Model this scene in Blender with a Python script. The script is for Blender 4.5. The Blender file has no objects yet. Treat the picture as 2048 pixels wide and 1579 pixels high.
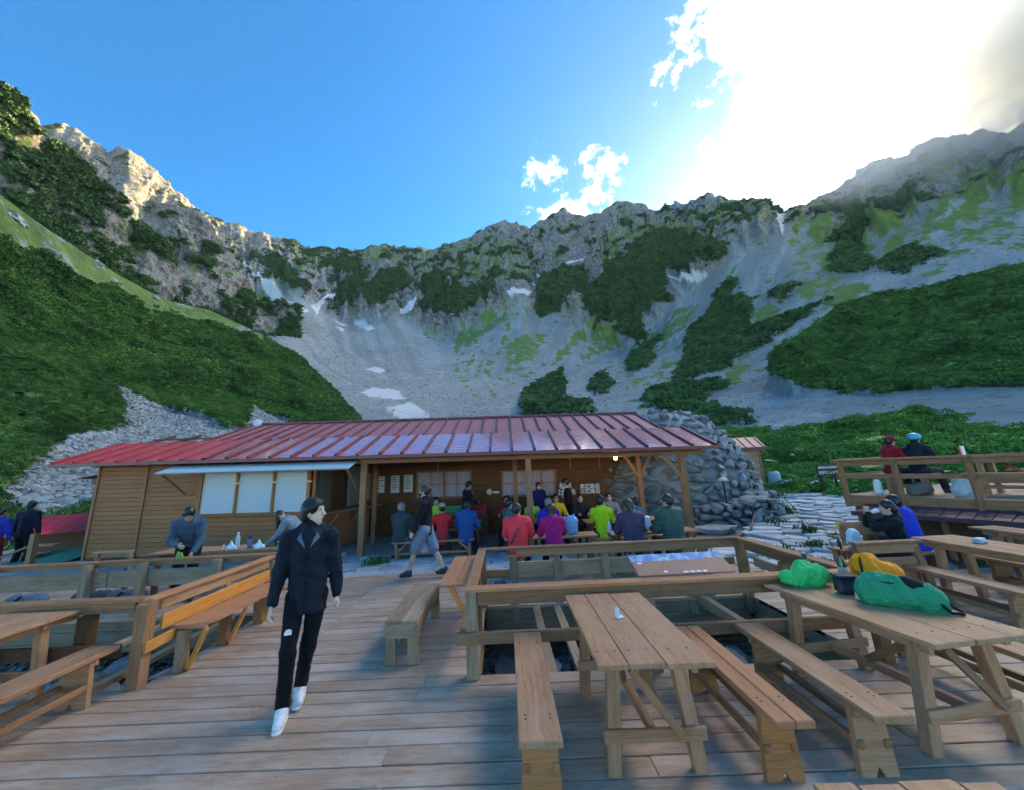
import bpy, bmesh, math, random
import numpy as np
from mathutils import Matrix, Vector
rad = math.radians
SC = bpy.context.scene
COL = SC.collection
rng = np.random.default_rng(7)
random.seed(7)

# ------------------------------------------------------------------ camera, sky, sun, exposure
EYE = np.array([0.0, 0.0, 1.95])
def camera_axes(yaw, pitch, roll):
    f = np.array([math.sin(yaw)*math.cos(pitch), math.cos(yaw)*math.cos(pitch), math.sin(pitch)])
    r = np.array([math.cos(yaw), -math.sin(yaw), 0.0]); u = np.cross(r, f)
    c, s = math.cos(roll), math.sin(roll)
    return c*r - s*u, s*r + c*u, f
cr, cu, cf = camera_axes(rad(-0.96), rad(12.82), rad(2.94))
cam = bpy.data.cameras.new('camera'); cam_ob = bpy.data.objects.new('camera', cam); COL.objects.link(cam_ob)
M = Matrix(((cr[0], cu[0], -cf[0], EYE[0]), (cr[1], cu[1], -cf[1], EYE[1]), (cr[2], cu[2], -cf[2], EYE[2]), (0, 0, 0, 1)))
cam_ob.matrix_world = M
cam.sensor_fit = 'HORIZONTAL'; cam.sensor_width = 36.0; cam.lens = 36.0*757/2048
cam.shift_x = (1024-989)/2048; cam.shift_y = (767-789.5)/2048
cam.clip_start = 0.05; cam.clip_end = 20000
SC.camera = cam_ob

SUN_AZ, SUN_EL = 40.5, 24.6          # bearing from +Y towards +X, elevation (degrees)
world = bpy.data.worlds.new('World'); SC.world = world; world.use_nodes = True
wn, wl = world.node_tree.nodes, world.node_tree.links
wn.clear()
def W(t, **k):
    n = wn.new(t)
    for a, b in k.items(): setattr(n, a, b)
    return n
wo = W('ShaderNodeOutputWorld'); wb = W('ShaderNodeBackground'); wl.new(wb.outputs[0], wo.inputs[0])
sky = W('ShaderNodeTexSky'); sky.sky_type = 'NISHITA'; sky.sun_disc = False
sky.sun_elevation = rad(SUN_EL); sky.sun_rotation = rad(SUN_AZ)
sky.altitude = 2300; sky.air_density = 1.0; sky.dust_density = 1.5; sky.ozone_density = 2.0
wb.inputs['Strength'].default_value = 0.056
SKY_STRENGTH = 0.15

def wmath(op, a, b=0.0, c=None, clamp=False):
    n = W('ShaderNodeMath'); n.operation = op; n.use_clamp = clamp
    for s_, v in zip(n.inputs, (a, b) if c is None else (a, b, c)):
        if isinstance(v, bpy.types.NodeSocket): wl.new(v, s_)
        else: s_.default_value = v
    return n.outputs[0]
def wstep(x, lo, hi):
    n = W('ShaderNodeMapRange'); n.interpolation_type = 'SMOOTHSTEP'; wl.new(x, n.inputs[0])
    n.inputs[1].default_value = lo; n.inputs[2].default_value = hi; return n.outputs[0]
wtc = W('ShaderNodeTexCoord'); wdir = W('ShaderNodeVectorMath'); wdir.operation = 'NORMALIZE'; wl.new(wtc.outputs['Generated'], wdir.inputs[0])
def near_dir(az, el):
    d = W('ShaderNodeVectorMath'); d.operation = 'DOT_PRODUCT'; wl.new(wdir.outputs[0], d.inputs[0])
    d.inputs[1].default_value = (math.sin(rad(az))*math.cos(rad(el)), math.cos(rad(az))*math.cos(rad(el)), math.sin(rad(el)))
    return wmath('ARCCOSINE', wmath('MINIMUM', d.outputs['Value'], 0.99999))        # angle in radians
def wnoise(scale, detail, rough, off=0.0):
    n = W('ShaderNodeTexNoise'); n.inputs['Scale'].default_value = scale; n.inputs['Detail'].default_value = detail; n.inputs['Roughness'].default_value = rough
    mp = W('ShaderNodeMapping'); mp.inputs['Location'].default_value = (off, off*.7, -off); wl.new(wdir.outputs[0], mp.inputs[0]); wl.new(mp.outputs[0], n.inputs['Vector']); return n.outputs['Fac']
billow = wnoise(7.0, 8.0, 0.6); wisp = wnoise(26.0, 6.0, 0.65, 3.0)
turb = wmath('ADD', wmath('MULTIPLY', wmath('SUBTRACT', billow, 0.5), 0.55), wmath('MULTIPLY', wmath('SUBTRACT', wisp, 0.5), 0.28))
bank = wmath('SUBTRACT', 0.33, near_dir(62.5, 41)); puff = wmath('SUBTRACT', 0.095, near_dir(12.2, 34.6))
cloud = wmath('MAXIMUM', wstep(wmath('ADD', bank, turb), -0.03, 0.14), wmath('MULTIPLY', wstep(wmath('ADD', puff, wmath('MULTIPLY', turb, 1.1)), -0.02, 0.17), 0.95))
glow = wmath('MULTIPLY', wstep(near_dir(SUN_AZ, SUN_EL), 0.55, 0.0), 1.0)
cl_col = W('ShaderNodeMix'); cl_col.data_type = 'RGBA'; wl.new(glow, cl_col.inputs[0])
cl_col.inputs[6].default_value = (24.0, 24.0, 23.8, 1); cl_col.inputs[7].default_value = (85.0, 79.0, 70.0, 1)
mixs = W('ShaderNodeMix'); mixs.data_type = 'RGBA'; wl.new(cloud, mixs.inputs[0]); 
sat = W('ShaderNodeHueSaturation'); sat.inputs['Saturation'].default_value = 1.42; sat.inputs['Value'].default_value = 1.0; wl.new(sky.outputs[0], sat.inputs['Color'])
wl.new(sat.outputs[0], mixs.inputs[6]); wl.new(cl_col.outputs[2], mixs.inputs[7])
wl.new(mixs.outputs[2], wb.inputs['Color'])
sun = bpy.data.lights.new('sun', 'SUN'); sun.energy = 2.4; sun.angle = rad(0.5); sun.color = (1.0, 0.72, 0.36)
sun_ob = bpy.data.objects.new('sun', sun); COL.objects.link(sun_ob)
sd = Vector((math.sin(rad(SUN_AZ))*math.cos(rad(SUN_EL)), math.cos(rad(SUN_AZ))*math.cos(rad(SUN_EL)), math.sin(rad(SUN_EL))))
sun_ob.rotation_euler = sd.to_track_quat('Z', 'Y').to_euler()
SC.view_settings.view_transform = 'Standard'; SC.view_settings.look = 'None'
SC.view_settings.exposure = 3.08; SC.view_settings.gamma = 1.0; SC.view_settings.use_curve_mapping = False
SC.view_settings.use_white_balance = True; SC.view_settings.white_balance_temperature = 7500; SC.view_settings.white_balance_tint = 8
SC.render.engine = 'CYCLES'
SC.cycles.use_denoising = True
SC.cycles.max_bounces = 6; SC.cycles.diffuse_bounces = 3; SC.cycles.glossy_bounces = 2
SC.cycles.transmission_bounces = 4; SC.cycles.transparent_max_bounces = 8; SC.cycles.volume_bounces = 1
SC.cycles.sample_clamp_indirect = 6.0

# ------------------------------------------------------------------ object helpers
def link(o, parent=None):
    COL.objects.link(o)
    if parent is not None: o.parent = parent
    return o
def tag(o, label=None, category=None, group=None, kind=None):
    if label: o['label'] = label
    if category: o['category'] = category
    if group: o['group'] = group
    if kind: o['kind'] = kind
    return o
def empty(name, loc=(0, 0, 0), rz=0.0, label=None, category=None, group=None, parent=None, rot=None):
    o = bpy.data.objects.new(name, None); o.empty_display_size = 0.1
    o.location = loc; o.rotation_euler = rot if rot else (0, 0, rz)
    link(o, parent); return tag(o, label, category, group)
def mesh_from(name, v, f, mats=None, smooth=False):
    me = bpy.data.meshes.new(name)
    if isinstance(v, np.ndarray) and isinstance(f, np.ndarray):
        n = f.shape[1]
        me.vertices.add(len(v)); me.vertices.foreach_set('co', np.ascontiguousarray(v, dtype=np.float32).ravel())
        me.loops.add(f.size); me.loops.foreach_set('vertex_index', np.ascontiguousarray(f, dtype=np.int32).ravel())
        me.polygons.add(len(f)); me.polygons.foreach_set('loop_start', np.arange(0, f.size, n, dtype=np.int32))
        me.polygons.foreach_set('loop_total', np.full(len(f), n, dtype=np.int32))
        me.update(calc_edges=True); me.validate()
    else:
        me.from_pydata([tuple(p) for p in v], [], [tuple(q) for q in f]); me.update()
    for m in (mats or []): me.materials.append(m)
    if smooth: me.polygons.foreach_set('use_smooth', np.ones(len(me.polygons), dtype=bool))
    return me
def obj(name, me, parent=None, loc=None, mat=None):
    o = bpy.data.objects.new(name, me)
    if loc is not None: o.location = loc
    if mat is not None and len(me.materials) == 0: me.materials.append(mat)
    return link(o, parent)
_box = {}
def box_mesh(lx, ly, lz, ch, mat):
    """chamfered box, length along local X"""
    key = (round(lx, 3), round(ly, 3), round(lz, 3), round(ch, 4), mat.name)
    if key in _box: return _box[key]
    bm = bmesh.new(); bmesh.ops.create_cube(bm, size=1.0)
    for v in bm.verts: v.co = (v.co.x*lx, v.co.y*ly, v.co.z*lz)
    if ch > 0: bmesh.ops.bevel(bm, geom=bm.edges[:], offset=min(ch, min(lx, ly, lz)*0.3), segments=1, affect='EDGES')
    me = bpy.data.meshes.new('board'); bm.to_mesh(me); bm.free(); me.materials.append(mat)
    _box[key] = me; return me
def beam(name, a, b, w, h, mat, parent=None, up=(0, 0, 1), ch=0.004, roll=0.0):
    """a squared timber from a to b, w wide (sideways), h high (towards up)"""
    a, b = Vector(a), Vector(b); d = b-a; L = d.length; x = d.normalized(); up = Vector(up)
    if abs(x.dot(up)) > 0.98: up = Vector((0, 1, 0)) if abs(x.y) < 0.9 else Vector((1, 0, 0))
    z = (up - x*up.dot(x)).normalized(); y = z.cross(x)
    if roll: q = Matrix.Rotation(roll, 3, x); y, z = q @ y, q @ z
    o = bpy.data.objects.new(name, box_mesh(L, w, h, ch, mat))
    c = (a+b)/2
    o.matrix_local = Matrix(((x.x, y.x, z.x, c.x), (x.y, y.y, z.y, c.y), (x.z, y.z, z.z, c.z), (0, 0, 0, 1)))
    return link(o, parent)
def block(name, x0, x1, y0, y1, z0, z1, mat, parent=None, ch=0.004):
    """axis-aligned timber; its grain runs along its longest side"""
    c = ((x0+x1)/2, (y0+y1)/2, (z0+z1)/2); d = (x1-x0, y1-y0, z1-z0); k = int(np.argmax(d))
    if k == 0: return beam(name, (x0, c[1], c[2]), (x1, c[1], c[2]), d[1], d[2], mat, parent, ch=ch)
    if k == 1: return beam(name, (c[0], y0, c[2]), (c[0], y1, c[2]), d[0], d[2], mat, parent, ch=ch)
    return beam(name, (c[0], c[1], z0), (c[0], c[1], z1), d[0], d[1], mat, parent, up=(0, 1, 0), ch=ch)
def tube_mesh(name, pts, radii, mat=None, seg=8, cap=True):
    pts = [np.array(p, float) for p in pts]; n = len(pts); v = []; f = []
    if not hasattr(radii, '__len__'): radii = [radii]*n
    ref = None
    for i, p in enumerate(pts):
        t = pts[min(i+1, n-1)]-pts[max(i-1, 0)]; t = t/max(np.linalg.norm(t), 1e-9)
        if ref is None:
            ref = np.array([0, 0, 1.0]) if abs(t[2]) < 0.9 else np.array([1.0, 0, 0])
        a = np.cross(t, ref); a /= np.linalg.norm(a); b = np.cross(t, a); ref = -b if False else ref
        for k in range(seg):
            w = 2*math.pi*k/seg; v.append(p + radii[i]*(math.cos(w)*a + math.sin(w)*b))
    for i in range(n-1):
        for k in range(seg):
            k2 = (k+1) % seg; f.append((i*seg+k, i*seg+k2, (i+1)*seg+k2, (i+1)*seg+k))
    if cap: f.append(tuple(range(seg))); f.append(tuple(range((n-1)*seg, n*seg))[::-1])
    me = mesh_from(name, v, f, [mat] if mat else None, smooth=True); return me
def lathe_mesh(name, prof, mat=None, seg=16):
    v = []; f = []
    for r, z in prof:
        for k in range(seg): a = 2*math.pi*k/seg; v.append((r*math.cos(a), r*math.sin(a), z))
    for i in range(len(prof)-1):
        for k in range(seg): k2 = (k+1) % seg; f.append((i*seg+k, i*seg+k2, (i+1)*seg+k2, (i+1)*seg+k))
    f.append(tuple(range(seg))[::-1]); f.append(tuple(range((len(prof)-1)*seg, len(prof)*seg)))
    return mesh_from(name, v, f, [mat] if mat else None, smooth=True)
def prism_mesh(name, outline, t, mat=None, axis='y'):
    """extrude a 2D outline (u, z) by thickness t along the third axis, centred"""
    n = len(outline)
    if axis == 'y': mk = lambda u, w, s: (u, s, w)
    elif axis == 'x': mk = lambda u, w, s: (s, u, w)
    else: mk = lambda u, w, s: (u, w, s)
    v = [mk(u, w, -t/2) for u, w in outline] + [mk(u, w, t/2) for u, w in outline]
    f = [tuple(range(n)), tuple(range(n, 2*n))[::-1]] + [(i, i+n, (i+1) % n+n, (i+1) % n) for i in range(n)]
    bm = bmesh.new(); vs = [bm.verts.new(p) for p in v]
    for q in f: bm.faces.new([vs[i] for i in q])
    bmesh.ops.recalc_face_normals(bm, faces=bm.faces[:])
    me = bpy.data.meshes.new(name); bm.to_mesh(me); bm.free()
    if mat: me.materials.append(mat)
    return me

# ------------------------------------------------------------------ noise (numpy)
_perm = np.random.default_rng(3).permutation(256).astype(np.int64); _perm = np.concatenate([_perm, _perm])
_grad = np.random.default_rng(5).normal(size=(256, 3)); _grad /= np.linalg.norm(_grad, axis=1)[:, None]
def pnoise(p):
    p = np.asarray(p, float); i = np.floor(p).astype(np.int64); f = p-i; u = f*f*f*(f*(f*6-15)+10); i &= 255
    out = 0.0
    for dx in (0, 1):
        wx = u[:, 0] if dx else 1-u[:, 0]
        for dy in (0, 1):
            wy = u[:, 1] if dy else 1-u[:, 1]
            for dz in (0, 1):
                wz = u[:, 2] if dz else 1-u[:, 2]
                h = _perm[(_perm[(_perm[(i[:, 0]+dx) & 255]+i[:, 1]+dy) & 255]+i[:, 2]+dz) & 255]
                g = _grad[h]
                out = out + wx*wy*wz*(g[:, 0]*(f[:, 0]-dx)+g[:, 1]*(f[:, 1]-dy)+g[:, 2]*(f[:, 2]-dz))
    return out*1.6
def fbm(p, octaves=4, gain=0.5, lac=2.03, ridged=False):
    p = np.asarray(p, float); s = 0; a = 1; t = 0
    for o in range(octaves):
        n = pnoise(p + o*17.3)
        if ridged: n = 1-2*np.abs(n)
        s = s + a*n; t += a; a *= gain; p = p*lac
    return s/t

# ------------------------------------------------------------------ materials
def nmat(name):
    m = bpy.data.materials.new(name); m.use_nodes = True; nt = m.node_tree; nt.nodes.clear()
    out = nt.nodes.new('ShaderNodeOutputMaterial'); b = nt.nodes.new('ShaderNodeBsdfPrincipled')
    nt.links.new(b.outputs[0], out.inputs[0])
    return m, nt, b
def N(nt, t, ins=None, **k):
    n = nt.nodes.new(t)
    for a, b in k.items(): setattr(n, a, b)
    for a, b in (ins or {}).items():
        if hasattr(b, 'is_linked') or isinstance(b, bpy.types.NodeSocket): nt.links.new(b, n.inputs[a])
        else: n.inputs[a].default_value = b
    return n
def mixc(nt, fac, a, b, blend='MIX'):
    n = nt.nodes.new('ShaderNodeMix'); n.data_type = 'RGBA'; n.blend_type = blend
    for s, v in ((n.inputs[0], fac), (n.inputs[6], a), (n.inputs[7], b)):
        if isinstance(v, bpy.types.NodeSocket): nt.links.new(v, s)
        else: s.default_value = (*v, 1) if isinstance(v, tuple) and len(v) == 3 else v
    return n.outputs[2]
def math_n(nt, op, a, b=0.0, clamp=False):
    n = nt.nodes.new('ShaderNodeMath'); n.operation = op; n.use_clamp = clamp
    for s, v in zip(n.inputs, (a, b)):
        if isinstance(v, bpy.types.NodeSocket): nt.links.new(v, s)
        else: s.default_value = v
    return n.outputs[0]
def ramp(nt, fac, stops):
    n = nt.nodes.new('ShaderNodeValToRGB'); nt.links.new(fac, n.inputs[0]); e = n.color_ramp.elements
    while len(e) > 1: e.remove(e[0])
    e[0].position = stops[0][0]; c = stops[0][1]; e[0].color = (*c, 1) if len(c) == 3 else c
    for p, c in stops[1:]: x = e.new(p); x.color = (*c, 1) if len(c) == 3 else c
    return n.outputs[0]
def bump(nt, b, height, strength=0.3, dist=0.01):
    n = nt.nodes.new('ShaderNodeBump'); n.inputs['Strength'].default_value = strength; n.inputs['Distance'].default_value = dist
    nt.links.new(height, n.inputs['Height']); nt.links.new(n.outputs[0], b.inputs['Normal'])
def wood(name, c1, c2, rough=0.55, grain=1.0, grey=(0.3, 0.29, 0.27), weather=0.3, tint=0.25, spec=0.28):
    """timber: grain along local X, knots, weathered grey patches, per-board tint"""
    m, nt, b = nmat(name)
    tc = N(nt, 'ShaderNodeTexCoord'); oi = N(nt, 'ShaderNodeObjectInfo')
    off = N(nt, 'ShaderNodeCombineXYZ', {0: math_n(nt, 'MULTIPLY', oi.outputs['Random'], 37.0), 1: math_n(nt, 'MULTIPLY', oi.outputs['Random'], 91.0), 2: math_n(nt, 'MULTIPLY', oi.outputs['Random'], 53.0)})
    co = N(nt, 'ShaderNodeVectorMath', {0: tc.outputs['Object'], 1: off.outputs[0]}, operation='ADD').outputs[0]
    s1 = N(nt, 'ShaderNodeMapping', {'Vector': co, 'Scale': (1.3, 26, 26)}).outputs[0]
    warp = N(nt, 'ShaderNodeTexNoise', {'Vector': N(nt, 'ShaderNodeMapping', {'Vector': co, 'Scale': (1.2, 5, 5)}).outputs[0], 'Scale': 1.0, 'Detail': 2.0})
    s1w = N(nt, 'ShaderNodeVectorMath', {0: s1, 1: N(nt, 'ShaderNodeVectorMath', {0: warp.outputs['Color'], 1: (0.6, 4.5, 4.5)}, operation='MULTIPLY').outputs[0]}, operation='ADD').outputs[0]
    g = N(nt, 'ShaderNodeTexNoise', {'Vector': s1w, 'Scale': 1.0, 'Detail': 4.0, 'Roughness': 0.6}).outputs['Fac']
    fine = N(nt, 'ShaderNodeTexNoise', {'Vector': N(nt, 'ShaderNodeMapping', {'Vector': co, 'Scale': (7, 150, 150)}).outputs[0], 'Scale': 1.0, 'Detail': 3.0}).outputs['Fac']
    base = mixc(nt, ramp(nt, g, [(0.3, (0, 0, 0)), (0.7, (1, 1, 1))]), c1, c2)
    base = mixc(nt, math_n(nt, 'MULTIPLY', ramp(nt, fine, [(0.35, (1, 1, 1)), (0.55, (0, 0, 0))]), 0.45*grain), base, (c1[0]*0.45, c1[1]*0.42, c1[2]*0.4))
    patch = N(nt, 'ShaderNodeTexNoise', {'Vector': N(nt, 'ShaderNodeMapping', {'Vector': co, 'Scale': (1.6, 5, 5)}).outputs[0], 'Scale': 1.0, 'Detail': 5.0, 'Roughness': 0.65}).outputs['Fac']
    base = mixc(nt, math_n(nt, 'MULTIPLY', ramp(nt, patch, [(0.42, (0, 0, 0)), (0.68, (1, 1, 1))]), weather), base, grey)
    stain = N(nt, 'ShaderNodeTexNoise', {'Vector': co, 'Scale': 9.0, 'Detail': 4.0, 'Roughness': 0.7}).outputs['Fac']
    base = mixc(nt, math_n(nt, 'MULTIPLY', ramp(nt, stain, [(0.60, (0, 0, 0)), (0.72, (1, 1, 1))]), 0.35*grain), base, (c1[0]*0.4, c1[1]*0.38, c1[2]*0.36))
    v = math_n(nt, 'ADD', math_n(nt, 'MULTIPLY', oi.outputs['Random'], 2*tint), 1-tint)
    hsv = N(nt, 'ShaderNodeHueSaturation', {'Color': base, 'Value': v, 'Saturation': 1.0, 'Hue': 0.5})
    nt.links.new(hsv.outputs[0], b.inputs['Base Color'])
    rr = math_n(nt, 'ADD', math_n(nt, 'MULTIPLY', patch, 0.35), rough-0.15)
    nt.links.new(rr, b.inputs['Roughness']); b.inputs['Specular IOR Level'].default_value = spec
    hh = math_n(nt, 'ADD', math_n(nt, 'MULTIPLY', g, 0.6), math_n(nt, 'MULTIPLY', fine, 0.5))
    bump(nt, b, hh, 0.5*grain, 0.004)
    return m
def plain(name, c, rough=0.6, metallic=0.0, var=0.12, scale=8.0, spec=0.5, bstr=0.0, emit=None):
    m, nt, b = nmat(name)
    tc = N(nt, 'ShaderNodeTexCoord')
    n = N(nt, 'ShaderNodeTexNoise', {'Vector': tc.outputs['Object'], 'Scale': scale, 'Detail': 4.0, 'Roughness': 0.6}).outputs['Fac']
    col = mixc(nt, ramp(nt, n, [(0.3, (0, 0, 0)), (0.7, (1, 1, 1))]), tuple(x*(1-var) for x in c), tuple(min(1, x*(1+var)) for x in c))
    nt.links.new(col, b.inputs['Base Color']); b.inputs['Roughness'].default_value = rough
    b.inputs['Metallic'].default_value = metallic; b.inputs['Specular IOR Level'].default_value = spec
    if bstr: bump(nt, b, n, bstr, 0.02)
    if emit: b.inputs['Emission Color'].default_value = (*emit[0], 1); b.inputs['Emission Strength'].default_value = emit[1]
    return m
def fabric(name, c, rough=0.75, sheen=0.2, fold=0.35, scale=14.0, weave=0.1):
    m, nt, b = nmat(name)
    tc = N(nt, 'ShaderNodeTexCoord')
    n = N(nt, 'ShaderNodeTexNoise', {'Vector': tc.outputs['Object'], 'Scale': scale, 'Detail': 3.0, 'Roughness': 0.55, 'Distortion': 0.8}).outputs['Fac']
    n2 = N(nt, 'ShaderNodeTexNoise', {'Vector': tc.outputs['Object'], 'Scale': 220.0, 'Detail': 1.0}).outputs['Fac']
    col = mixc(nt, n, tuple(x*0.85 for x in c), tuple(min(1, x*1.12) for x in c))
    col = mixc(nt, math_n(nt, 'MULTIPLY', n2, weave), col, tuple(x*0.55 for x in c))
    nt.links.new(col, b.inputs['Base Color']); b.inputs['Roughness'].default_value = rough
    b.inputs['Sheen Weight'].default_value = sheen*0.25; b.inputs['Specular IOR Level'].default_value = 0.15
    bump(nt, b, n, fold, 0.03); return m
WD = {
 'deck': wood('weathered_deck_wood', (0.32, 0.195, 0.125), (0.47, 0.31, 0.21), rough=0.5, grey=(0.50, 0.41, 0.34), weather=0.75, tint=0.08, spec=0.45),
 'table': wood('table_wood', (0.38, 0.168, 0.075), (0.54, 0.27, 0.135), rough=0.48, grey=(0.54, 0.35, 0.235), weather=0.45, tint=0.12),
 'rail': wood('rail_wood', (0.27, 0.115, 0.05), (0.40, 0.185, 0.085), rough=0.52, grey=(0.37, 0.24, 0.15), weather=0.4, tint=0.16),
 'new': wood('fresh_orange_wood', (0.62, 0.225, 0.042), (0.76, 0.32, 0.075), rough=0.5, grey=(0.58, 0.30, 0.11), weather=0.25, tint=0.1, grain=0.6),
 'red': wood('reddish_stained_wood', (0.44, 0.165, 0.07), (0.59, 0.255, 0.12), rough=0.5, grey=(0.56, 0.325, 0.20), weather=0.3, tint=0.1, grain=0.7),
 'grey': wood('grey_old_wood', (0.25, 0.15, 0.085), (0.40, 0.26, 0.155), rough=0.65, grey=(0.43, 0.325, 0.225), weather=0.6, tint=0.12),
 'end': wood('orange_brown_panel', (0.42, 0.15, 0.048), (0.54, 0.215, 0.075), rough=0.5, grey=(0.46, 0.24, 0.12), weather=0.3, tint=0.1),
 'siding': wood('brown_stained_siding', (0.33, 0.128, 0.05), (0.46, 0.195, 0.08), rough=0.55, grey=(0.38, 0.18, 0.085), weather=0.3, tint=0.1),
 'inner': wood('shade_toned_siding', (0.145, 0.056, 0.024), (0.21, 0.088, 0.037), rough=0.6, grey=(0.2, 0.1, 0.05), weather=0.3, tint=0.1),  # darker copy of the siding, canopy shade put into its colour
 'dark': wood('dark_brown_wood', (0.09, 0.04, 0.019), (0.15, 0.07, 0.034), rough=0.6, grey=(0.17, 0.10, 0.06), weather=0.3, tint=0.15),
}
def rockmat(name, c1, c2, lich=(0.2, 0.21, 0.17), scale=2.0, wcoord=True):
    m, nt, b = nmat(name)
    tc = N(nt, 'ShaderNodeTexCoord'); oi = N(nt, 'ShaderNodeObjectInfo')
    geo = N(nt, 'ShaderNodeNewGeometry')
    co = geo.outputs['Position'] if wcoord else tc.outputs['Object']
    n = N(nt, 'ShaderNodeTexNoise', {'Vector': co, 'Scale': scale, 'Detail': 7.0, 'Roughness': 0.65}).outputs['Fac']
    n2 = N(nt, 'ShaderNodeTexNoise', {'Vector': co, 'Scale': scale*9, 'Detail': 4.0, 'Roughness': 0.7}).outputs['Fac']
    col = mixc(nt, ramp(nt, n, [(0.3, (0, 0, 0)), (0.7, (1, 1, 1))]), c1, c2)
    col = mixc(nt, math_n(nt, 'MULTIPLY', ramp(nt, n2, [(0.55, (0, 0, 0)), (0.7, (1, 1, 1))]), 0.6), col, lich)
    rv = N(nt, 'ShaderNodeTexWhiteNoise', {'Vector': N(nt, 'ShaderNodeVectorMath', {0: oi.outputs['Location'], 1: (1.7, 1.3, 2.1)}, operation='MULTIPLY').outputs[0]}).outputs['Value']
    v = math_n(nt, 'ADD', math_n(nt, 'MULTIPLY', rv, 0.6), 0.7)
    hsv = N(nt, 'ShaderNodeHueSaturation', {'Color': col, 'Value': v, 'Saturation': 1.0, 'Hue': 0.5})
    nt.links.new(hsv.outputs[0], b.inputs['Base Color']); b.inputs['Roughness'].default_value = 0.75
    bump(nt, b, math_n(nt, 'ADD', n, math_n(nt, 'MULTIPLY', n2, 0.4)), 0.6, 0.05/scale*2)
    return m
RK = {
 'wall': rockmat('grey_fieldstone', (0.13, 0.14, 0.14), (0.27, 0.285, 0.285)),
 'flag': rockmat('pale_flagstone', (0.33, 0.355, 0.36), (0.52, 0.545, 0.55), lich=(0.3, 0.31, 0.27)),
 'pit': rockmat('dark_pit_rock', (0.11, 0.125, 0.13), (0.24, 0.26, 0.27)),
}

# ------------------------------------------------------------------ the valley: bearings (azimuth, elevation in degrees) converted from image pixels, assumed distances in metres
def bearing_dir(az, el):
    a, e = np.radians(az), np.radians(el)
    return np.stack([np.sin(a)*np.cos(e), np.cos(a)*np.cos(e), np.sin(e)], -1)
def poly(curve, az, col=1):
    c = np.array(sorted(curve)); return np.interp(az, c[:, 0], c[:, col])
def inside(polys, az, el):
    out = np.zeros(len(az), bool)
    for P in polys:
        P = np.array(P); lo, hi = P.min(0), P.max(0)
        idx = np.where((az >= lo[0]) & (az <= hi[0]) & (el >= lo[1]) & (el <= hi[1]))[0]
        if not len(idx): continue
        x, y = az[idx], el[idx]; r = np.zeros(len(idx), bool); j = len(P)-1
        for i in range(len(P)):
            xi, yi, xj, yj = P[i, 0], P[i, 1], P[j, 0], P[j, 1]
            if yi != yj: r ^= ((yi > y) != (yj > y)) & (x < (xj-xi)*(y-yi)/(yj-yi)+xi)
            j = i
        out[idx] |= r
    return out
def smooth_rows(a, n):
    for _ in range(n):
        a[1:-1] = 0.25*a[:-2]+0.5*a[1:-1]+0.25*a[2:]
    return a
def sheet(az0, az1, ncol, curves, rows, behind=((25, 0.99, -0.5), (120, 0.9, -3)), soft=6):
    """curves: list of (el(az), r(az)) from the foot up to the crest. Returns grid points (row, col, 3) with az / el of each."""
    az = np.linspace(az0, az1, ncol)
    els = [np.asarray(c[0](az)) for c in curves]; rs = [np.asarray(c[1](az)) for c in curves]
    for i in range(1, len(els)): els[i] = np.maximum(els[i], els[i-1]+0.05)
    E = []; Rr = []
    for i in range(len(els)-1):
        n = rows[i]
        for k in range(n):
            t = k/n; E.append(els[i]*(1-t)+els[i+1]*t); Rr.append(rs[i]*(1-t)+rs[i+1]*t)
    E.append(els[-1]); Rr.append(rs[-1])
    E = np.array(E); Rr = smooth_rows(np.array(Rr), soft)
    P = EYE + Rr[..., None]*bearing_dir(np.broadcast_to(az, E.shape), E)
    crest = P[-1]; out = bearing_dir(az, np.zeros_like(az)); extra = []
    for dist, _, dz in behind: extra.append(crest + out*dist + np.array([0, 0, 1.0])*dz*dist/10)
    P = np.concatenate([P, np.array(extra)], 0)
    E = np.concatenate([E, np.repeat(E[-1:], len(extra), 0)], 0)
    A = np.broadcast_to(az, E.shape).copy()
    return P, A, E
def grid_normals(P):
    du = np.gradient(P, axis=1); dv = np.gradient(P, axis=0); n = np.cross(du, dv)
    n /= np.maximum(np.linalg.norm(n, axis=-1, keepdims=True), 1e-9); return n
def grid_faces(nr, nc):
    i = np.arange(nr*nc).reshape(nr, nc)
    return np.stack([i[:-1, :-1], i[:-1, 1:], i[1:, 1:], i[1:, :-1]], -1).reshape(-1, 4)
def add_attr(me, name, arr):
    a = me.attributes.new(name, 'FLOAT_COLOR', 'POINT'); c = np.ones((len(arr), 4), np.float32); c[:, :arr.shape[1]] = arr
    a.data.foreach_set('color', c.ravel())

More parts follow.
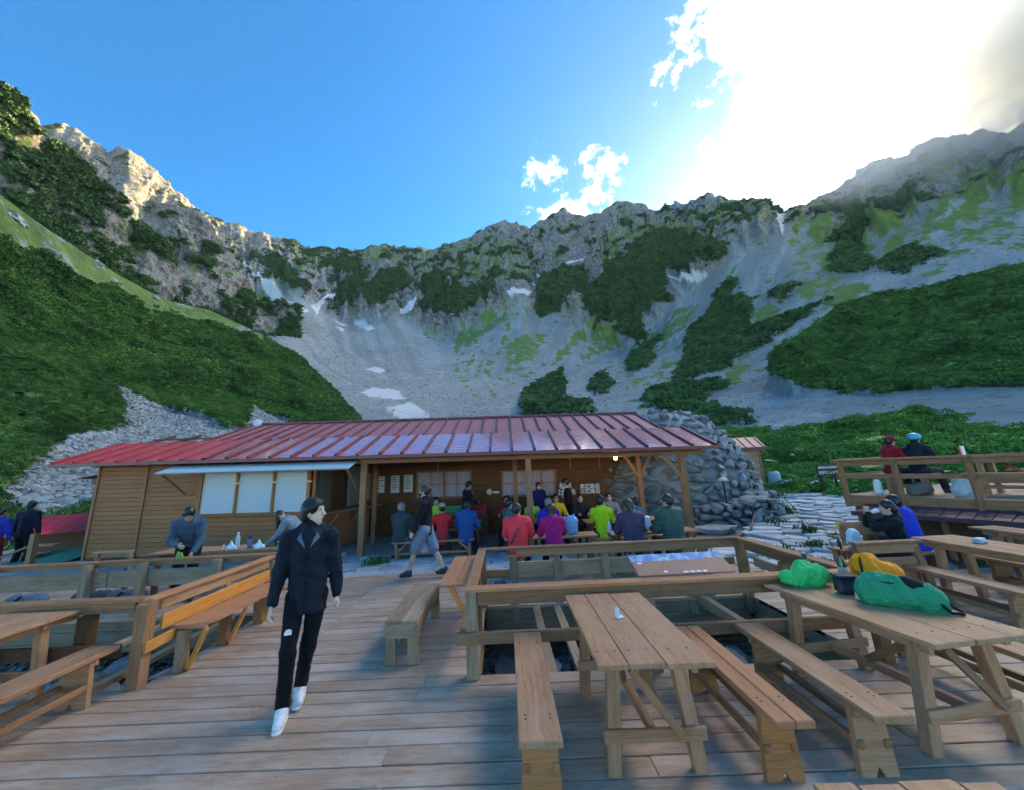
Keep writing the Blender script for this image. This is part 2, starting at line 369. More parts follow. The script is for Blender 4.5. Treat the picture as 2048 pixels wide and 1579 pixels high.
def terrain_material(name, scree=((0.38, 0.425, 0.43), (0.53, 0.575, 0.58)), rock=((0.19, 0.19, 0.18), (0.50, 0.495, 0.47)), s=1.0):
    m, nt, b = nmat(name)
    geo = N(nt, 'ShaderNodeNewGeometry'); pos = geo.outputs['Position']
    a1 = N(nt, 'ShaderNodeAttribute', attribute_name='cover'); a2 = N(nt, 'ShaderNodeAttribute', attribute_name='ground')
    s1 = N(nt, 'ShaderNodeSeparateColor', {0: a1.outputs['Color']}); s2 = N(nt, 'ShaderNodeSeparateColor', {0: a2.outputs['Color']})
    n1 = N(nt, 'ShaderNodeTexNoise', {'Vector': pos, 'Scale': 0.02*s, 'Detail': 8.0, 'Roughness': 0.62}).outputs['Fac']
    n2 = N(nt, 'ShaderNodeTexNoise', {'Vector': pos, 'Scale': 0.22*s, 'Detail': 6.0, 'Roughness': 0.7}).outputs['Fac']
    vor = N(nt, 'ShaderNodeTexVoronoi', {'Vector': pos, 'Scale': 0.45*s, 'Randomness': 1.0}).outputs['Color']
    vs = N(nt, 'ShaderNodeSeparateColor', {0: vor}).outputs[0]
    c = mixc(nt, ramp(nt, n1, [(0.35, (0, 0, 0)), (0.65, (1, 1, 1))]), scree[0], scree[1])
    c = mixc(nt, math_n(nt, 'MULTIPLY', ramp(nt, vs, [(0.6, (0, 0, 0)), (0.95, (1, 1, 1))]), 0.55), c, (0.50, 0.53, 0.535))
    c = mixc(nt, math_n(nt, 'MULTIPLY', ramp(nt, n2, [(0.30, (1, 1, 1)), (0.48, (0, 0, 0))]), 0.6), c, (0.12, 0.135, 0.14))
    c = mixc(nt, math_n(nt, 'MULTIPLY', ramp(nt, s2.outputs[1], [(0.35, (1, 1, 1)), (0.55, (0, 0, 0))]), 0.45), c, (0.20, 0.23, 0.235))
    c = mixc(nt, math_n(nt, 'MULTIPLY', ramp(nt, s2.outputs[1], [(0.62, (0, 0, 0)), (0.8, (1, 1, 1))]), 0.5), c, (0.54, 0.57, 0.58))
    rk = mixc(nt, ramp(nt, n2, [(0.32, (0, 0, 0)), (0.66, (1, 1, 1))]), rock[0], rock[1])
    crack = N(nt, 'ShaderNodeTexNoise', {'Vector': N(nt, 'ShaderNodeMapping', {'Vector': pos, 'Scale': (1, 1, 0.4)}).outputs[0], 'Scale': 0.11*s, 'Detail': 7.0, 'Roughness': 0.75, 'Distortion': 1.0}).outputs['Fac']
    rk = mixc(nt, ramp(nt, crack, [(0.38, (1, 1, 1)), (0.48, (0, 0, 0))]), rk, (0.075, 0.076, 0.075))
    fine = N(nt, 'ShaderNodeTexNoise', {'Vector': pos, 'Scale': 0.55*s, 'Detail': 5.0, 'Roughness': 0.75}).outputs['Fac']
    rk = mixc(nt, math_n(nt, 'MULTIPLY', ramp(nt, fine, [(0.40, (1, 1, 1)), (0.50, (0, 0, 0))]), 0.4), rk, (0.09, 0.09, 0.087))
    moss = N(nt, 'ShaderNodeTexNoise', {'Vector': pos, 'Scale': 0.05*s, 'Detail': 8.0, 'Roughness': 0.72}).outputs['Fac']
    rk = mixc(nt, math_n(nt, 'MULTIPLY', ramp(nt, moss, [(0.54, (0, 0, 0)), (0.62, (1, 1, 1))]), 0.7), rk, (0.085, 0.13, 0.05))
    c = mixc(nt, s2.outputs[0], c, rk)
    gn = N(nt, 'ShaderNodeTexNoise', {'Vector': pos, 'Scale': 0.15*s, 'Detail': 6.0, 'Roughness': 0.7}).outputs['Fac']
    gr = mixc(nt, ramp(nt, gn, [(0.3, (0, 0, 0)), (0.7, (1, 1, 1))]), (0.13, 0.25, 0.04), (0.24, 0.36, 0.07))
    def ragged(mask, noise, k):          # break the edge of a patch into tufts
        return ramp(nt, math_n(nt, 'ADD', mask, math_n(nt, 'MULTIPLY', math_n(nt, 'SUBTRACT', noise, 0.5), k)), [(0.38, (0, 0, 0)), (0.62, (1, 1, 1))])
    gf = N(nt, 'ShaderNodeTexNoise', {'Vector': N(nt, 'ShaderNodeMapping', {'Vector': pos, 'Scale': (1, 1, 0.35)}).outputs[0], 'Scale': 0.07*s, 'Detail': 9.0, 'Roughness': 0.75}).outputs['Fac']
    c = mixc(nt, math_n(nt, 'MULTIPLY', ragged(math_n(nt, 'MULTIPLY', s1.outputs[1], 0.72), gf, 3.6), 0.92), c, gr)
    sh = mixc(nt, ramp(nt, n2, [(0.35, (0, 0, 0)), (0.7, (1, 1, 1))]), (0.02, 0.045, 0.014), (0.055, 0.11, 0.03))
    c = mixc(nt, ragged(s1.outputs[0], n2, 1.6), c, sh)
    c = mixc(nt, s1.outputs[2], c, (0.88, 0.90, 0.92))
    nt.links.new(c, b.inputs['Base Color']); b.inputs['Roughness'].default_value = 0.9; b.inputs['Specular IOR Level'].default_value = 0.2
    hh = math_n(nt, 'ADD', math_n(nt, 'MULTIPLY', n2, 1.0), math_n(nt, 'MULTIPLY', vs, 0.25))
    bump(nt, b, math_n(nt, 'ADD', hh, math_n(nt, 'MULTIPLY', crack, 1.6)), 1.0, 4.0/s)
    return m
TERR = terrain_material('mountain_ground')

# ---- outlines traced in image pixels, stored as bearings
RIDGE = [(-64.4,32.25),(-58.74,33.65),(-55.83,33.09),(-54.92,34.43),(-53.74,34.54),(-52.28,34),(-50.54,33.42),(-49.87,34.46),(-48.33,34.53),(-45.7,32.73),(-43.06,31.58),(-40.88,30.92),(-37.52,30.77),(-32.64,30.49),(-27.33,30.4),(-21.61,30.91),(-17.82,31.97),(-9.79,31.99),(-5.59,33.04),(-1.25,34.74),(2.24,35.53),(6.39,34.28),(9.87,35.3),(12.06,36.02),(14.77,34.82),(17.88,34.24),(20.8,35.3),(23.66,34.35),(25.24,33.01),(28.06,32.94),(33.19,32.1),(35.4,30.93),(38.02,29.67),(39.49,27.67),(40.4,27.01),(42.12,26.78),(44.61,27.15),(47.07,28.06),(49.61,28.17),(51.12,27.98),(53.54,27.53),(55.92,26.63),(58.46,25.46),(61.67,23.37),(64.94,20.61)]
CLIFF_FOOT = [(-61.41,17.36),(-56.08,19.38),(-43.56,24.2),(-36.73,23.18),(-29.61,24.45),(-25.16,22.16),(-22.36,21.6),(-16.54,22.69),(-12.33,21.4),(-6.86,20.31),(-2.8,21.84),(4.28,24.8),(5.38,23.4),(12.27,21.2),(14.29,18.89),(18.33,16),(22.72,17.57),(26.3,21.18),(30.18,23.2),(34.86,25.57),(40.35,25.63),(43.43,24.06),(46.52,22.13),(49.81,22.67),(53.34,22.76),(57.28,20.84),(63.97,16.73)]
SCREE_MID = [(-60.52,12.26),(-42.91,18.91),(-35.06,17.2),(-22.48,15.27),(-7.79,14.73),(15.11,13.15),(31.74,14.94),(39.96,16.57),(46.53,16.64),(55.83,14.73),(62.85,12.04)]
SCREE_LOW = [(-59.45,5.93),(-39.39,8.14),(-22.29,9.62),(-0.31,9.15),(21.41,8.1),(38,6.21),(53.48,4.08),(60.78,3.03)]
SHRUBS = [[(-25.25,23.96),(-24.12,25.24),(-22.73,26.77),(-19.76,28.23),(-21.46,25.98),(-21.52,23.87),(-22.56,22.25),(-24.72,22.74)],
 [(-21.21,25.78),(-19.21,26.89),(-16.11,28.53),(-12.89,27.05),(-13.96,26.05),(-16.08,25.46),(-17.1,23.72),(-18.86,22.53),(-20.63,23.24)],
 [(-28.4,26.46),(-25.74,28.86),(-22.34,29.54),(-20.78,28.13),(-23.22,26.72),(-24.71,27.44),(-26.84,27.36)],
 [(-26.25,25.2),(-25.87,26.83),(-24.77,26.3),(-24.97,25.37)],
 [(-13.3,22.92),(-11.83,24.43),(-8,25.22),(-5.22,25.69),(-2.66,26.61),(0.16,26.73),(0.35,25.25),(-2.53,23.64),(-3.42,22.42),(-5.38,21.46),(-7.27,21.99),(-8.05,23.24),(-11.31,22.23)],
 [(-13.16,25.12),(-12.62,26.59),(-10.13,28.57),(-8.2,28.13),(-7.42,26.2),(-8,25.22),(-11.28,25.18)],
 [(-6.86,26.44),(-5.96,28.13),(-4.58,27.63),(-5.22,25.69)],
 [(5.21,23.42),(7.69,26.38),(11.72,28.05),(14.29,26.96),(13.51,24.92),(11.21,23.52),(9.44,22),(6.76,22.28)],
 [(12.57,21.37),(12.9,24.28),(16.75,25.6),(20.63,27.67),(24.59,29.45),(22.62,16.88),(20.5,16.51),(19.18,17.45),(18.02,19.84),(16.01,19.9),(14.39,19.14)],
 [(2.77,8.48),(3.97,10.72),(6.8,13.35),(9.24,14.42),(9.6,11.32),(8.78,9.35),(12.23,8.55),(12.62,7.51),(4.01,7.63)],
 [(13.26,11.23),(14.74,13.34),(16.54,11.88),(16.1,10.18),(14.3,9.37)],
 [(18.98,14.04),(20.34,15.31),(22.55,16.41),(22.08,13.11),(19.29,12.77)],
 [(16.74,26.42),(18.85,28.01),(21.66,28.25),(26.41,30.04),(30.94,27.68),(34.51,25.24),(32.36,24.36),(29.23,24.19),(26.18,23.88),(26.8,20.95),(24.14,19.83),(21.52,17.43),(19.42,16.89),(17.58,18.66),(15.86,19.51)],
 [(18.89,12.8),(19.44,14.81),(22.23,16.43),(24.48,16.61),(22.15,13.81),(20.85,12.53)],
 [(25.13,10.19),(26.95,13.59),(28.01,17.04),(30.43,19.25),(31.75,21.08),(33.93,22.31),(33.97,21.24),(33.1,20.44),(34.9,19.92),(35.44,17.94),(34.59,15.8),(37.32,14.08),(35.46,13.23),(32.24,12.86),(31.06,11.46),(28.05,10.87)],
 [(34.59,15.8),(37.73,16.26),(40.65,16.65),(42.67,17.21),(40.47,15.72),(37.81,14.46)],
 [(20.55,8.16),(22.13,9.72),(28.86,9.77),(30.85,8.78),(28.07,7.81),(26.48,7.18),(33.15,5.02),(32.16,4.35),(27.48,4.04),(23.54,6.39)],
 [(37.33,19.7),(39.32,20.07),(40.42,19.44),(38.94,18.18),(37.59,18.86)],
 [(43.57,19.75),(44.26,22.06),(45.3,23.46),(45.52,25.18),(46.7,24.84),(46.5,22.46),(46.44,20.67),(46.54,18.81),(45.46,18.55)],
 [(46.49,18.6),(48.34,19.61),(49.87,19.57),(51.73,18.89),(51.52,17.94),(50.1,17.95),(48.22,17.67)],
 [(-35.95,27.47),(-32.78,27.89),(-28.84,24.35),(-31.67,24.47),(-33.93,25.46)],
 [(54.21,8.44),(55.75,8.41),(57.75,6.94),(57.23,4.59),(53.96,4.88)]]
SHRUB_MIX = [[(-32.23,30.05),(-25.35,30.45),(-17.75,31.82),(-10.07,31.84),(-3.76,32.79),(3.44,32.45),(7.37,28.82),(6.91,26.95),(0.16,26.73),(-8.19,28.6),(-16.12,29.23),(-22.84,29.48),(-29.77,26.68)],
 [(17.36,30.79),(21.41,32.36),(26.45,30.29),(31.56,30.81),(38.21,29.34),(39.83,26.52),(36.09,25.96),(30.94,27.68),(21.95,28.19),(16.74,26.42)],
 [(41.56,24.84),(44.26,26.23),(48.11,25.68),(51.73,23.7),(52.39,21.68),(48.93,22.19),(46.5,22.46),(43.89,22.92)]]
GRASS = [[(-7.6,19.72),(-1.49,22.34),(4.22,24.74),(1.3,22.7),(-3,19.61),(-7.14,17.17)],
 [(1.02,18.4),(5.2,19.89),(7.85,19.4),(6.31,16.99),(3.53,15.66),(1.33,14.77)],
 [(-12.39,20.46),(-8.39,20.49),(-8.69,19.23),(-10.82,19.23)],
 [(40.75,21.04),(43.23,19.88),(44.72,18.37),(47.09,16.1),(44.13,15.54),(40.93,16.08),(42.32,17.33),(40.28,18.75)],
 [(18.98,15.77),(22.32,17),(25.35,18.73),(28,20.12),(31.99,22.35),(29.99,19.64),(26.96,16.98),(23.91,16.43)],
 [(52.87,23.67),(55.78,21.72),(55.1,20.95),(55.49,19.54),(54,20.58),(53.33,22.18)],
 [(53.79,19.69),(55.78,18.79),(55.64,17.7),(54.35,17.79),(53.16,19.21)],
 [(49.35,22.64),(52.7,20.68),(52.04,20.2),(50.05,21.64)],
 [(41.56,24.84),(43.81,25.98),(45.35,25.26),(44.08,23.77),(42.02,24.17)],
 [(47.36,22.5),(49.08,21.46),(47.58,21.28)],
 [(41.97,23),(44.04,21.92),(42.76,21.25)],
 [(49.61,17.09),(52.7,17.8),(52.04,16.66),(50.36,16.55)],
 [(31.19,12.25),(33.52,12.33),(32.77,9.28),(31.08,8.75)],
 [(34.96,17.81),(37.75,18.55),(37.78,16.51),(35.87,15.48)],
 [(49.92,4.39),(51.43,4.51),(51.11,3.6),(50,3.58)],
 [(-41.08,23.6),(-39.69,23.41),(-37.33,21.22),(-39.04,21.69)],
 [(-35.09,23.85),(-33.5,23.59),(-31.95,21),(-34.13,21.79)],
 [(-31.81,22.74),(-30.11,22.13),(-28.88,20.53),(-30.6,21.19)]]
SNOW = [[(-21.02,11.59),(-19.15,12.61),(-15.47,12.14),(-14.47,10.63),(-16.44,10.64),(-19.83,11.12)], [(-17.41,9.65),(-13.97,10.38),(-10.95,9.06),(-11.22,7.8),(-14.95,7.89)], [(-20.41,15.27),(-18.97,15.69),(-17.48,15.12),(-18.21,14.6)], [(-22.04,21.46),(-20.59,21.81),(-19.08,20.95),(-20.06,20.52)], [(-25.14,21.65),(-22.99,21.14),(-23.7,20.85)], [(-28.2,23.24),(-26.62,23.45),(-27.33,21.99)], [(-16.06,23.05),(-13.17,23.9),(-13.97,22.53)], [(-26.88,24.1),(-25.26,24.18),(-25.47,23.58)], [(1.99,24.78),(6.52,25.77),(5.08,25.16),(3.07,24.33)], [(11.18,28.12),(14.55,29.03),(13.94,28.43),(11.71,27.93)], [(6.65,27.17),(7.75,26.98),(7.27,26.3)], [(-24.75,20.75),(-23.45,20.63),(-23.79,20.18)], [(-29.49,22.73),(-28.38,22.65),(-28.79,22.14)]] + [[(-36.54,25.73),(-34.37,24.54),(-31.04,23.43),(-28.28,22.38),(-29.83,22.17),(-33.76,23.54),(-36.24,25.25)], [(26.71,22.92),(29.04,23.16),(31.69,23.5),(30.02,22.76),(28.42,22.64)], [(39.55,26.26),(40.36,26.01),(40.03,25.47)]]

def blur(c, shape, n):
    c = c.reshape(shape).copy()
    for _ in range(n):
        for ax in (0, 1):
            c = np.moveaxis(c, ax, 0); c[1:-1] = 0.25*c[:-2]+0.5*c[1:-1]+0.25*c[2:]; c = np.moveaxis(c, 0, ax)
    return c.reshape(-1)
def finish(name, P, cover, ground, label=None, kind='structure', mat=TERR):
    nr, nc = P.shape[:2]
    me = mesh_from(name, P.reshape(-1, 3), grid_faces(nr, nc), [mat], smooth=True)
    cover = np.stack([blur(cover[:, 0], P.shape[:2], 4), blur(cover[:, 1], P.shape[:2], 6), cover[:, 2]], 1)
    add_attr(me, 'cover', cover); add_attr(me, 'ground', ground)
    o = obj(name, me); tag(o, label=label, kind=kind); return o
def area_sample(P, w, n, seed):
    """n points on the grid P, density proportional to cell area times weight w (row, col)"""
    a = 0.5*np.linalg.norm(np.cross(P[1:, 1:]-P[:-1, :-1], P[1:, :-1]-P[:-1, 1:]), axis=-1)*w[:-1, :-1]
    g = np.random.default_rng(seed); p = a.ravel()/a.sum(); k = g.choice(len(p), n, p=p)
    i, j = np.divmod(k, a.shape[1]); u, v = g.random((2, n, 1))
    return (P[i, j]*(1-u)*(1-v)+P[i, j+1]*u*(1-v)+P[i+1, j]*(1-u)*v+P[i+1, j+1]*u*v)

# ---- the cirque: headwall, scree bowl, right flank
rr = lambda pts: (lambda az: np.interp(az, [p[0] for p in pts], [p[1] for p in pts]))
P, A, E = sheet(-62, 68, 1180, [
  (lambda a: 0*a-3.0, rr([(-60, 60), (60, 60)])),
  (lambda a: poly(SCREE_LOW, a), rr([(-60, 260), (0, 230), (60, 190)])),
  (lambda a: poly(SCREE_MID, a), rr([(-60, 480), (-20, 430), (20, 420), (60, 380)])),
  (lambda a: poly(CLIFF_FOOT, a), rr([(-60, 720), (-20, 660), (15, 620), (40, 560), (60, 520)])),
  (lambda a: poly(RIDGE, a), rr([(-60, 1150), (-35, 1080), (0, 980), (30, 900), (45, 820), (60, 760)]))], [20, 60, 60, 130], behind=((30, 0, -4), (200, 0, -5)))
Pf = P.reshape(-1, 3); a, e = A.ravel(), E.ravel()
wz = np.stack([fbm(Pf/70, 4), fbm(Pf/70+50, 4)], 1)
wf = np.stack([fbm(Pf/16, 3), fbm(Pf/16+50, 3)], 1)
wm = np.stack([fbm(Pf/32+5, 3), fbm(Pf/32+60, 3)], 1)
aw, ew = a+0.9*wz[:, 0]+0.8*wm[:, 0]+0.55*wf[:, 0], e+0.7*wz[:, 1]+0.6*wm[:, 1]+0.45*wf[:, 1]
foot = poly(CLIFF_FOOT, a); rockness = np.clip((ew-foot)/0.8+0.5, 0, 1)
shrub = inside(SHRUBS, aw, ew).astype(float)
mixv = inside(SHRUB_MIX, aw, ew); tuft = fbm(Pf/26, 4); shrub = np.maximum(shrub, (mixv & (tuft > 0.13)).astype(float)*0.9)
shrub = np.maximum(shrub, ((rockness > 0.6) & (tuft > 0.30)).astype(float)*0.8)
shrub[(rockness > 0.3) & (fbm(Pf/11+9, 3) > 0.30)] *= 0.15
bowl = EYE+250*bearing_dir(np.array([-9.0]), np.array([9.5]))[0]; phi = np.arctan2(Pf[:, 0]-bowl[0], Pf[:, 1]-bowl[1]); rc = np.hypot(Pf[:, 0]-bowl[0], Pf[:, 1]-bowl[1])
streak = fbm(np.stack([phi*13+0.4*wz[:, 0], rc/260, np.zeros_like(a)], 1), 5, gain=0.6)*np.clip((rc-60)/260, 0, 1)
grass = inside(GRASS, aw, ew) & (streak > -0.18) | (inside(GRASS, a+2.5*wz[:, 0], e+2.0*wz[:, 1]) & (streak > 0.16))
flank = inside([[(40.23,26.26),(43.89,26.1),(47.43,26.01),(50.81,26.75),(54.08,25.72),(58.24,23.37),(63.06,20.59),(61.53,14.35),(56.22,16.39),(53.51,16.79),(49.61,18.59),(44.86,18.38),(41.08,17.41),(38.78,20.57),(40.87,23.38)]], aw, ew)
fst = fbm(np.stack([a*0.9+e*0.5, e*2.2-a*0.5, np.zeros_like(a)], 1), 5, gain=0.62)
fan = inside([[(-9.32,15.13),(0.45,22.28),(8.83,25.94),(19.12,16.61),(21.17,11.31),(7.36,9.8),(-3.32,10.43)], [(17.44,8.88),(26.45,20.13),(35.17,24.23),(40.64,19.93),(41.51,14.92),(32.3,8.33),(21.08,5.68)]], aw, ew)
grass = grass | (flank & (fst > -0.06)) | (fan & (streak+0.5*fst > 0.04))
grass = np.maximum(grass.astype(float)*(shrub < 0.5), ((rockness > 0.5) & (fbm(Pf/35+7, 4) > 0.12))*0.5)
grass = np.maximum(grass, 0.7*(mixv & (shrub < 0.5)))
snow = inside(SNOW, a+0.25*wf[:, 0]+0.15*wz[:, 0], e+0.18*wf[:, 1]).astype(float); shrub *= (1-snow); grass *= (1-snow)
nrm = grid_normals(P).reshape(-1, 3)
buttress = fbm(np.stack([a*0.55, e*0.12, np.zeros_like(a)], 1), 3, ridged=True)
d = rockness*(15*buttress+13*fbm(Pf/60, 5, ridged=True)+4.5*fbm(Pf/13, 3, ridged=True)) + shrub*3.0*(0.6+fbm(Pf/10, 3)) + (1-rockness)*(3.0*fbm(Pf/60, 3)+0.5*fbm(Pf/9, 2)+1.8*streak*np.clip((e-8)/6, 0, 1))
d *= 1-0.4*np.clip((e-poly(RIDGE, a)+1.5)/1.5, 0, 1)
P1 = P + (nrm*d[:, None]).reshape(P.shape)
finish('mountain_cirque', P1, np.stack([shrub, grass, snow], 1), np.stack([rockness, np.clip(0.5+0.9*streak, 0, 1), snow], 1), 'grey scree bowl and rocky headwall of the cirque')
fringe = blur(shrub, A.shape, 30).reshape(A.shape); CIRQUE_SHRUBS = area_sample(P1, np.where(shrub.reshape(A.shape) > 0.7, 1.0, 0.35*fringe**2), 56000, 11)

SCREE_ROCKS = area_sample(P1, ((rockness < 0.3) & (shrub < 0.2) & (snow < 0.2) & (grass < 0.3)).reshape(A.shape)*np.clip(0.25+fbm(Pf/40+20, 3), 0, 1).reshape(A.shape), 14000, 12)
# ---- left crags
CRAG = [(-65.68,34.66),(-60.84,34.96),(-58.91,34.41),(-57.33,33.81),(-55.87,32.44),(-54.76,32.13),(-52.85,31.81),(-50.9,30.79),(-49.68,29.07),(-48.04,27.8),(-46.23,26.85),(-44.62,24.45),(-43.48,21.66),(-42.82,18.92)]
P, A, E = sheet(-62, -40.0, 330, [
  (lambda a: np.minimum(poly(CRAG, a)-3, 6+0*a), rr([(-60, 240), (-40, 330)])),
  (lambda a: poly(CRAG, a), rr([(-60, 400), (-48, 430), (-40, 400)]))], [230], behind=((15, 0, -6), (120, 0, -9)))
def crag(name, P, A, E, n, seed, label, veg, thr):
    Pf = P.reshape(-1, 3)
    t = fbm(Pf/32, 4)+0.5*fbm(Pf/9+3, 3); shrub = np.clip((t+thr)*6, 0, 1)
    nrm = grid_normals(P).reshape(-1, 3)
    d = 9*fbm(Pf/45, 5, ridged=True)+3.0*fbm(Pf/11, 3, ridged=True)+shrub*2.0
    P1 = P+(nrm*d[:, None]).reshape(P.shape)
    g = 0.5*(fbm(Pf/20+8, 3) > 0.1)
    finish(name, P1, np.stack([shrub, g*(1-shrub), 0*g], 1), np.stack([1+0*g, 0*g+0.55, 0*g], 1), label)
    return area_sample(P1, (shrub.reshape(A.shape) > 0.5)*1.0, n, seed)
CRAG_A = crag('mountain_crag', P, A, E, 9000, 21, 'dark vegetated rock crag above the left slope', 0, 0.0)
CRAG2 = [(-52.64,28.52),(-49.52,28.62),(-47.18,30.23),(-44.93,30.76),(-42.36,31),(-41.03,30.04),(-39.22,28.45),(-37.63,26.62),(-36.23,25),(-35.56,22.79)]
P, A, E = sheet(-47, -29.3, 260, [
  (lambda a: np.minimum(poly(CRAG2, a)-2, 13+0*a), rr([(-47, 420), (-29, 480)])),
  (lambda a: poly(CRAG2, a), rr([(-47, 560), (-29, 560)]))], [150], behind=((15, 0, -6), (120, 0, -9)))
CRAG_B = crag('mountain_crag', P, A, E, 5000, 22, 'smaller shrubby crag on the left wall of the cirque', 0, -0.04)

# ---- left slope (dwarf pine) with a grass edge and a rubble gully
LCREST = [(-64.29,27.59),(-60.4,27.65),(-57.35,26.61),(-55.28,25.62),(-52.32,24.36),(-48.18,22.45),(-44.08,20.94),(-39.68,20.64),(-34.05,18.74),(-28.4,15.39),(-24.36,11.89),(-21.45,8.43),(-18.07,3.57)]
LFOOT = [(-58.84,-2.85),(-52.82,-1.96),(-46.56,-1.74),(-36.11,-1.04),(-18.01,0.09)]
P, A, E = sheet(-62, -15.5, 520, [
  (lambda a: 0*a-7.0, rr([(-62, 20), (-15, 24)])),
  (lambda a: poly(LFOOT, a), rr([(-62, 28), (-15, 40)])),
  (lambda a: poly(LFOOT, a)*0.62+poly(LCREST, a)*0.38, rr([(-62, 60), (-40, 75), (-15, 90)])),
  (lambda a: poly(LCREST, a), rr([(-62, 150), (-42, 200), (-25, 190), (-15, 170)]))], [30, 110, 190], behind=((12, 0, -3), (70, 0, -6)))
Pf = P.reshape(-1, 3); a, e = A.ravel(), E.ravel(); wz = np.stack([fbm(Pf/22, 4), fbm(Pf/22+50, 4)], 1)
RUBBLE = [[(-48.04,11.32),(-46.62,10.7),(-44.04,9.57),(-40.3,7.8),(-36.77,6.42),(-33.09,6.47),(-35.14,-0.82),(-49.02,-3.56),(-54.29,-2.8),(-53.31,1.34),(-51.95,4.04),(-49.25,5.54),(-46.51,6.68)], [(-34.75,10.22),(-32.12,8.41),(-29.72,7.15),(-32.9,3.94),(-35.23,6.44)]]
rub = inside(RUBBLE, a+0.8*wz[:, 0], e+0.6*wz[:, 1])
edge = poly(LCREST, a)-e
grass = ((edge < np.interp(a, [-62, -50, -40, -33], [4.6, 3.0, 1.8, 0.8])*(1+0.9*wz[:, 0])) & (a < -33)).astype(float)
rocky = (edge < 1.6) & (fbm(Pf/14, 3) > 0.30) & (a < -42)
shrub = ((~rub) & (grass < 0.5)).astype(float)
nrm = grid_normals(P).reshape(-1, 3)
d = shrub*(3.6*fbm(Pf/26, 3)+1.6*np.abs(fbm(Pf/9+6, 2))+0.6) + 0.8*fbm(Pf/18, 3) + rub*0.6*fbm(Pf/4, 3)
d *= np.clip(np.linalg.norm(Pf-EYE, axis=1)/60, 0.2, 1)
P1 = P+(nrm*d[:, None]).reshape(P.shape)
z = 0*grass
finish('hillside', P1, np.stack([shrub*0.9, grass*(1-rocky), z], 1), np.stack([rub*0.3+rocky, z+0.55, z], 1), 'steep green slope of dwarf pine on the left')
fr = blur(shrub, A.shape, 40); LEFT_SHRUBS = area_sample(P1, np.where(shrub > 0.5, 1.0, np.where(rub, 0.0, 1.2*fr**1.2*(fbm(Pf/7+3, 3) > 0.0))).reshape(A.shape), 76000, 31)
LEFT_ROCKS = area_sample(P1, (rub.reshape(A.shape))*1.0, 9000, 32)
LEFT_GRASS_ROCKS = area_sample(P1, rocky.reshape(A.shape)*1.0, 160, 33)

# ---- right spur (dwarf pine)
RCREST = [(35.92,9.48),(37.08,11.72),(38.38,12.89),(40.69,14.27),(43.82,15.47),(47.48,15.64),(50.26,15.2),(53.11,15.02),(55.83,14.73),(59.42,14.27),(63.17,13.4)]
P, A, E = sheet(35.3, 68, 380, [
  (lambda a: 0*a-2.5, rr([(35, 72), (38, 61), (60, 59)])),
  (lambda a: np.minimum(poly([(33.14,6.93),(42.11,4.73),(53.38,3.65),(60.7,2.68)], a), poly(RCREST, a)-0.2), rr([(35, 232), (37.5, 208), (40, 196), (60, 176)])),
  (lambda a: poly(RCREST, a), rr([(35, 240), (37.5, 225), (42, 290), (60, 330)]))], [40, 170], behind=((10, 0, -1), (60, 0, -1.5)))
Pf = P.reshape(-1, 3); a, e = A.ravel(), E.ravel()
low = poly([(35.86,10.55),(38.3,7.83),(42.4,6.19),(47.87,5.52),(53.64,4.85),(60.9,3.56)], a)
shrub = (e+0.5*fbm(Pf/20, 3) > low).astype(float)
d = shrub*(4.2*fbm(Pf/30, 3)+2.2*np.abs(fbm(Pf/11+6, 2))+0.6)+0.6*fbm(Pf/12, 3)
P1 = P+(grid_normals(P).reshape(-1, 3)*d[:, None]).reshape(P.shape); z = 0*shrub
finish('hillside', P1, np.stack([shrub*0.9, z, z], 1), np.stack([z, z+0.58, z], 1), 'dark dwarf-pine spur on the right below the scree')
RIGHT_SHRUBS = area_sample(P1, shrub.reshape(A.shape), 30000, 41)

# ---- near right thicket mound and the flat ground
NCREST = [(25.42,0.93),(29.18,2.79),(32.62,3.85),(35.52,3.06),(38.38,3.22),(41.91,3.65),(45.74,3.61),(48.24,2.46),(50.48,1.43),(52.91,1.42),(60.23,0.59)]
P, A, E = sheet(26, 70, 240, [
  (lambda a: poly([(24.66,-4.16),(31.35,-3.68),(40.55,-3.43),(51.97,-2.97),(59.57,-2.36)], a)-1.5, rr([(26, 21), (70, 17)])),
  (lambda a: poly(NCREST, a)-1.0, rr([(26, 48), (40, 62), (70, 60)]))], [90], behind=((8, 0, -1), (40, 0, -1.5)))
Pf = P.reshape(-1, 3)
d = 1.5*fbm(Pf/7, 3)+0.6*np.abs(fbm(Pf/2.6+4, 2))
P1 = P+np.array([0, 0, 1.0])*d.reshape(A.shape)[..., None]
z = np.zeros(len(Pf))
finish('thicket_mound', P1, np.stack([z+0.85, z, z], 1), np.stack([z, z, z], 1), 'low mound under the green thicket')
NEAR_SHRUBS = area_sample(P1, np.ones(A.shape), 9500, 51)
g = 60; gx, gy = np.meshgrid(np.linspace(-1, 1, g), np.linspace(-1, 1, g)); s = 2500
gp = np.stack([np.sign(gx)*np.abs(gx)**3*s, np.sign(gy)*np.abs(gy)**3*s, np.full_like(gx, -0.85)], -1)
far = np.clip((np.hypot(gp[..., 0], gp[..., 1])-60)/300, 0, 1); gp[..., 2] -= far*20
n = g*g; finish('ground', gp, np.zeros((n, 3)), np.tile([0, 0.55, 0], (n, 1)))

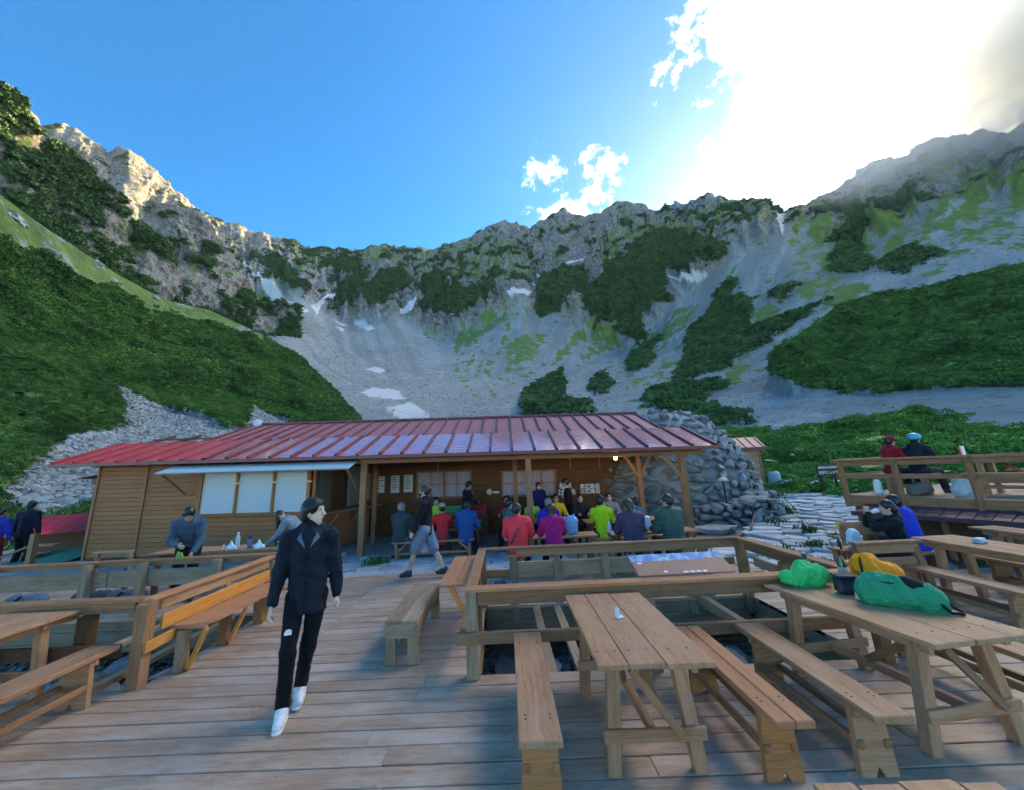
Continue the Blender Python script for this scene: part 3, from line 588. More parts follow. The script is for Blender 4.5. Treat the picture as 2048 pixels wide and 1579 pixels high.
# ------------------------------------------------------------------ scattered growth and rock (instanced stuff)
def leaf_mat(name, c1, c2, rough=0.6):
    m, nt, b = nmat(name); oi = N(nt, 'ShaderNodeObjectInfo'); geo = N(nt, 'ShaderNodeNewGeometry')
    n = N(nt, 'ShaderNodeTexNoise', {'Vector': geo.outputs['Position'], 'Scale': 0.09, 'Detail': 3.0}).outputs['Fac']
    c = mixc(nt, oi.outputs['Random'], c1, c2)
    c = mixc(nt, ramp(nt, n, [(0.42, (0, 0, 0)), (0.68, (1, 1, 1))]), c, tuple(x*0.55 for x in c1))
    n3 = N(nt, 'ShaderNodeTexNoise', {'Vector': geo.outputs['Position'], 'Scale': 0.35, 'Detail': 2.0}).outputs['Fac']
    c = mixc(nt, math_n(nt, 'MULTIPLY', ramp(nt, n3, [(0.52, (0, 0, 0)), (0.7, (1, 1, 1))]), 0.6), c, tuple(x*1.35 for x in c2))
    nt.links.new(c, b.inputs['Base Color']); b.inputs['Roughness'].default_value = rough; b.inputs['Specular IOR Level'].default_value = 0.25
    return m
PROTO = bpy.data.collections.new('scatter_shapes')
def clump_mesh(name, mat, n, leaf, flat=0.7, seed=0, core=True, aspect=2.4):
    """a dome of small leaf blades: sprays pointing up and out, with gaps"""
    g = np.random.default_rng(seed); v = []; f = []
    lobes = g.normal(size=(7, 3)); lobes[:, 2] = np.abs(lobes[:, 2])*0.8; lobes /= np.linalg.norm(lobes, axis=1)[:, None]; lobes *= g.uniform(0.45, 0.75, (7, 1))
    for i in range(n):
        c = lobes[g.integers(7)]; q = g.normal(size=3); q /= np.linalg.norm(q); q[2] = abs(q[2])*0.9-0.15
        p = (c+q*0.36*g.uniform(0.75, 1.05))*np.array([1, 1, flat]); p[2] = max(p[2], 0.0)
        dr = q*0.8+np.array([0, 0, 0.5])+g.normal(size=3)*0.45; dr /= np.linalg.norm(dr)
        sd = np.cross(dr, g.normal(size=3)); sd /= np.linalg.norm(sd)
        L = leaf*g.uniform(0.7, 1.4); w = L/aspect; k = len(v)
        v += [p-dr*L*0.4, p+sd*w*0.5+dr*L*0.1, p+dr*L*0.7, p-sd*w*0.5+dr*L*0.1]; f.append((k, k+1, k+2, k+3))
    if core:
        k = len(v)
        for j in range(6):
            w = 2*math.pi*j/6; v.append(np.array([0.6*math.cos(w), 0.6*math.sin(w), 0.0])); v.append(np.array([0.5*math.cos(w+.5), 0.5*math.sin(w+.5), 0.38*flat]))
        v.append(np.array([0, 0, 0.62*flat]))
        for j in range(6):
            a0, a1, b0, b1 = k+2*j, k+2*((j+1) % 6), k+2*j+1, k+2*((j+1) % 6)+1
            f += [(a0, a1, b1, b0), (b0, b1, k+12, k+12)[:3]]
    me = bpy.data.meshes.new(name); me.from_pydata([tuple(x) for x in v], [], f); me.update(); me.materials.append(mat)
    return me
def rock_mesh(name, mat, seed, flat=0.7, sub=2, rough=0.35, smooth=False):
    bm = bmesh.new(); bmesh.ops.create_icosphere(bm, subdivisions=sub, radius=0.5)
    g = np.random.default_rng(seed)
    co = np.array([v.co for v in bm.verts])
    for _ in range(13):                                  # chip flat facets off the pebble
        n = g.normal(size=3); n /= np.linalg.norm(n); h = g.uniform(0.20, 0.38)
        dd = co@n-h; co = co-np.where(dd > 0, dd, 0)[:, None]*n*0.92
    co = co*np.array([1.1, 0.9, flat])*g.uniform(0.9, 1.1, 3)+0.05*rough*g.normal(size=co.shape)
    for v, c in zip(bm.verts, co): v.co = c
    me = bpy.data.meshes.new(name); bm.to_mesh(me); bm.free(); me.materials.append(mat)
    if smooth: me.polygons.foreach_set('use_smooth', np.ones(len(me.polygons), dtype=bool))
    return me
def proto(name, meshes):
    c = bpy.data.collections.new(name)
    for i, me in enumerate(meshes): c.objects.link(bpy.data.objects.new(name+'_shape', me))
    return c
def scatter(name, pts, coll, smin, smax, seed, tilt=0.25, label=None, sink=0.1, zs=(0.8, 1.1), parent=None):
    g = np.random.default_rng(seed); n = len(pts); sc = g.uniform(smin, smax, n)
    pts = np.array(pts, float); pts[:, 2] -= sink*sc
    me = bpy.data.meshes.new(name); me.vertices.add(n); me.vertices.foreach_set('co', pts.astype(np.float32).ravel())
    rot = np.stack([g.normal(0, tilt, n), g.normal(0, tilt, n), g.uniform(0, 6.283, n)], 1)
    at = me.attributes.new('rot', 'FLOAT_VECTOR', 'POINT'); at.data.foreach_set('vector', rot.astype(np.float32).ravel())
    s3 = np.stack([sc, sc*g.uniform(0.8, 1.2, n), sc*g.uniform(*zs, n)], 1)
    at = me.attributes.new('sca', 'FLOAT_VECTOR', 'POINT'); at.data.foreach_set('vector', s3.astype(np.float32).ravel())
    at = me.attributes.new('pick', 'INT', 'POINT'); at.data.foreach_set('value', g.integers(0, len(coll.objects), n).astype(np.int32))
    o = obj(name, me, parent); tag(o, label=label, kind='stuff')
    ng = bpy.data.node_groups.new(name+'_scatter', 'GeometryNodeTree')
    ng.interface.new_socket('Geometry', in_out='INPUT', socket_type='NodeSocketGeometry'); ng.interface.new_socket('Geometry', in_out='OUTPUT', socket_type='NodeSocketGeometry')
    gi, go = ng.nodes.new('NodeGroupInput'), ng.nodes.new('NodeGroupOutput')
    ip = ng.nodes.new('GeometryNodeInstanceOnPoints'); ci = ng.nodes.new('GeometryNodeCollectionInfo')
    ci.inputs['Collection'].default_value = coll; ci.inputs['Separate Children'].default_value = True; ci.inputs['Reset Children'].default_value = True
    ip.inputs['Pick Instance'].default_value = True
    def at(nm, ty): x = ng.nodes.new('GeometryNodeInputNamedAttribute'); x.data_type = ty; x.inputs['Name'].default_value = nm; return x.outputs[0]
    e2r = ng.nodes.new('FunctionNodeEulerToRotation')
    L = ng.links.new
    L(gi.outputs[0], ip.inputs['Points']); L(ci.outputs[0], ip.inputs['Instance']); L(at('pick', 'INT'), ip.inputs['Instance Index'])
    L(at('rot', 'FLOAT_VECTOR'), e2r.inputs[0]); L(e2r.outputs[0], ip.inputs['Rotation']); L(at('sca', 'FLOAT_VECTOR'), ip.inputs['Scale'])
    L(ip.outputs[0], go.inputs[0])
    md = o.modifiers.new('scatter', 'NODES'); md.node_group = ng
    return o
PINE = leaf_mat('dwarf_pine_foliage', (0.045, 0.13, 0.026), (0.115, 0.245, 0.05))
PINE_FAR = leaf_mat('far_pine_foliage', (0.042, 0.105, 0.034), (0.10, 0.19, 0.055))
BIRCH = leaf_mat('thicket_foliage', (0.06, 0.165, 0.028), (0.15, 0.31, 0.055))
far_c = proto('far_clump', [clump_mesh('clump', PINE_FAR, 60, 0.42, 0.75, i, aspect=1.5) for i in range(4)])
pine_c = proto('pine_clump', [clump_mesh('clump', PINE, 190, 0.18, 0.7, 10+i, aspect=1.7) for i in range(5)])
near_c = proto('thicket_clump', [clump_mesh('clump', BIRCH, 1100, 0.085, 0.6, 20+i, aspect=1.7) for i in range(5)])
pnear_c = proto('pine_near_clump', [clump_mesh('clump', PINE, 700, 0.10, 0.7, 30+i, aspect=2.0) for i in range(4)])
scatter('shrubbery', CIRQUE_SHRUBS, far_c, 2.0, 4.0, 1, label='dark shrub patches on the cliffs and scree')
scatter('shrubbery', np.concatenate([CRAG_A, CRAG_B]), far_c, 2.0, 4.2, 2, label='dark shrubs clinging to the left crags')
dl = np.linalg.norm(LEFT_SHRUBS, axis=1)
scatter('shrubbery', LEFT_SHRUBS[dl < 105], pnear_c, 0.6, 1.4, 8, label='dwarf pine at the foot of the left slope')
scatter('shrubbery', LEFT_SHRUBS[dl >= 125][::16], pine_c, 1.8, 2.8, 9, label='taller dwarf pines standing out of the left slope')
scatter('shrubbery', LEFT_SHRUBS[dl >= 105], pine_c, 0.8, 1.7, 3, label='dwarf pine covering the left slope')
scatter('shrubbery', RIGHT_SHRUBS[::12], pine_c, 3.0, 4.6, 10, label='taller dwarf pines standing out of the right spur')
scatter('shrubbery', RIGHT_SHRUBS, pine_c, 1.4, 3.0, 4, label='dwarf pine covering the right spur')
dn = np.linalg.norm(NEAR_SHRUBS, axis=1)
scatter('shrubbery', NEAR_SHRUBS[dn > 34][::6], near_c, 1.8, 3.0, 12, label='taller bushes rising out of the thicket behind the upper terrace')
scatter('shrubbery', NEAR_SHRUBS[dn <= 34], near_c, 0.45, 1.0, 14, label='low green bushes at the foot of the thicket')
scatter('shrubbery', NEAR_SHRUBS[dn > 34], near_c, 0.6, 1.6, 5, label='green thicket behind the upper terrace')
ROCKFAR = rockmat('rubble_stone', (0.17, 0.185, 0.185), (0.34, 0.36, 0.36), scale=0.7)
rub_c = proto('rubble_stone', [rock_mesh('rubble', ROCKFAR, 60+i, 0.6, 1) for i in range(6)])
scatter('rubble', SCREE_ROCKS, rub_c, 0.8, 3.2, 13, tilt=0.5, label='boulders lying on the scree of the bowl')
scatter('rubble', LEFT_ROCKS, rub_c, 0.35, 1.5, 6, tilt=0.5, label='grey rubble in the gully beside the left slope')
scatter('rubble', LEFT_GRASS_ROCKS, rub_c, 1.0, 4.0, 7, tilt=0.4, label='pale rocks along the grassy edge of the left slope')

# ------------------------------------------------------------------ terrace deck: planks run along X, 0.19 m pitch, two open pits
deck = empty('deck_floor'); tag(deck, 'weathered plank deck of the terrace', kind='structure')
PITCH = 0.1905
WELL_R = (-0.40, 3.46, 4.20, 6.20); WELL_L = (-9.5, -3.80, 4.28, 6.42)
def plank_row(y, spans):
    for x0, x1 in spans:
        cuts = [x0]
        if y > 4.6 and x0 < -2.5 < x1: cuts.append(-2.5+random.uniform(-.004, .004))
        x = x0
        while x1-x > 5.2:
            x += random.uniform(3.2, 4.4)
            if all(abs(x-c) > 0.9 for c in cuts) and x1-x > 0.8: cuts.append(x)
        cuts = sorted(cuts)+[x1]
        for a, b in zip(cuts[:-1], cuts[1:]):
            dz = random.uniform(-0.0025, 0.0025); w = PITCH-random.uniform(0.009, 0.015)
            o = block('plank', a+0.0015, b-0.0015, y-w/2, y+w/2, -0.045+dz, dz, WD['deck'], deck, ch=0.004)
            o.rotation_euler.x += random.uniform(-0.006, 0.006)
n_rows = int((8.42-1.0)/PITCH)
for i in range(n_rows):
    y = 1.02+PITCH*(i+0.5); x0, x1 = -9.5, 9.2
    if y > 6.9: x1 = 4.4+0.2*math.sin(i*2.1)
    if y > 6.45: x0 = -11.0
    spans = [(x0, x1)]
    for (wx0, wx1, wy0, wy1) in (WELL_R, WELL_L):
        if wy0 < y < wy1:
            ns = []
            for a, b in spans:
                if wx0 > a+0.05: ns.append((a, min(b, wx0)))
                if wx1 < b-0.05: ns.append((max(a, wx1), b))
                if wx0 <= a+0.05 and wx1 <= a: ns.append((a, b))
            spans = ns
    plank_row(y, spans)
for y in (1.5, 3.0, 4.05, 6.42, 7.4):     # joists under the planks
    if y in (1.5, 3.0, 7.4): block('joist', -9.4, 4.3, y-0.05, y+0.05, -0.22, -0.05, WD['dark'], deck)
# pit linings: boarded faces and rock floor
def fascia(x0, x1, y, zt, n, mat=WD['grey'], h=0.15):
    for k in range(n): block('fascia_board', x0, x1, y-0.02, y+0.02, zt-(k+1)*h+0.006, zt-k*h, mat, deck)
fascia(-0.40, 3.46, 6.235, -0.05, 3); fascia(-9.5, -3.8, 6.46, -0.05, 3); fascia(-9.5, -3.82, 4.235, -0.05, 3); fascia(-0.40, 3.46, 4.165, -0.05, 3)
for x in (-0.45, 3.50, -3.765):
    for k in range(3): block('fascia_board', x-0.02, x+0.02, 4.26, 6.16, -0.05-(k+1)*0.15+0.006, -0.05-k*0.15, WD['rail'] if x == -3.765 else WD['grey'], deck)
pit_c = [rock_mesh('pit_rock', RK['pit'], 80+i, 0.7, 3, 0.15) for i in range(7)]
def pit(bx, seed, label, n):
    root = empty('rock_pit', ((bx[0]+bx[1])/2, (bx[2]+bx[3])/2, -0.85)); tag(root, label, kind='structure')
    g = np.random.default_rng(seed); pts = []
    for i in range(n):
        for _ in range(30):
            x, y = g.uniform(bx[0]+.15, bx[1]-.15), g.uniform(bx[2]+.15, bx[3]-.15); s = g.uniform(0.35, 0.75)
            if all(math.hypot(x-a, y-b) > 0.36*(s+c) for a, b, c in pts): break
        pts.append((x, y, s))
        o = obj('rock', pit_c[i % 7], root); o.location = (x-root.location.x, y-root.location.y, g.uniform(-0.02, 0.22)); o.scale = (s*1.25, s*1.05, s*0.9)
        o.rotation_euler = (g.uniform(-.5, .5), g.uniform(-.5, .5), g.uniform(0, 6.3))
pit(WELL_R, 4, 'grey boulders in the open pit below the deck beside the long table', 46)
pit((-6.6, -3.8, 4.28, 6.42), 5, 'grey boulders in the open pit on the left', 34)

# ------------------------------------------------------------------ railings
def post(x, y, z0, z1, parent, mat=WD['rail'], w=0.10, d=0.10): return block('post', x-w/2, x+w/2, y-d/2, y+d/2, z0, z1, mat, parent, ch=0.005)
R = empty('railing', (1.5, 5.2, 0), label='brown timber railing around the rock pit in the middle', category='railing')
def rel(o, root):
    o.location = Vector(o.location)-Vector(root.location); return o
def RB(root, name, *a, **k): return rel(block(name, *a, parent=root, **k), root)
def RP(root, *a, **k): return rel(post(*a[:4], root, **k), root)
def RBM(root, name, a, b, w, h, mat, **k): return rel(beam(name, a, b, w, h, mat, root, **k), root)
RB(R, 'top_rail', -0.47, 3.62, 4.13, 4.27, 0.772, 0.805, WD['red']); RB(R, 'under_rail', -0.36, 3.44, 4.18, 4.22, 0.64, 0.770, WD['rail'])
RB(R, 'top_rail', -0.48, -0.36, 4.275, 6.09, 0.770, 0.803, WD['rail'])
RB(R, 'top_rail', -0.48, 3.46, 6.10, 6.22, 0.771, 0.803, WD['rail']); RB(R, 'under_rail', 0.10, 3.38, 6.135, 6.175, 0.665, 0.769, WD['red'])
RB(R, 'top_rail', 3.36, 3.50, 4.275, 6.095, 0.772, 0.804, WD['rail']); RB(R, 'under_rail', 3.42, 3.46, 4.30, 6.02, 0.645, 0.770, WD['rail'])
RP(R, -0.42, 4.205, 0.0, 0.770, w=0.115, d=0.11, mat=WD['grey']); RP(R, 3.53, 4.205, 0, 0.770); RP(R, 1.35, 4.205, 0, 0.639, mat=WD['grey'])
RP(R, -0.42, 6.16, 0.0, 0.768); RP(R, -0.42, 5.2, 0.0, 0.768, w=0.07)
for x in (0.05, 0.70, 1.43): RP(R, x, 6.265-0.06, -0.26, 0.664, mat=WD['grey'], w=0.10, d=0.05)
for x in (2.66, 2.92): RP(R, x, 6.205, -0.24, 0.664, mat=WD['grey'], w=0.11, d=0.05)
RP(R, 3.43, 6.14, -0.2, 0.768, w=0.12, d=0.1, mat=WD['rail']); RP(R, 3.44, 5.25, 0, 0.644, w=0.11, d=0.1)
RB(R, 'back_board', -0.02, 2.70, 6.235, 6.275, 0.35, 0.575, WD['grey'], ch=0.012)
RB(R, 'side_board', -0.40, -0.02, 6.24, 6.28, 0.36, 0.47, WD['rail']); RB(R, 'side_board', 2.98, 3.37, 6.24, 6.28, 0.40, 0.50, WD['rail'])
RB(R, 'lower_beam', -0.56, 3.60, 4.09, 4.145, 0.325, 0.425, WD['rail']); RB(R, 'lower_beam', -0.54, -0.485, 4.15, 6.1, 0.325, 0.425, WD['rail'])
RB(R, 'side_rail', 3.515, 3.555, 4.45, 6.02, 0.42, 0.54, WD['grey'])
for x, w in ((0.36, 0.10), (0.66, 0.10)): RBM(R, 'pit_beam', (x-0.02, 6.20, -0.05), (x, 4.18, -0.05), w, 0.06, WD['grey'])
RBM(R, 'pit_beam', (2.74, 6.20, -0.02), (2.82, 4.18, -0.06), 0.09, 0.14, WD['grey'])
RBM(R, 'pit_post', (0.98, 4.34, -0.8), (0.98, 4.34, -0.03), 0.12, 0.12, WD['dark'])

L = empty('railing', (-4.6, 5.4, 0), label='timber railing with grey back boards around the rock pit on the left', category='railing')
RB(L, 'top_rail', -9.4, -3.98, 4.33, 4.46, 0.772, 0.805, WD['rail']); RB(L, 'under_rail', -9.4, -4.05, 4.375, 4.415, 0.66, 0.770, WD['rail'])
RBM(L, 'top_rail', (-3.88, 4.34, 0.79), (-3.78, 6.45, 0.79), 0.13, 0.034, WD['red']); RBM(L, 'under_rail', (-3.86, 4.48, 0.71), (-3.79, 6.3, 0.71), 0.04, 0.11, WD['table'])
RB(L, 'top_rail', -10.6, -3.75, 6.56, 6.69, 0.771, 0.804, WD['rail'])
RP(L, -3.84, 4.29, -0.02, 0.770, w=0.13, d=0.12, mat=WD['rail']); RP(L, -4.52, 4.36, -0.3, 0.659, w=0.13, d=0.12, mat=WD['dark'])
RP(L, -3.80, 6.40, 0, 0.769, w=0.11, d=0.12, mat=WD['grey'])
RP(L, -3.80, 5.42, 0, 0.654, w=0.05, d=0.05, mat=WD['table'])
for x in (-9.6, -8.55, -6.9, -5.98, -4.75): RP(L, x, 6.50, -0.3, 0.770, w=0.12, d=0.10, mat=WD['grey'])
for x0, x1 in ((-10.5, -8.5), (-8.49, -6.6), (-6.59, -4.0)):
    RB(L, 'back_board', x0, x1, 6.555, 6.585, 0.40, 0.655, WD['grey'], ch=0.01)
RB(L, 'under_rail', -10.5, -4.0, 6.60, 6.64, 0.70, 0.770, WD['rail'])
RB(L, 'lower_beam', -6.4, -4.0, 4.20, 4.25, 0.30, 0.42, WD['dark'])
for k, x in enumerate((-5.2, -4.3)): RBM(L, 'pit_beam', (x, 6.42, -0.05), (x-0.1, 4.3, -0.05), 0.1, 0.06, WD['grey'])

# fixed bench of fresh orange wood along the left railing
B = empty('fixed_bench', (-3.6, 5.3, 0), label='fresh orange fixed bench with rounded end along the left railing', category='bench')
out = [(-3.77, 4.56)]+[(-3.55+0.20*math.sin(t)*1.0-0.02, 4.56+0.20*(1-math.cos(t))) for t in np.linspace(0.0, math.pi/2, 7)]+[(-3.34, 6.12), (-3.70, 6.16)]
o = obj('seat', prism_mesh('seat', [(x+3.6, y-5.3) for x, y in out], 0.032, WD['red'], axis='z'), B, (0, 0, 0.452))
RBM(B, 'backrest', (-3.775, 4.42, 0.545), (-3.705, 6.2, 0.565), 0.028, 0.15, WD['new'])
RBM(B, 'front_board', (-3.745, 4.22, 0.375), (-3.735, 5.2, 0.395), 0.03, 0.105, WD['new'])
for y in (4.60, 5.25, 5.92):
    RB(B, 'leg', -3.70, -3.60, y-0.05, y+0.05, 0.0, 0.41, WD['grey'] if y < 5 else WD['rail'])
    RB(B, 'bearer', -3.72, -3.40, y-0.02, y+0.02, 0.411, 0.435, WD['red'])
    RBM(B, 'brace', (-3.57, y, 0.02), (-3.40, y, 0.405), 0.05, 0.04, WD['new'])

# fold-down side table of reddish boards on the pit railing
T = empty('side_table', (-0.68, 5.6, 0), label='reddish two-board shelf table fixed to the left of the middle railing', category='table')
RB(T, 'top_board', -0.865, -0.665, 4.86, 6.40, 0.635, 0.665, WD['red']); RB(T, 'top_board', -0.658, -0.525, 4.86, 6.40, 0.635, 0.665, WD['red'])
for y in (5.05, 6.2):
    RBM(T, 'brace', (-0.50, y, 0.16), (-0.76, y, 0.615), 0.04, 0.06, WD['new']); RB(T, 'bearer', -0.84, -0.50, y-0.025, y+0.025, 0.60, 0.634, WD['new'])

# ------------------------------------------------------------------ trestle tables and benches
SCREW = plain('rusty_screw', (0.06, 0.05, 0.045), 0.5, metallic=0.6)
screw_me = lathe_mesh('screw', [(0.007, 0.0), (0.0065, 0.0015)], SCREW, 8)
def screws(t, pts):
    for p_ in pts: obj('screw', screw_me, t, p_)
def trestle_table(x0, x1, y0, y1, label, boards=3, mat=WD['table'], h=0.73, splay=0.05, near_leg=0.23, z0=0.0, group=None, rz=0.0, low=0.2):
    cx, cy = (x0+x1)/2, (y0+y1)/2; t = empty('picnic_table', (cx, cy, z0), rz, label, 'table', group)
    w, L_ = x1-x0, y1-y0; xs = [-w/2]
    parts = [1.0+0.25*random.uniform(-1, 1) for _ in range(boards)]; s = sum(parts)
    for p in parts: xs.append(xs[-1]+w*p/s)
    for a, b in zip(xs[:-1], xs[1:]):
        e = random.uniform(-.012, .012); block('top_board', a+0.002, b-0.002, -L_/2+e, L_/2+e, h-0.034+random.uniform(0, .001), h, mat, t)
    screws(t, [((a+b)/2+dx, ye*(L_/2-near_leg)-0.035, h+0.0002) for a, b in zip(xs[:-1], xs[1:]) for dx in (-0.06, 0.06) for ye in (-1, 1)])
    for s in (-1, 1): block('apron', s*(w/2-0.09)-0.02, s*(w/2-0.09)+0.02, -L_/2+0.10, L_/2-0.10, h-0.105, h-0.035, mat, t)
    for ye in (-1, 1):
        y = ye*(L_/2-near_leg)
        block('cross_bearer', -w/2+0.03, w/2-0.03, y-0.055, y-0.015, h-0.095, h-0.036, mat, t)
        for s in (-1, 1): beam('leg', (s*(w/2-0.13+splay), y+0.03, 0.0), (s*(w/2-0.15), y+0.03, h-0.036), 0.085, 0.075, mat, t, up=(0, 1, 0))
        block('foot_stretcher', -w/2+0.03, w/2-0.03, y-0.035, y-0.008, low, low+0.075, mat, t)
    beam('brace', (-w/2+0.20, -L_/2+near_leg+0.04, h-0.07), (0, L_*0.12, low+0.05), 0.04, 0.05, WD['rail'], t)
    beam('brace', (w/2-0.20, -L_/2+near_leg-0.06, low+0.05), (-w/2+0.24, -L_/2+near_leg-0.06, h-0.10), 0.03, 0.05, WD['rail'], t)
    beam('stretcher', (0, -L_/2+near_leg, low+0.04), (0, L_/2-near_leg, low+0.04), 0.05, 0.06, mat, t)
    return t
def plank_bench(x0, x1, y0, y1, label, h=0.43, mat=WD['table'], end=WD['table'], z0=0.0, group=None, rz=0.0, notch=True, inset=0.22, boards=1):
    cx, cy = (x0+x1)/2, (y0+y1)/2; t = empty('plank_bench', (cx, cy, z0), rz, label, 'bench', group); w, L_ = x1-x0, y1-y0
    for k in range(boards): block('seat_board', -w/2+k*w/boards+0.001, -w/2+(k+1)*w/boards-0.001, -L_/2, L_/2, h-0.045, h, mat, t, ch=0.006)
    for ye in (-1, 1):
        y = ye*(L_/2-inset); a = w/2-0.015
        prof = [(-a-0.012, 0), (-0.032, 0), (0, 0.055), (0.032, 0), (a+0.012, 0), (a-0.01, h-0.046), (-a+0.01, h-0.046)] if notch else [(-a, 0), (a, 0), (a, h-0.046), (-a, h-0.046)]
        o = obj('end_panel', prism_mesh('panel', prof, 0.045, end, axis='y'), t, (0, y, 0))
        block('cross_bearer', -a, a, y+ye*0.024, y+ye*0.055, h-0.10, h-0.046, mat, t)
    screws(t, [(sx*w*0.3, ye*(L_/2-inset)+q, h+0.0002) for sx in (-1, 1) for ye in (-1, 1) for q in (-0.02, 0.02)])
    for s in (-1, 1): block('stretcher', s*(w/2-0.035)-0.02, s*(w/2-0.035)+0.02, -L_/2+inset-0.035, L_/2-inset+0.035, 0.15, 0.20, WD['rail'], t)
    return t
tc = trestle_table(0.51, 1.23, 2.70, 4.07, 'long three-board table with a small white clip on it beside the pit railing', boards=3)
plank_bench(-0.01, 0.245, 2.57, 4.06, 'thick single-plank bench left of the table with the white clip', end=WD['end'])
plank_bench(1.50, 1.735, 2.65, 4.05, 'pinkish plank bench with notched orange end panel right of the table with the clip', end=WD['end'], boards=2, mat=WD['red'])
plank_bench(2.08, 2.315, 2.66, 4.06, 'weathered plank bench with notched end beside the table carrying the green bags', end=WD['table'])
tr = trestle_table(2.57, 3.35, 2.835, 4.215, 'long table carrying the green bags and bottles', boards=3, splay=0.08, near_leg=0.20, rz=rad(7.5))
plank_bench(3.72, 3.96, 2.95, 4.5, 'plank bench on the far side of the table with the green bags', end=WD['rail'])
trestle_table(1.10, 1.76, 0.55, 1.765, 'pale table whose near corner shows at the bottom edge', boards=4)
trestle_table(-5.40, -4.60, 3.05, 4.50, 'trestle table at the left edge in front of the left railing', boards=4, mat=WD['table'], near_leg=0.4)
plank_bench(-4.28, -3.97, 2.62, 4.20, 'plank bench with low stretchers in front of the table at the left edge', end=WD['table'], mat=WD['table'], inset=0.24)
# small old box bench
S = empty('box_bench', (-1.205, 5.18, 0), label='low weathered bench with square box legs on the open deck', category='bench')
for k in range(2): RB(S, 'seat_board', -1.385+k*0.178, -1.385+(k+1)*0.178-0.003, 4.50, 5.86, 0.395, 0.425, WD['grey'])
for s, x in ((-1, -1.355), (1, -1.055)): RB(S, 'side_rail', x-0.02, x+0.02, 4.56, 5.80, 0.275, 0.394, WD['rail'])
for ye, y in ((-1, 4.56), (1, 5.80)):
    RB(S, 'end_rail', -1.385, -1.028, y-0.062 if ye < 0 else y+0.002, y-0.002 if ye < 0 else y+0.062, 0.255, 0.393, WD['grey'])
    for x in (-1.325, -1.085): RB(S, 'leg', x-0.058, x+0.058, y-0.055 if ye < 0 else y-0.0, y+0.0 if ye < 0 else y+0.055, 0.0, 0.254, WD['grey'])
RB(S, 'stretcher', -1.25, -1.16, 4.62, 5.74, 0.15, 0.24, WD['rail'])
# mountain chart on the railing
C = empty('panorama_board', (1.76, 4.30, 0.807), label='slanted painted mountain panorama board on the railing', category='board')
def chart_mat():
    m, nt, b = nmat('painted_panorama'); tc_ = N(nt, 'ShaderNodeTexCoord'); sp = N(nt, 'ShaderNodeSeparateXYZ', {0: tc_.outputs['Object']})
    n = N(nt, 'ShaderNodeTexNoise', {'Vector': N(nt, 'ShaderNodeCombineXYZ', {0: sp.outputs[0]}).outputs[0], 'Scale': 4.5, 'Detail': 3.0}).outputs['Fac']
    line = math_n(nt, 'ADD', math_n(nt, 'MULTIPLY', math_n(nt, 'SUBTRACT', n, 0.5), 0.12), 0.05)
    sky_ = math_n(nt, 'GREATER_THAN', sp.outputs[1], line)
    cn = N(nt, 'ShaderNodeTexNoise', {'Vector': tc_.outputs['Object'], 'Scale': 9.0, 'Detail': 4.0}).outputs['Fac']
    skyc = mixc(nt, ramp(nt, cn, [(0.45, (0, 0, 0)), (0.62, (1, 1, 1))]), (0.06, 0.19, 0.45), (0.33, 0.45, 0.56))
    hill = mixc(nt, cn, (0.27, 0.12, 0.075), (0.36, 0.17, 0.11))
    nt.links.new(mixc(nt, sky_, hill, skyc), b.inputs['Base Color']); b.inputs['Roughness'].default_value = 0.6; return m
cm = chart_mat()
o = obj('chart', box_mesh(0.99, 0.33, 0.02, 0.003, cm), C, (0.04, 0.12, 0.075)); o.rotation_euler = (rad(24), 0, rad(0.5))
white = plain('white_paint', (0.75, 0.76, 0.76), 0.5)
for x0, y0, w in ((-0.42, 0.02, 0.05), (-0.20, -0.125, 0.04), (0.0, -0.14, 0.055), (0.07, -0.14, 0.05), (0.135, -0.14, 0.05), (0.20, -0.14, 0.04)):
    q = obj('caption', box_mesh(w, 0.018, 0.003, 0, white), o, (x0, y0, 0.0115))
for x in (-0.4, 0.45): RBM(C, 'prop', (1.76+x, 4.32, 0.81), (1.76+x, 4.52, 0.93), 0.03, 0.02, WD['rail'])

# ------------------------------------------------------------------ paved yard, flagstones, path
TILT = 0.0232
def yard_z(x, y): return -0.03-TILT*(x+3.8)
def voronoi_cells(pts, pad):
    """convex cells of 2-D points, clipped by half planes; returns list of polygons"""
    out = []
    for i, p in enumerate(pts):
        d = np.hypot(*(pts-p).T); nb = np.argsort(d)[1:14]; r = 0.75*d[nb[5]]
        P = [p+r*np.array([math.cos(t), math.sin(t)]) for t in np.linspace(0, 2*math.pi, 11)[:-1]]
        for j in nb:
            n = pts[j]-p; L_ = np.linalg.norm(n); n = n/L_; h = L_/2-pad; Q = []
            for k in range(len(P)):
                a, b = P[k], P[(k+1) % len(P)]; da, db = (a-p)@n-h, (b-p)@n-h
                if da <= 0: Q.append(a)
                if da*db < 0: t = da/(da-db); Q.append(a+t*(b-a))
            P = Q
            if len(P) < 3: break
        out.append(P)
    return out
def flag_mesh(P, c, t, mat, g):
    n = len(P); q = [np.array(p)-c for p in P]; v = []; f = []
    for s, z in ((0.97, -t), (1.0, -0.012), (0.93, 0.0)):
        for p in q: v.append((p[0]*s, p[1]*s, z+(g.uniform(-.006, .006) if z == 0 else 0)))
    for r in range(2):
        for k in range(n): k2 = (k+1) % n; f.append((r*n+k, r*n+k2, (r+1)*n+k2, (r+1)*n+k))
    v.append((0, 0, 0.004)); f += [(2*n+k, 2*n+(k+1) % n, 3*n) for k in range(n)]
    return mesh_from('flagstone', v, f, [mat])
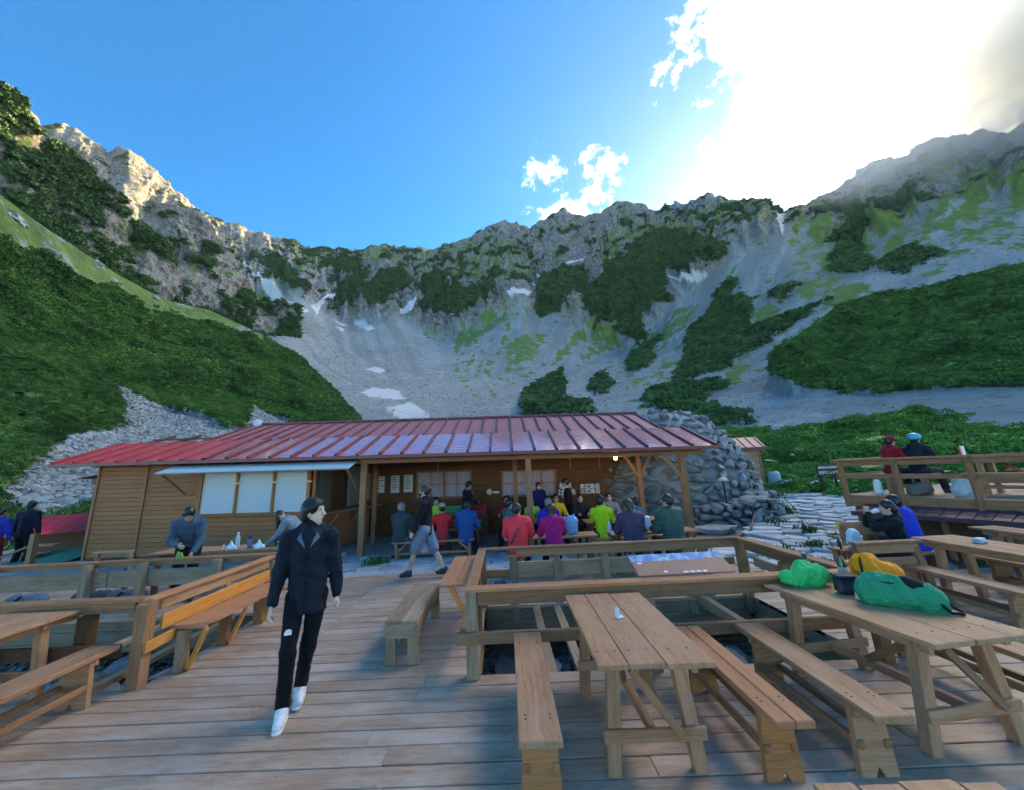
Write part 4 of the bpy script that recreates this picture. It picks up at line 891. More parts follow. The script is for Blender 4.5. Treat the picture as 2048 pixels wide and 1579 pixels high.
def flagstones(root, pts, zf, pad, t, mat, seed, lift=0.02, tilt=0.03):
    g = np.random.default_rng(seed); o0 = Vector(root.location)
    for P_, p in zip(voronoi_cells(pts, pad), pts):
        if len(P_) < 3: continue
        c = np.mean(P_, 0); o = obj('flagstone', flag_mesh(P_, c, t, mat, g), root)
        o.location = Vector((c[0], c[1], zf(*c)+g.uniform(0, lift)))-o0; o.rotation_euler = (g.normal(0, tilt), g.normal(0, tilt), 0)
def jitter_grid(x0, x1, y0, y1, sx, sy, seed, keep=lambda x, y: True):
    g = np.random.default_rng(seed); P_ = []
    for j, y in enumerate(np.arange(y0, y1, sy)):
        for x in np.arange(x0+(sx/2 if j % 2 else 0), x1, sx):
            q = (x+g.uniform(-.3, .3)*sx, y+g.uniform(-.3, .3)*sy)
            if keep(*q): P_.append(q)
    return np.array(P_)
n = 70; gx, gy = np.meshgrid(np.linspace(-16, 7, 120), np.linspace(8.0, 15, n)); gp = np.stack([gx, gy, yard_z(gx, gy)-0.012+0.018*fbm(np.stack([gx*2, gy*2, 0*gx], -1).reshape(-1, 3), 3).reshape(gx.shape)], -1)
gp[..., 2] -= np.clip((8.5-gp[..., 1])*2, 0, 1)*0.25
yard_mat = rockmat('packed_stone_yard', (0.20, 0.225, 0.235), (0.32, 0.35, 0.36), scale=1.3)
yard = obj('yard_ground', mesh_from('yard', gp.reshape(-1, 3), grid_faces(*gp.shape[:2]), [yard_mat], smooth=True)); tag(yard, 'grey packed stone yard under the canopy', kind='structure')
paving = empty('paving', (0, 9, 0)); tag(paving, 'rough pale flagstones between the deck and the hut', kind='structure')
flagstones(paving, jitter_grid(-4.6, 5.0, 8.62, 10.0, 0.55, 0.32, 3), lambda x, y: yard_z(x, y)+0.02, 0.012, 0.1, RK['flag'], 4, 0.03)
path = empty('stone_path', (8, 11, 0)); tag(path, 'pale flagstone path climbing between the stone wall and the upper terrace', kind='structure')
def path_x(y): return np.interp(y, [6.9, 8, 11, 14, 18, 22], [5.4, 6.0, 8.6, 11.0, 14.2, 17.5])
def path_z(x, y): return np.interp(y, [6.5, 8, 11, 18, 22], [-0.14, -0.08, 0.14, 0.52, 0.75])
flagstones(path, jitter_grid(3.7, 19, 6.98, 21, 0.52, 0.36, 8, lambda x, y: (abs(x-path_x(y)) < np.interp(y, [7, 9, 14, 21], [1.7, 1.5, 1.6, 2.2])) or (3.8 < x < 7.0 and 7.0 < y < 9.2)), path_z, 0.014, 0.12, RK['flag'], 9, 0.06, 0.05)
gx, gy = np.meshgrid(np.linspace(3.2, 24, 80), np.linspace(6.95, 24, 80)); gz = np.vectorize(path_z)(gx, gy)-0.10
slope_mat = rockmat('path_bed', (0.10, 0.11, 0.10), (0.2, 0.215, 0.2), lich=(0.06, 0.09, 0.03), scale=2.0)
o = obj('path_bed', mesh_from('path_bed', np.stack([gx, gy, gz+0.05*fbm(np.stack([gx, gy, 0*gx], -1).reshape(-1, 3)*1.5, 3).reshape(gx.shape)], -1).reshape(-1, 3), grid_faces(80, 80), [slope_mat], smooth=True)); tag(o, kind='structure')

# ------------------------------------------------------------------ the mountain hut with its canopy
HUT0 = Vector((-3.8, 10.3, 0))
hut = empty('mountain_hut', HUT0, label='brown timber mountain hut with red roofs and an open dining canopy', category='building', rot=(0, rad(1.33), 0))
def HB(name, x0, x1, y0, y1, z0, z1, mat, parent=hut, **k):
    o = block(name, x0, x1, y0, y1, z0, z1, mat, parent, **k)
    if parent is hut: o.location -= HUT0
    return o
def HM(name, a, b, w, h, mat, **k):
    o = beam(name, a, b, w, h, mat, hut, **k); o.location -= HUT0; return o
def siding(x0, x1, y, z0, z1, pitch, mat=WD['siding'], skip=(), name='siding_board', ax='x'):
    k = 0; z = z0
    while z < z1-0.02:
        zt = min(z+pitch, z1)
        spans = [(x0, x1)]
        for sx0, sx1, sz0, sz1 in skip:
            if zt > sz0+0.01 and z < sz1-0.01:
                spans = [s for a, b in spans for s in ((a, min(b, sx0)), (max(a, sx1), b)) if s[1]-s[0] > 0.03]
        for a, b in spans:
            if ax == 'x': o = HM(name, (a, y, (z+zt)/2), (b, y, (z+zt)/2), 0.02, zt-z-0.007, mat, ch=0.003); o.rotation_euler.x += 0.09
            else: o = HM(name, (y, a, (z+zt)/2), (y, b, (z+zt)/2), 0.02, zt-z+0.012, mat, ch=0.003)
        z = zt
# left kiosk: front wall
KY = 10.52
siding(-11.3, -9.98, KY, 0.05, 2.45, 0.118); siding(-9.92, -8.48, KY, 0.05, 2.45, 0.118)
siding(-8.42, -5.42, KY, 0.05, 1.10, 0.118)
HB('wall_backing', -11.3, -8.44, KY+0.02, KY+0.04, 0.02, 2.44, WD['dark'], ch=0); HB('wall_backing', -8.44, -5.3, KY+0.02, KY+0.04, 0.02, 1.09, WD['dark'], ch=0)
for x in (-11.32, -9.95, -8.45): HB('corner_post', x-0.03, x+0.03, KY-0.05, KY+0.05, 0.0, 2.46, WD['siding'])
for x, w in ((-8.38, 0.07), (-7.38, 0.07), (-6.36, 0.07), (-5.40, 0.09), (-5.24, 0.07)): HB('window_post', x-w/2, x+w/2, KY-0.06, KY+0.04, 1.10, 2.44, WD['siding'])
HB('window_sill', -8.55, -5.2, KY-0.20, KY+0.02, 1.06, 1.099, WD['siding']); HB('window_head', -8.5, -5.2, KY-0.055, KY+0.03, 2.38, 2.46, WD['siding'])
def sheet_mat():
    m, nt, b = nmat('pale_blue_panel'); tc_ = N(nt, 'ShaderNodeTexCoord'); oi = N(nt, 'ShaderNodeObjectInfo')
    n = N(nt, 'ShaderNodeTexNoise', {'Vector': N(nt, 'ShaderNodeMapping', {'Vector': tc_.outputs['Object'], 'Scale': (9, 9, 5)}).outputs[0], 'Scale': 1.4, 'Detail': 5.0, 'Roughness': 0.65}).outputs['Fac']
    c = mixc(nt, ramp(nt, n, [(0.62, (0, 0, 0)), (0.70, (1, 1, 1))]), (0.36, 0.50, 0.60), (0.17, 0.26, 0.33))
    nt.links.new(c, b.inputs['Base Color']); b.inputs['Roughness'].default_value = 0.22; return m
pm = sheet_mat(); trim = plain('cream_tape', (0.62, 0.58, 0.46), 0.5)
for x0, x1 in ((-8.34, -7.42), (-7.34, -6.40), (-6.32, -5.46)):
    o = HB('window_panel', x0+0.03, x1-0.03, KY-0.015, KY+0.005, 1.125, 2.37, pm, ch=0)
    for a, b_, c_, d_ in ((x0, x0+0.03, 1.10, 2.38), (x1-0.03, x1, 1.10, 2.38)): HB('panel_edge', a, b_, KY-0.02, KY+0.01, c_, d_, trim, ch=0)
    HB('panel_edge', x0, x1, KY-0.021, KY+0.011, 1.10, 1.125, trim, ch=0)
for x in (-7.38, -6.36, -5.40): HB('tape', x-0.10, x+0.10, KY-0.068, KY-0.062, 1.86, 1.90, trim, ch=0)
# left return wall and annex
for z in np.arange(0.05, 2.4, 0.12): HM('siding_board', (-11.33, KY, z+0.06), (-11.33, 13.4, z+0.06), 0.02, 0.125, WD['siding'])
siding(-12.3, -11.36, 11.6, 0.15, 2.0, 0.13); HB('annex_post', -12.42, -12.30, 11.45, 11.62, 0.0, 2.05, WD['rail']); HB('annex_post', -12.05, -12.0, 11.5, 11.57, 0.1, 2.0, WD['rail'])
HM('annex_beam', (-12.55, 11.5, 2.02), (-11.36, 11.5, 2.20), 0.10, 0.16, WD['rail'])
HM('annex_roof', (-12.7, 11.7, 2.13), (-11.36, 11.7, 2.33), 1.0, 0.03, WD['dark'])
sgn = HB('restroom_plate', -11.98, -11.66, 11.545, 11.565, 1.09, 1.23, plain('dark_plate', (0.04, 0.03, 0.025), 0.5), ch=0)
for dx in (-0.06, 0.07): obj('pictogram', lathe_mesh('dot', [(0.028, -0.002), (0.028, 0.002)], white, 10), sgn, (dx, 0, -0.012) if False else (dx, -0.013, 0)).rotation_euler = (rad(90), 0, 0)
# kiosk side facing the canopy: counter with open hatch
dark = plain('dark_interior', (0.03, 0.025, 0.022), 0.8); tin = plain('brushed_tin', (0.5, 0.5, 0.5), 0.35, metallic=0.8); amber = plain('orange_lit_wall', (0.42, 0.14, 0.035), 0.5)  # amber: orange light on the kiosk's inner wall, painted into its colour
for z in np.arange(0.0, 0.92, 0.12): HM('siding_board', (-5.2, KY, z+0.06), (-4.55, 12.9, z+0.06), 0.02, 0.126, WD['siding'])
HM('counter_top', (-5.12, 10.35, 1.03), (-4.35, 13.0, 1.03), 0.48, 0.045, WD['rail'])
for t in (0.2, 0.6): HM('counter_brace', (-5.17+0.66*t+0.02, KY+2.4*t, 0.62), (-4.86+0.66*t, KY+2.4*t, 0.99), 0.05, 0.06, WD['rail'])
HB('interior_wall', -8.4, -5.6, 12.4, 12.44, 0.0, 2.5, amber, ch=0); HB('interior_floor', -8.4, -5.2, 10.6, 12.4, 0.0, 0.03, dark, ch=0); HB('interior_side', -8.42, -8.38, 10.6, 12.4, 0, 2.45, dark, ch=0)
HB('interior_shelf', -5.75, -5.55, 11.4, 12.2, 1.0, 2.44, plain('grey_cabinet', (0.2, 0.22, 0.22), 0.4), ch=0); HB('grey_door', -5.02, -4.96, 12.2, 13.4, 1.06, 2.3, plain('grey_panel', (0.24, 0.27, 0.28), 0.4), ch=0)
HM('notice', (-5.52, 11.1, 2.25), (-5.52, 11.3, 2.25), 0.004, 0.14, plain('aged_paper', (0.5, 0.42, 0.28), 0.7), ch=0)
# back wall of the canopy
BY = 13.5
W_ = [(-5.62, -4.78, 1.20, 2.02), (-3.10, -1.28, 1.20, 2.02), (-0.16, 1.66, 1.18, 1.98)]
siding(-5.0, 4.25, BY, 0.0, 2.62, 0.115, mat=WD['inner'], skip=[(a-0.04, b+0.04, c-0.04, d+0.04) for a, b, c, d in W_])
curtain = fabric('lilac_curtain', (0.46, 0.40, 0.48), fold=0.8, scale=9.0)
for a, b, c, d in W_:
    w = empty('window', Vector(((a+b)/2, BY, (c+d)/2))-HUT0, parent=hut); W2, H2 = (b-a)/2, (d-c)/2
    def wb_(nm, x0, x1, z0, z1, m, y0=-0.04, y1=0.03): return block(nm, x0, x1, y0, y1, z0, z1, m, w, ch=0.002)
    for x0, x1 in ((-W2-0.05, -W2), (W2, W2+0.05), (-0.03, 0.03)): wb_('frame', x0, x1, -H2-0.05, H2+0.05, WD['siding'])
    for z0, z1 in ((-H2-0.05, -H2), (H2, H2+0.05)): wb_('frame', -W2, W2, z0, z1, WD['siding'], -0.035, 0.028)
    for sx in (-1, 1): wb_('glazing_bar', sx*W2/2-0.012, sx*W2/2+0.012, -H2, H2, WD['siding'], -0.03, 0.0)
    wb_('glazing_bar', -W2, W2, -0.012, 0.012, WD['siding'], -0.028, -0.002)
    gx = np.linspace(-W2, W2, 60); cv = [(x, 0.05+0.018*math.sin(x*38)+0.008*math.sin(x*91), z) for z in (-H2, H2) for x in gx]
    o = obj('curtain', mesh_from('curtain', cv, [(i, i+1, 60+i+1, 60+i) for i in range(59)], [curtain], smooth=True), w)
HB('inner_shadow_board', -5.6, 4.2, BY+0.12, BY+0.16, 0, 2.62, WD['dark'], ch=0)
# posts, beams, braces
for x in (-3.82, 0.56, 4.60): HB('canopy_post', x-0.075, x+0.075, 10.23, 10.38, -0.05, 2.30, WD['rail'])
for x in (-4.1, 0.25, 4.05): HB('canopy_post', x-0.065, x+0.065, 12.0, 12.13, -0.05, 2.55, WD['rail'])
HB('eave_beam', -4.2, 5.15, 10.24, 10.37, 2.30, 2.45, WD['rail']); HB('inner_beam', -5.0, 4.6, 12.0, 12.12, 2.55, 2.68, WD['dark'])
for x, s in ((4.60, -1), (4.05, -1), (4.05, 1)):
    y = 10.305 if x > 4.5 else 12.06; HM('brace', (x+s*0.04, y, 1.75), (x+s*0.5, y, 2.30 if x > 4.5 else 2.55), 0.06, 0.09, WD['rail'])
for x in np.arange(-11.8, 5.3, 0.92): HM('rafter', (x, 9.95, 2.43), (x, 13.3, 3.52), 0.05, 0.09, WD['dark'])
for y, z in ((10.9, 2.80), (11.5, 3.0), (12.6, 3.34)): HM('purlin', (-11.9, y, z), (5.3, y, z), 0.06, 0.05, WD['dark'])
for x in (-2.4, 2.2, 3.2): HB('wall_strut', x-0.03, x+0.03, BY-0.07, BY-0.02, 2.0, 2.6, WD['siding'])
# roofs: panels and battens are single pieces
def roof_mat(name, c1, c2, rough, wrinkle, spec=0.5, coat=0.0):
    m, nt, b = nmat(name); tc_ = N(nt, 'ShaderNodeTexCoord'); oi = N(nt, 'ShaderNodeObjectInfo')
    off = N(nt, 'ShaderNodeVectorMath', {0: tc_.outputs['Object'], 1: N(nt, 'ShaderNodeCombineXYZ', {0: math_n(nt, 'MULTIPLY', oi.outputs['Random'], 40.0)}).outputs[0]}, operation='ADD').outputs[0]
    n = N(nt, 'ShaderNodeTexNoise', {'Vector': N(nt, 'ShaderNodeMapping', {'Vector': off, 'Scale': (4.0, 1.6, 1)}).outputs[0], 'Scale': 1.0, 'Detail': 2.0, 'Roughness': 0.45, 'Distortion': 1.5}).outputs['Fac']
    n2 = N(nt, 'ShaderNodeTexNoise', {'Vector': off, 'Scale': 6.0, 'Detail': 5.0, 'Roughness': 0.7}).outputs['Fac']
    nt.links.new(mixc(nt, n2, c1, c2), b.inputs['Base Color']); b.inputs['Roughness'].default_value = rough; b.inputs['Specular IOR Level'].default_value = spec
    b.inputs['Coat Weight'].default_value = coat; b.inputs['Coat Roughness'].default_value = 0.08
    if wrinkle: bump(nt, b, n, wrinkle, 0.12)
    return m
shiny = roof_mat('glossy_red_sheet', (0.46, 0.07, 0.085), (0.54, 0.10, 0.12), 0.22, 0.16, 0.9, 1.0)
matte = roof_mat('matt_red_sheet', (0.38, 0.10, 0.095), (0.45, 0.14, 0.13), 0.42, 0.05)
edge_m = roof_mat('dark_red_trim', (0.13, 0.018, 0.02), (0.2, 0.03, 0.035), 0.35, 0)
def lean_roof(x0, x1, y0, z0, y1, z1, pitch, panel_mat, bat, t=0.02, shift=0.0):
    n = int(round((x1-x0)/pitch)); p = (x1-x0)/n; s = Vector((0, y1-y0, z1-z0))
    for i in range(n):
        a = x0+i*p; mid = a+p/2
        HM('roof_panel', (mid, y0, z0), (mid+shift, y1, z1), p-0.012, t, panel_mat, ch=0.002)
    for i in range(n+1):
        a = x0+i*p; HM('roof_batten', (a, y0-0.03, z0+0.035), (a+shift, y1, z1+0.035), 0.055, 0.06, bat, ch=0.01)
bright = roof_mat('bright_red_sheet', (0.52, 0.045, 0.055), (0.62, 0.08, 0.09), 0.3, 0.2, 0.6, 0.35)
bred = roof_mat('bright_red_trim', (0.36, 0.03, 0.04), (0.45, 0.05, 0.06), 0.35, 0)
lean_roof(-12.05, -8.0, 9.93, 2.50, 11.75, 3.16, 0.58, bright, bred)
lean_roof(-7.94, 5.35, 9.93, 2.50, 11.75, 3.16, 0.58, shiny, edge_m)
HB('fascia', -12.1, 5.4, 9.88, 9.925, 2.42, 2.50, edge_m)
lean_roof(-9.45, 4.75, 11.78, 3.13, 14.0, 3.92, 0.46, matte, edge_m)
HB('ridge_cap', -9.55, 4.85, 13.93, 14.1, 3.94, 4.00, edge_m)
lean_roof(-9.45, 4.75, 16.4, 3.0, 14.1, 3.90, 0.95, matte, edge_m)
lean_roof(-12.05, -9.45, 11.78, 3.12, 14.0, 3.0, 0.65, matte, edge_m)
for x in (-9.4, 4.7):    # gable ends
    o = obj('gable', prism_mesh('gable', [(11.8-10.3, 2.5), (16.2-10.3, 2.5), (16.2-10.3, 3.0), (14.0-10.3, 3.86), (11.8-10.3, 3.06)], 0.04, WD['siding'], axis='x'), hut, (x+3.8, 0, 0))
HB('rear_wall', -9.4, 4.7, 16.0, 16.1, 0, 3.0, WD['siding'], ch=0)
HB('red_side_roof', 1.6, 4.6, 13.2, 13.42, 2.62, 2.66, matte)
# grey corrugated awning over the kiosk hatch
def corrugated():
    nx, v, f = 240, [], []
    xs = np.linspace(-8.9, -3.95, nx)
    for j, (y, z) in enumerate(((10.50, 2.50), (9.55, 2.18))):
        for i, x in enumerate(xs): v.append((x+3.8, y-10.3, z+0.010*math.sin(i*math.pi/2)))
    f = [(i, i+1, nx+i+1, nx+i) for i in range(nx-1)]
    return mesh_from('awning', v, f, [roof_mat('grey_corrugated', (0.42, 0.48, 0.50), (0.52, 0.57, 0.58), 0.4, 0)], smooth=True)
aw = obj('awning', corrugated(), hut); aw.modifiers.new('thick', 'SOLIDIFY').thickness = 0.004
HM('awning_edge', (-8.9, 9.54, 2.165), (-3.95, 9.54, 2.165), 0.03, 0.03, WD['grey'])
for x in (-8.75, -4.02): HM('awning_strut', (x, 10.45, 1.62), (x, 9.62, 2.15), 0.04, 0.05, WD['rail'])
# notices, plates, lettering
paper = plain('white_paper', (0.60, 0.68, 0.72), 0.6, var=0.05); ink = plain('black_ink', (0.03, 0.035, 0.05), 0.7)
def notice(x, z, w, h, rows, seed):
    g = np.random.default_rng(seed); o = HB('notice', x-w/2, x+w/2, BY-0.055, BY-0.045, z-h/2, z+h/2, paper, ch=0)
    # plate grain axis is its longest side: lines are laid out in the plate's own frame
    for k in range(rows):
        L_ = w*g.uniform(0.45, 0.8)
        q = HB('print_line', x-w*0.42, x-w*0.42+L_, BY-0.059, BY-0.0555, z+h*0.40-k*h*0.8/rows-0.012, z+h*0.40-k*h*0.8/rows+0.008, ink, ch=0)
notice(-4.42, 1.66, 0.34, 0.56, 5, 1); notice(-3.88, 1.66, 0.30, 0.58, 7, 2); notice(-3.42, 1.67, 0.31, 0.58, 6, 3)
o = obj('round_plate', lathe_mesh('disc', [(0.10, -0.008), (0.10, 0.008)], white, 20), hut, Vector((-0.62, BY-0.06, 1.32))-HUT0); o.rotation_euler = (rad(90), 0, 0)
HB('small_plate', -0.5, -0.28, BY-0.055, BY-0.04, 1.27, 1.34, white, ch=0)
def lettering(txt, size, mat, parent, loc, rot, name='lettering', ext=0.006):
    cu_ = bpy.data.curves.new('t', 'FONT'); cu_.body = txt; cu_.size = size; cu_.extrude = ext; cu_.align_x = 'CENTER'; cu_.align_y = 'CENTER'; cu_.space_line = 0.95; cu_.offset = size*0.018
    cu_.resolution_u = 2
    to = bpy.data.objects.new('t', cu_); COL.objects.link(to); dg = bpy.context.evaluated_depsgraph_get()
    me = bpy.data.meshes.new_from_object(to.evaluated_get(dg)); bpy.data.objects.remove(to); me.materials.clear(); me.materials.append(mat)
    o = obj(name, me, parent, loc); o.rotation_euler = rot; return o
board = HB('direction_board', 1.68, 2.28, BY-0.10, BY-0.075, 1.10, 1.60, WD['dark']); HB('direction_board', 2.48, 3.12, BY-0.10, BY-0.075, 1.08, 1.58, WD['dark'])
lettering('横尾\n上高地', 0.215, white, hut, Vector((1.98, BY-0.107, 1.34))-HUT0, (rad(90), 0, 0)); lettering('奥穂高岳\n北穂高岳', 0.17, white, hut, Vector((2.80, BY-0.107, 1.33))-HUT0, (rad(90), 0, 0))
# lit bulb
lampm = plain('lit_bulb', (1, 0.85, 0.55), 0.4, emit=((1.0, 0.72, 0.36), 7.0))
lb = obj('lamp_bulb', lathe_mesh('bulb', [(0.012, 0.05), (0.035, 0.03), (0.045, -0.01), (0.03, -0.045), (0.005, -0.055)], lampm, 12), hut, Vector((2.95, 10.55, 2.28))-HUT0)
obj('lamp_socket', lathe_mesh('socket', [(0.02, 0.05), (0.025, 0.13)], dark, 10), hut, Vector((2.95, 10.55, 2.28))-HUT0)
pl = bpy.data.lights.new('bulb_light', 'POINT'); pl.energy = 4; pl.color = (1, 0.72, 0.4); pl.shadow_soft_size = 0.05
plo = bpy.data.objects.new('bulb_light', pl); link(plo, hut); plo.location = Vector((2.95, 10.55, 2.20))-HUT0
# satellite dish on the ridge
dish = obj('dish', lathe_mesh('dish', [(0.02, 0.06), (0.12, 0.045), (0.2, 0.01), (0.205, 0.0), (0.12, 0.03), (0.01, 0.05)], plain('pale_plastic', (0.55, 0.58, 0.6), 0.4), 20), hut, Vector((-9.15, 13.7, 3.98))-HUT0); dish.rotation_euler = (rad(75), 0, rad(20)); dish.scale = (0.75, 0.75, 0.75)

# ------------------------------------------------------------------ dry-stone mound and wall
stones = [rock_mesh('stone', RK['wall'], 120+i, 0.75, 2, 0.25) for i in range(10)]
def stone_face(root, fn, rows, seed, s0, s1, limit, label=None, cols=40):
    """fn(u, v) -> point, normal; courses of stones over the face"""
    g = np.random.default_rng(seed); n = 0; o0 = Vector(root.location); extra = []
    for r in range(rows):
        v = (r+0.5)/rows; u = 0.0
        while u < 1:
            s = g.uniform(s0, s1); p, nn, du = fn(u, v); step = s*0.80/max(du, 1e-3); uu = u+step/2; u += step
            if uu > 1: break
            p, nn, du = fn(uu, v+g.uniform(-.35, .35)/rows)
            if n >= limit: continue
            o = obj('stone', stones[g.integers(10)], root); o.location = Vector(p+nn*g.uniform(-0.06, 0.03))-o0
            o.scale = (s*1.05, s*g.uniform(0.7, 0.9), s*g.uniform(0.65, 0.95)); o.rotation_euler = (g.uniform(-.4, .4), g.uniform(-.6, .6), math.atan2(nn[0], -nn[1])+g.uniform(-.4, .4)); n += 1
MND = empty('stone_mound', (5.9, 14.6, -0.2), label='tall dry-stone mound of grey fieldstone behind the right end of the canopy', category='stone wall')
def mound_fn(u, v, off=0.0):
    th = rad(-78+u*160); z = v*4.15-0.25
    k = math.sqrt(max(0.0, 1-(max(0, z)/3.95)**2.2)) if z < 4.0 else 0
    rx, ry = 3.3*k, 2.7*k
    cx, cy = 5.95, 15.1
    p = np.array([cx+(rx+off)*math.sin(th), cy-(ry+off)*math.cos(th), z])
    nn = np.array([math.sin(th), -math.cos(th), 0.35*v]); nn /= np.linalg.norm(nn)
    return p, nn, rad(160)*max(rx, 0.3)
stone_face(MND, mound_fn, 14, 77, 0.34, 0.64, 300)
v = []; nu, nv = 40, 16
for j in range(nv+1):
    for i in range(nu): v.append(mound_fn(i/(nu-1)*2.25-0.6, min(j/nv, 0.955), -0.10)[0]-np.array(MND.location))
obj('rubble_core', mesh_from('core', v, [(j*nu+i, j*nu+i+1, (j+1)*nu+i+1, (j+1)*nu+i) for j in range(nv) for i in range(nu-1)], [RK['pit']]), MND)
LW = empty('stone_wall', (7.0, 11.8, -0.2), label='low curved dry-stone wall beside the flagstone path', category='stone wall')
wx = np.array([[5.2, 12.1], [6.0, 11.6], [6.9, 11.35], [7.7, 11.5], [8.25, 12.1], [8.5, 13.2], [8.6, 14.8]])
wl_ = np.concatenate([[0], np.cumsum(np.hypot(*np.diff(wx, axis=0).T))])
def wall_fn(u, v):
    t = u*wl_[-1]; x = np.interp(t, wl_, wx[:, 0]); y = np.interp(t, wl_, wx[:, 1]); e_ = 0.05
    d_ = np.array([np.interp(t+e_, wl_, wx[:, 0])-np.interp(t-e_, wl_, wx[:, 0]), np.interp(t+e_, wl_, wx[:, 1])-np.interp(t-e_, wl_, wx[:, 1])]); d_ /= max(np.linalg.norm(d_), 1e-6)
    nn = np.array([d_[1], -d_[0], 0.0]); h = np.interp(u, [0, 0.3, 0.6, 1], [0.85, 1.0, 1.2, 1.1])
    return np.array([x, y, -0.3+v*h])-nn*0.12*v, nn, wl_[-1]
stone_face(LW, wall_fn, 5, 78, 0.26, 0.5, 120)
for t in np.linspace(0.02, 0.98, 26):
    for d_ in (0.3, 0.65):
        p, nn, _ = wall_fn(t, 1.0); p = p-nn*d_; o = obj('stone', stones[int(t*100) % 10], LW); o.location = Vector((p[0], p[1], p[2]-0.06))-LW.location; o.scale = (0.5, 0.45, 0.3); o.rotation_euler = (0, 0, t*20)
slab = obj('stone_slab', rock_mesh('slab', RK['wall'], 140, 0.4, 3, 0.2), None, (5.6, 10.9, 0.12)); slab.scale = (2.0, 0.9, 0.85); tag(slab, 'long flat stone slab lying in front of the low stone wall', 'stone')
hose = obj('hose', tube_mesh('hose', [(4.9, 10.35, -0.12), (5.6, 10.3, -0.05), (6.2, 10.5, 0.12), (6.6, 10.9, 0.4), (6.75, 11.15, 0.62)], 0.03, plain('black_rubber', (0.015, 0.015, 0.016), 0.5))); tag(hose, 'black hose curving over the stones by the low wall', 'hose')
# path lamp on the mound
sl = empty('path_lamp', (6.55, 12.0, 0.3), label='small mushroom path lamp in front of the stone mound', category='lamp')
obj('stem', tube_mesh('stem', [(0, 0, 0), (0, 0, 1.0)], 0.025, dark), sl); obj('shade', lathe_mesh('shade', [(0.02, 1.12), (0.13, 1.06), (0.15, 1.0), (0.02, 1.0)], plain('opal_shade', (0.6, 0.52, 0.4), 0.4), 14), sl)

# ------------------------------------------------------------------ small far hut and roofs
H2 = empty('shed', (12.55, 20.5, 0.4), label='small ochre wooden shed with red roof behind the stone mound', category='building')
def S2(nm, *a, mat=None, **k): o = block(nm, *a, mat, H2, **k); return o
for k in range(13): S2('siding_board', -1.6, 0.72, -0.02, 0.02, 0.05+k*0.145, 0.19+k*0.145, mat=WD['new'] if False else WD['table'])
for k in range(13): S2('siding_board', 0.72, 0.76, 0.0, 2.2, 0.05+k*0.145, 0.19+k*0.145, mat=WD['table'])
S2('corner_post', 0.68, 0.78, -0.05, 0.05, 0, 1.95, mat=WD['siding']); S2('door_post', 0.02, 0.10, -0.05, -0.022, 0, 1.92, mat=WD['siding'])
S2('window', -0.45, -0.05, -0.045, -0.025, 1.15, 1.55, mat=dark)
beam('roof', (-1.9, 0.1, 2.32), (1.0, 0.1, 2.32), 0.9, 0.03, matte, H2, roll=rad(38)); beam('roof', (-1.9, 0.8, 2.52), (1.0, 0.8, 2.52), 0.8, 0.03, matte, H2, roll=rad(10)); S2('fascia', -1.95, 1.05, -0.36, -0.30, 1.92, 2.06, mat=edge_m)
for x in np.arange(-1.8, 1.1, 0.45): beam('roof_batten', (x, -0.28, 2.06), (x, 0.45, 2.63), 0.05, 0.05, edge_m, H2)
tk = empty('water_tank', (12.75, 18.9, 0.45), label='pale blue-grey upright tank beside the small shed', category='tank')
obj('tank_body', lathe_mesh('tank', [(0.22, 0.1), (0.25, 0.14), (0.25, 0.72), (0.2, 0.78)], plain('blue_grey_metal', (0.3, 0.38, 0.4), 0.4), 18), tk); obj('stand', lathe_mesh('stand', [(0.05, -1.0), (0.05, 0.12)], dark, 8), tk)
# brown trail sign
TS = empty('trail_sign', (12.95, 16.0, 0.6), label='brown wooden trail sign with two lines of white lettering', category='sign')
block('sign_board', -0.42, 0.42, -0.02, 0.02, 0.48, 0.92, WD['dark'], TS)
for x in (-0.28, 0.28): block('post', x-0.04, x+0.04, 0.021, 0.09, -0.1, 0.9, WD['dark'], TS)
lettering('奥穂高岳北穂高岳', 0.095, white, TS, (0, -0.024, 0.80), (rad(90), 0, 0)); lettering('涸沢ヒュッテ', 0.13, white, TS, (0, -0.024, 0.60), (rad(90), 0, 0))
# left background: red shed roof, stair landing, green mat
LR = empty('low_shed', (-13.6, 11.9, 0), label='low red-roofed shed beyond the left end of the hut', category='building')
beam('roof', (-1.6, 0, 0.98), (1.9, 0, 1.06), 1.0, 0.03, plain('dull_red_roof', (0.42, 0.025, 0.04), 0.6, spec=0.2), LR, roll=rad(28)); block('wall', -1.4, 1.7, 0.2, 0.25, -0.4, 0.75, WD['dark'], LR)
for x in np.arange(-1.5, 1.9, 0.42): beam('roof_batten', (x, -0.44, 0.78+0.02*x), (x, 0.44, 1.25+0.02*x), 0.04, 0.05, edge_m, LR)
ST = empty('stair', (-12.9, 10.4, 0), label='small wooden stair with handrail post at the left end of the hut', category='stairs')
for k in range(3): block('tread', -0.9, 0.0, 0.1+0.3*k, 0.4+0.3*k, 0.15+0.17*k, 0.19+0.17*k, WD['table'], ST)
block('post', 0.55, 0.68, -0.35, -0.22, -0.2, 0.95, WD['rail'], ST); beam('handrail', (-0.5, -0.5, 0.25), (0.55, -0.30, 0.65), 0.03, 0.05, WD['rail'], ST); block('post', -0.6, -0.48, -0.55, -0.43, -0.2, 0.45, WD['rail'], ST)
gm = obj('green_mat', box_mesh(1.7, 1.6, 0.02, 0, plain('green_carpet', (0.01, 0.22, 0.15), 0.8)), None, (-12.55, 10.75, 0.22)); gm.rotation_euler = (rad(8), 0, 0); tag(gm, 'bright green mat on the ground at the left end of the hut', 'mat')
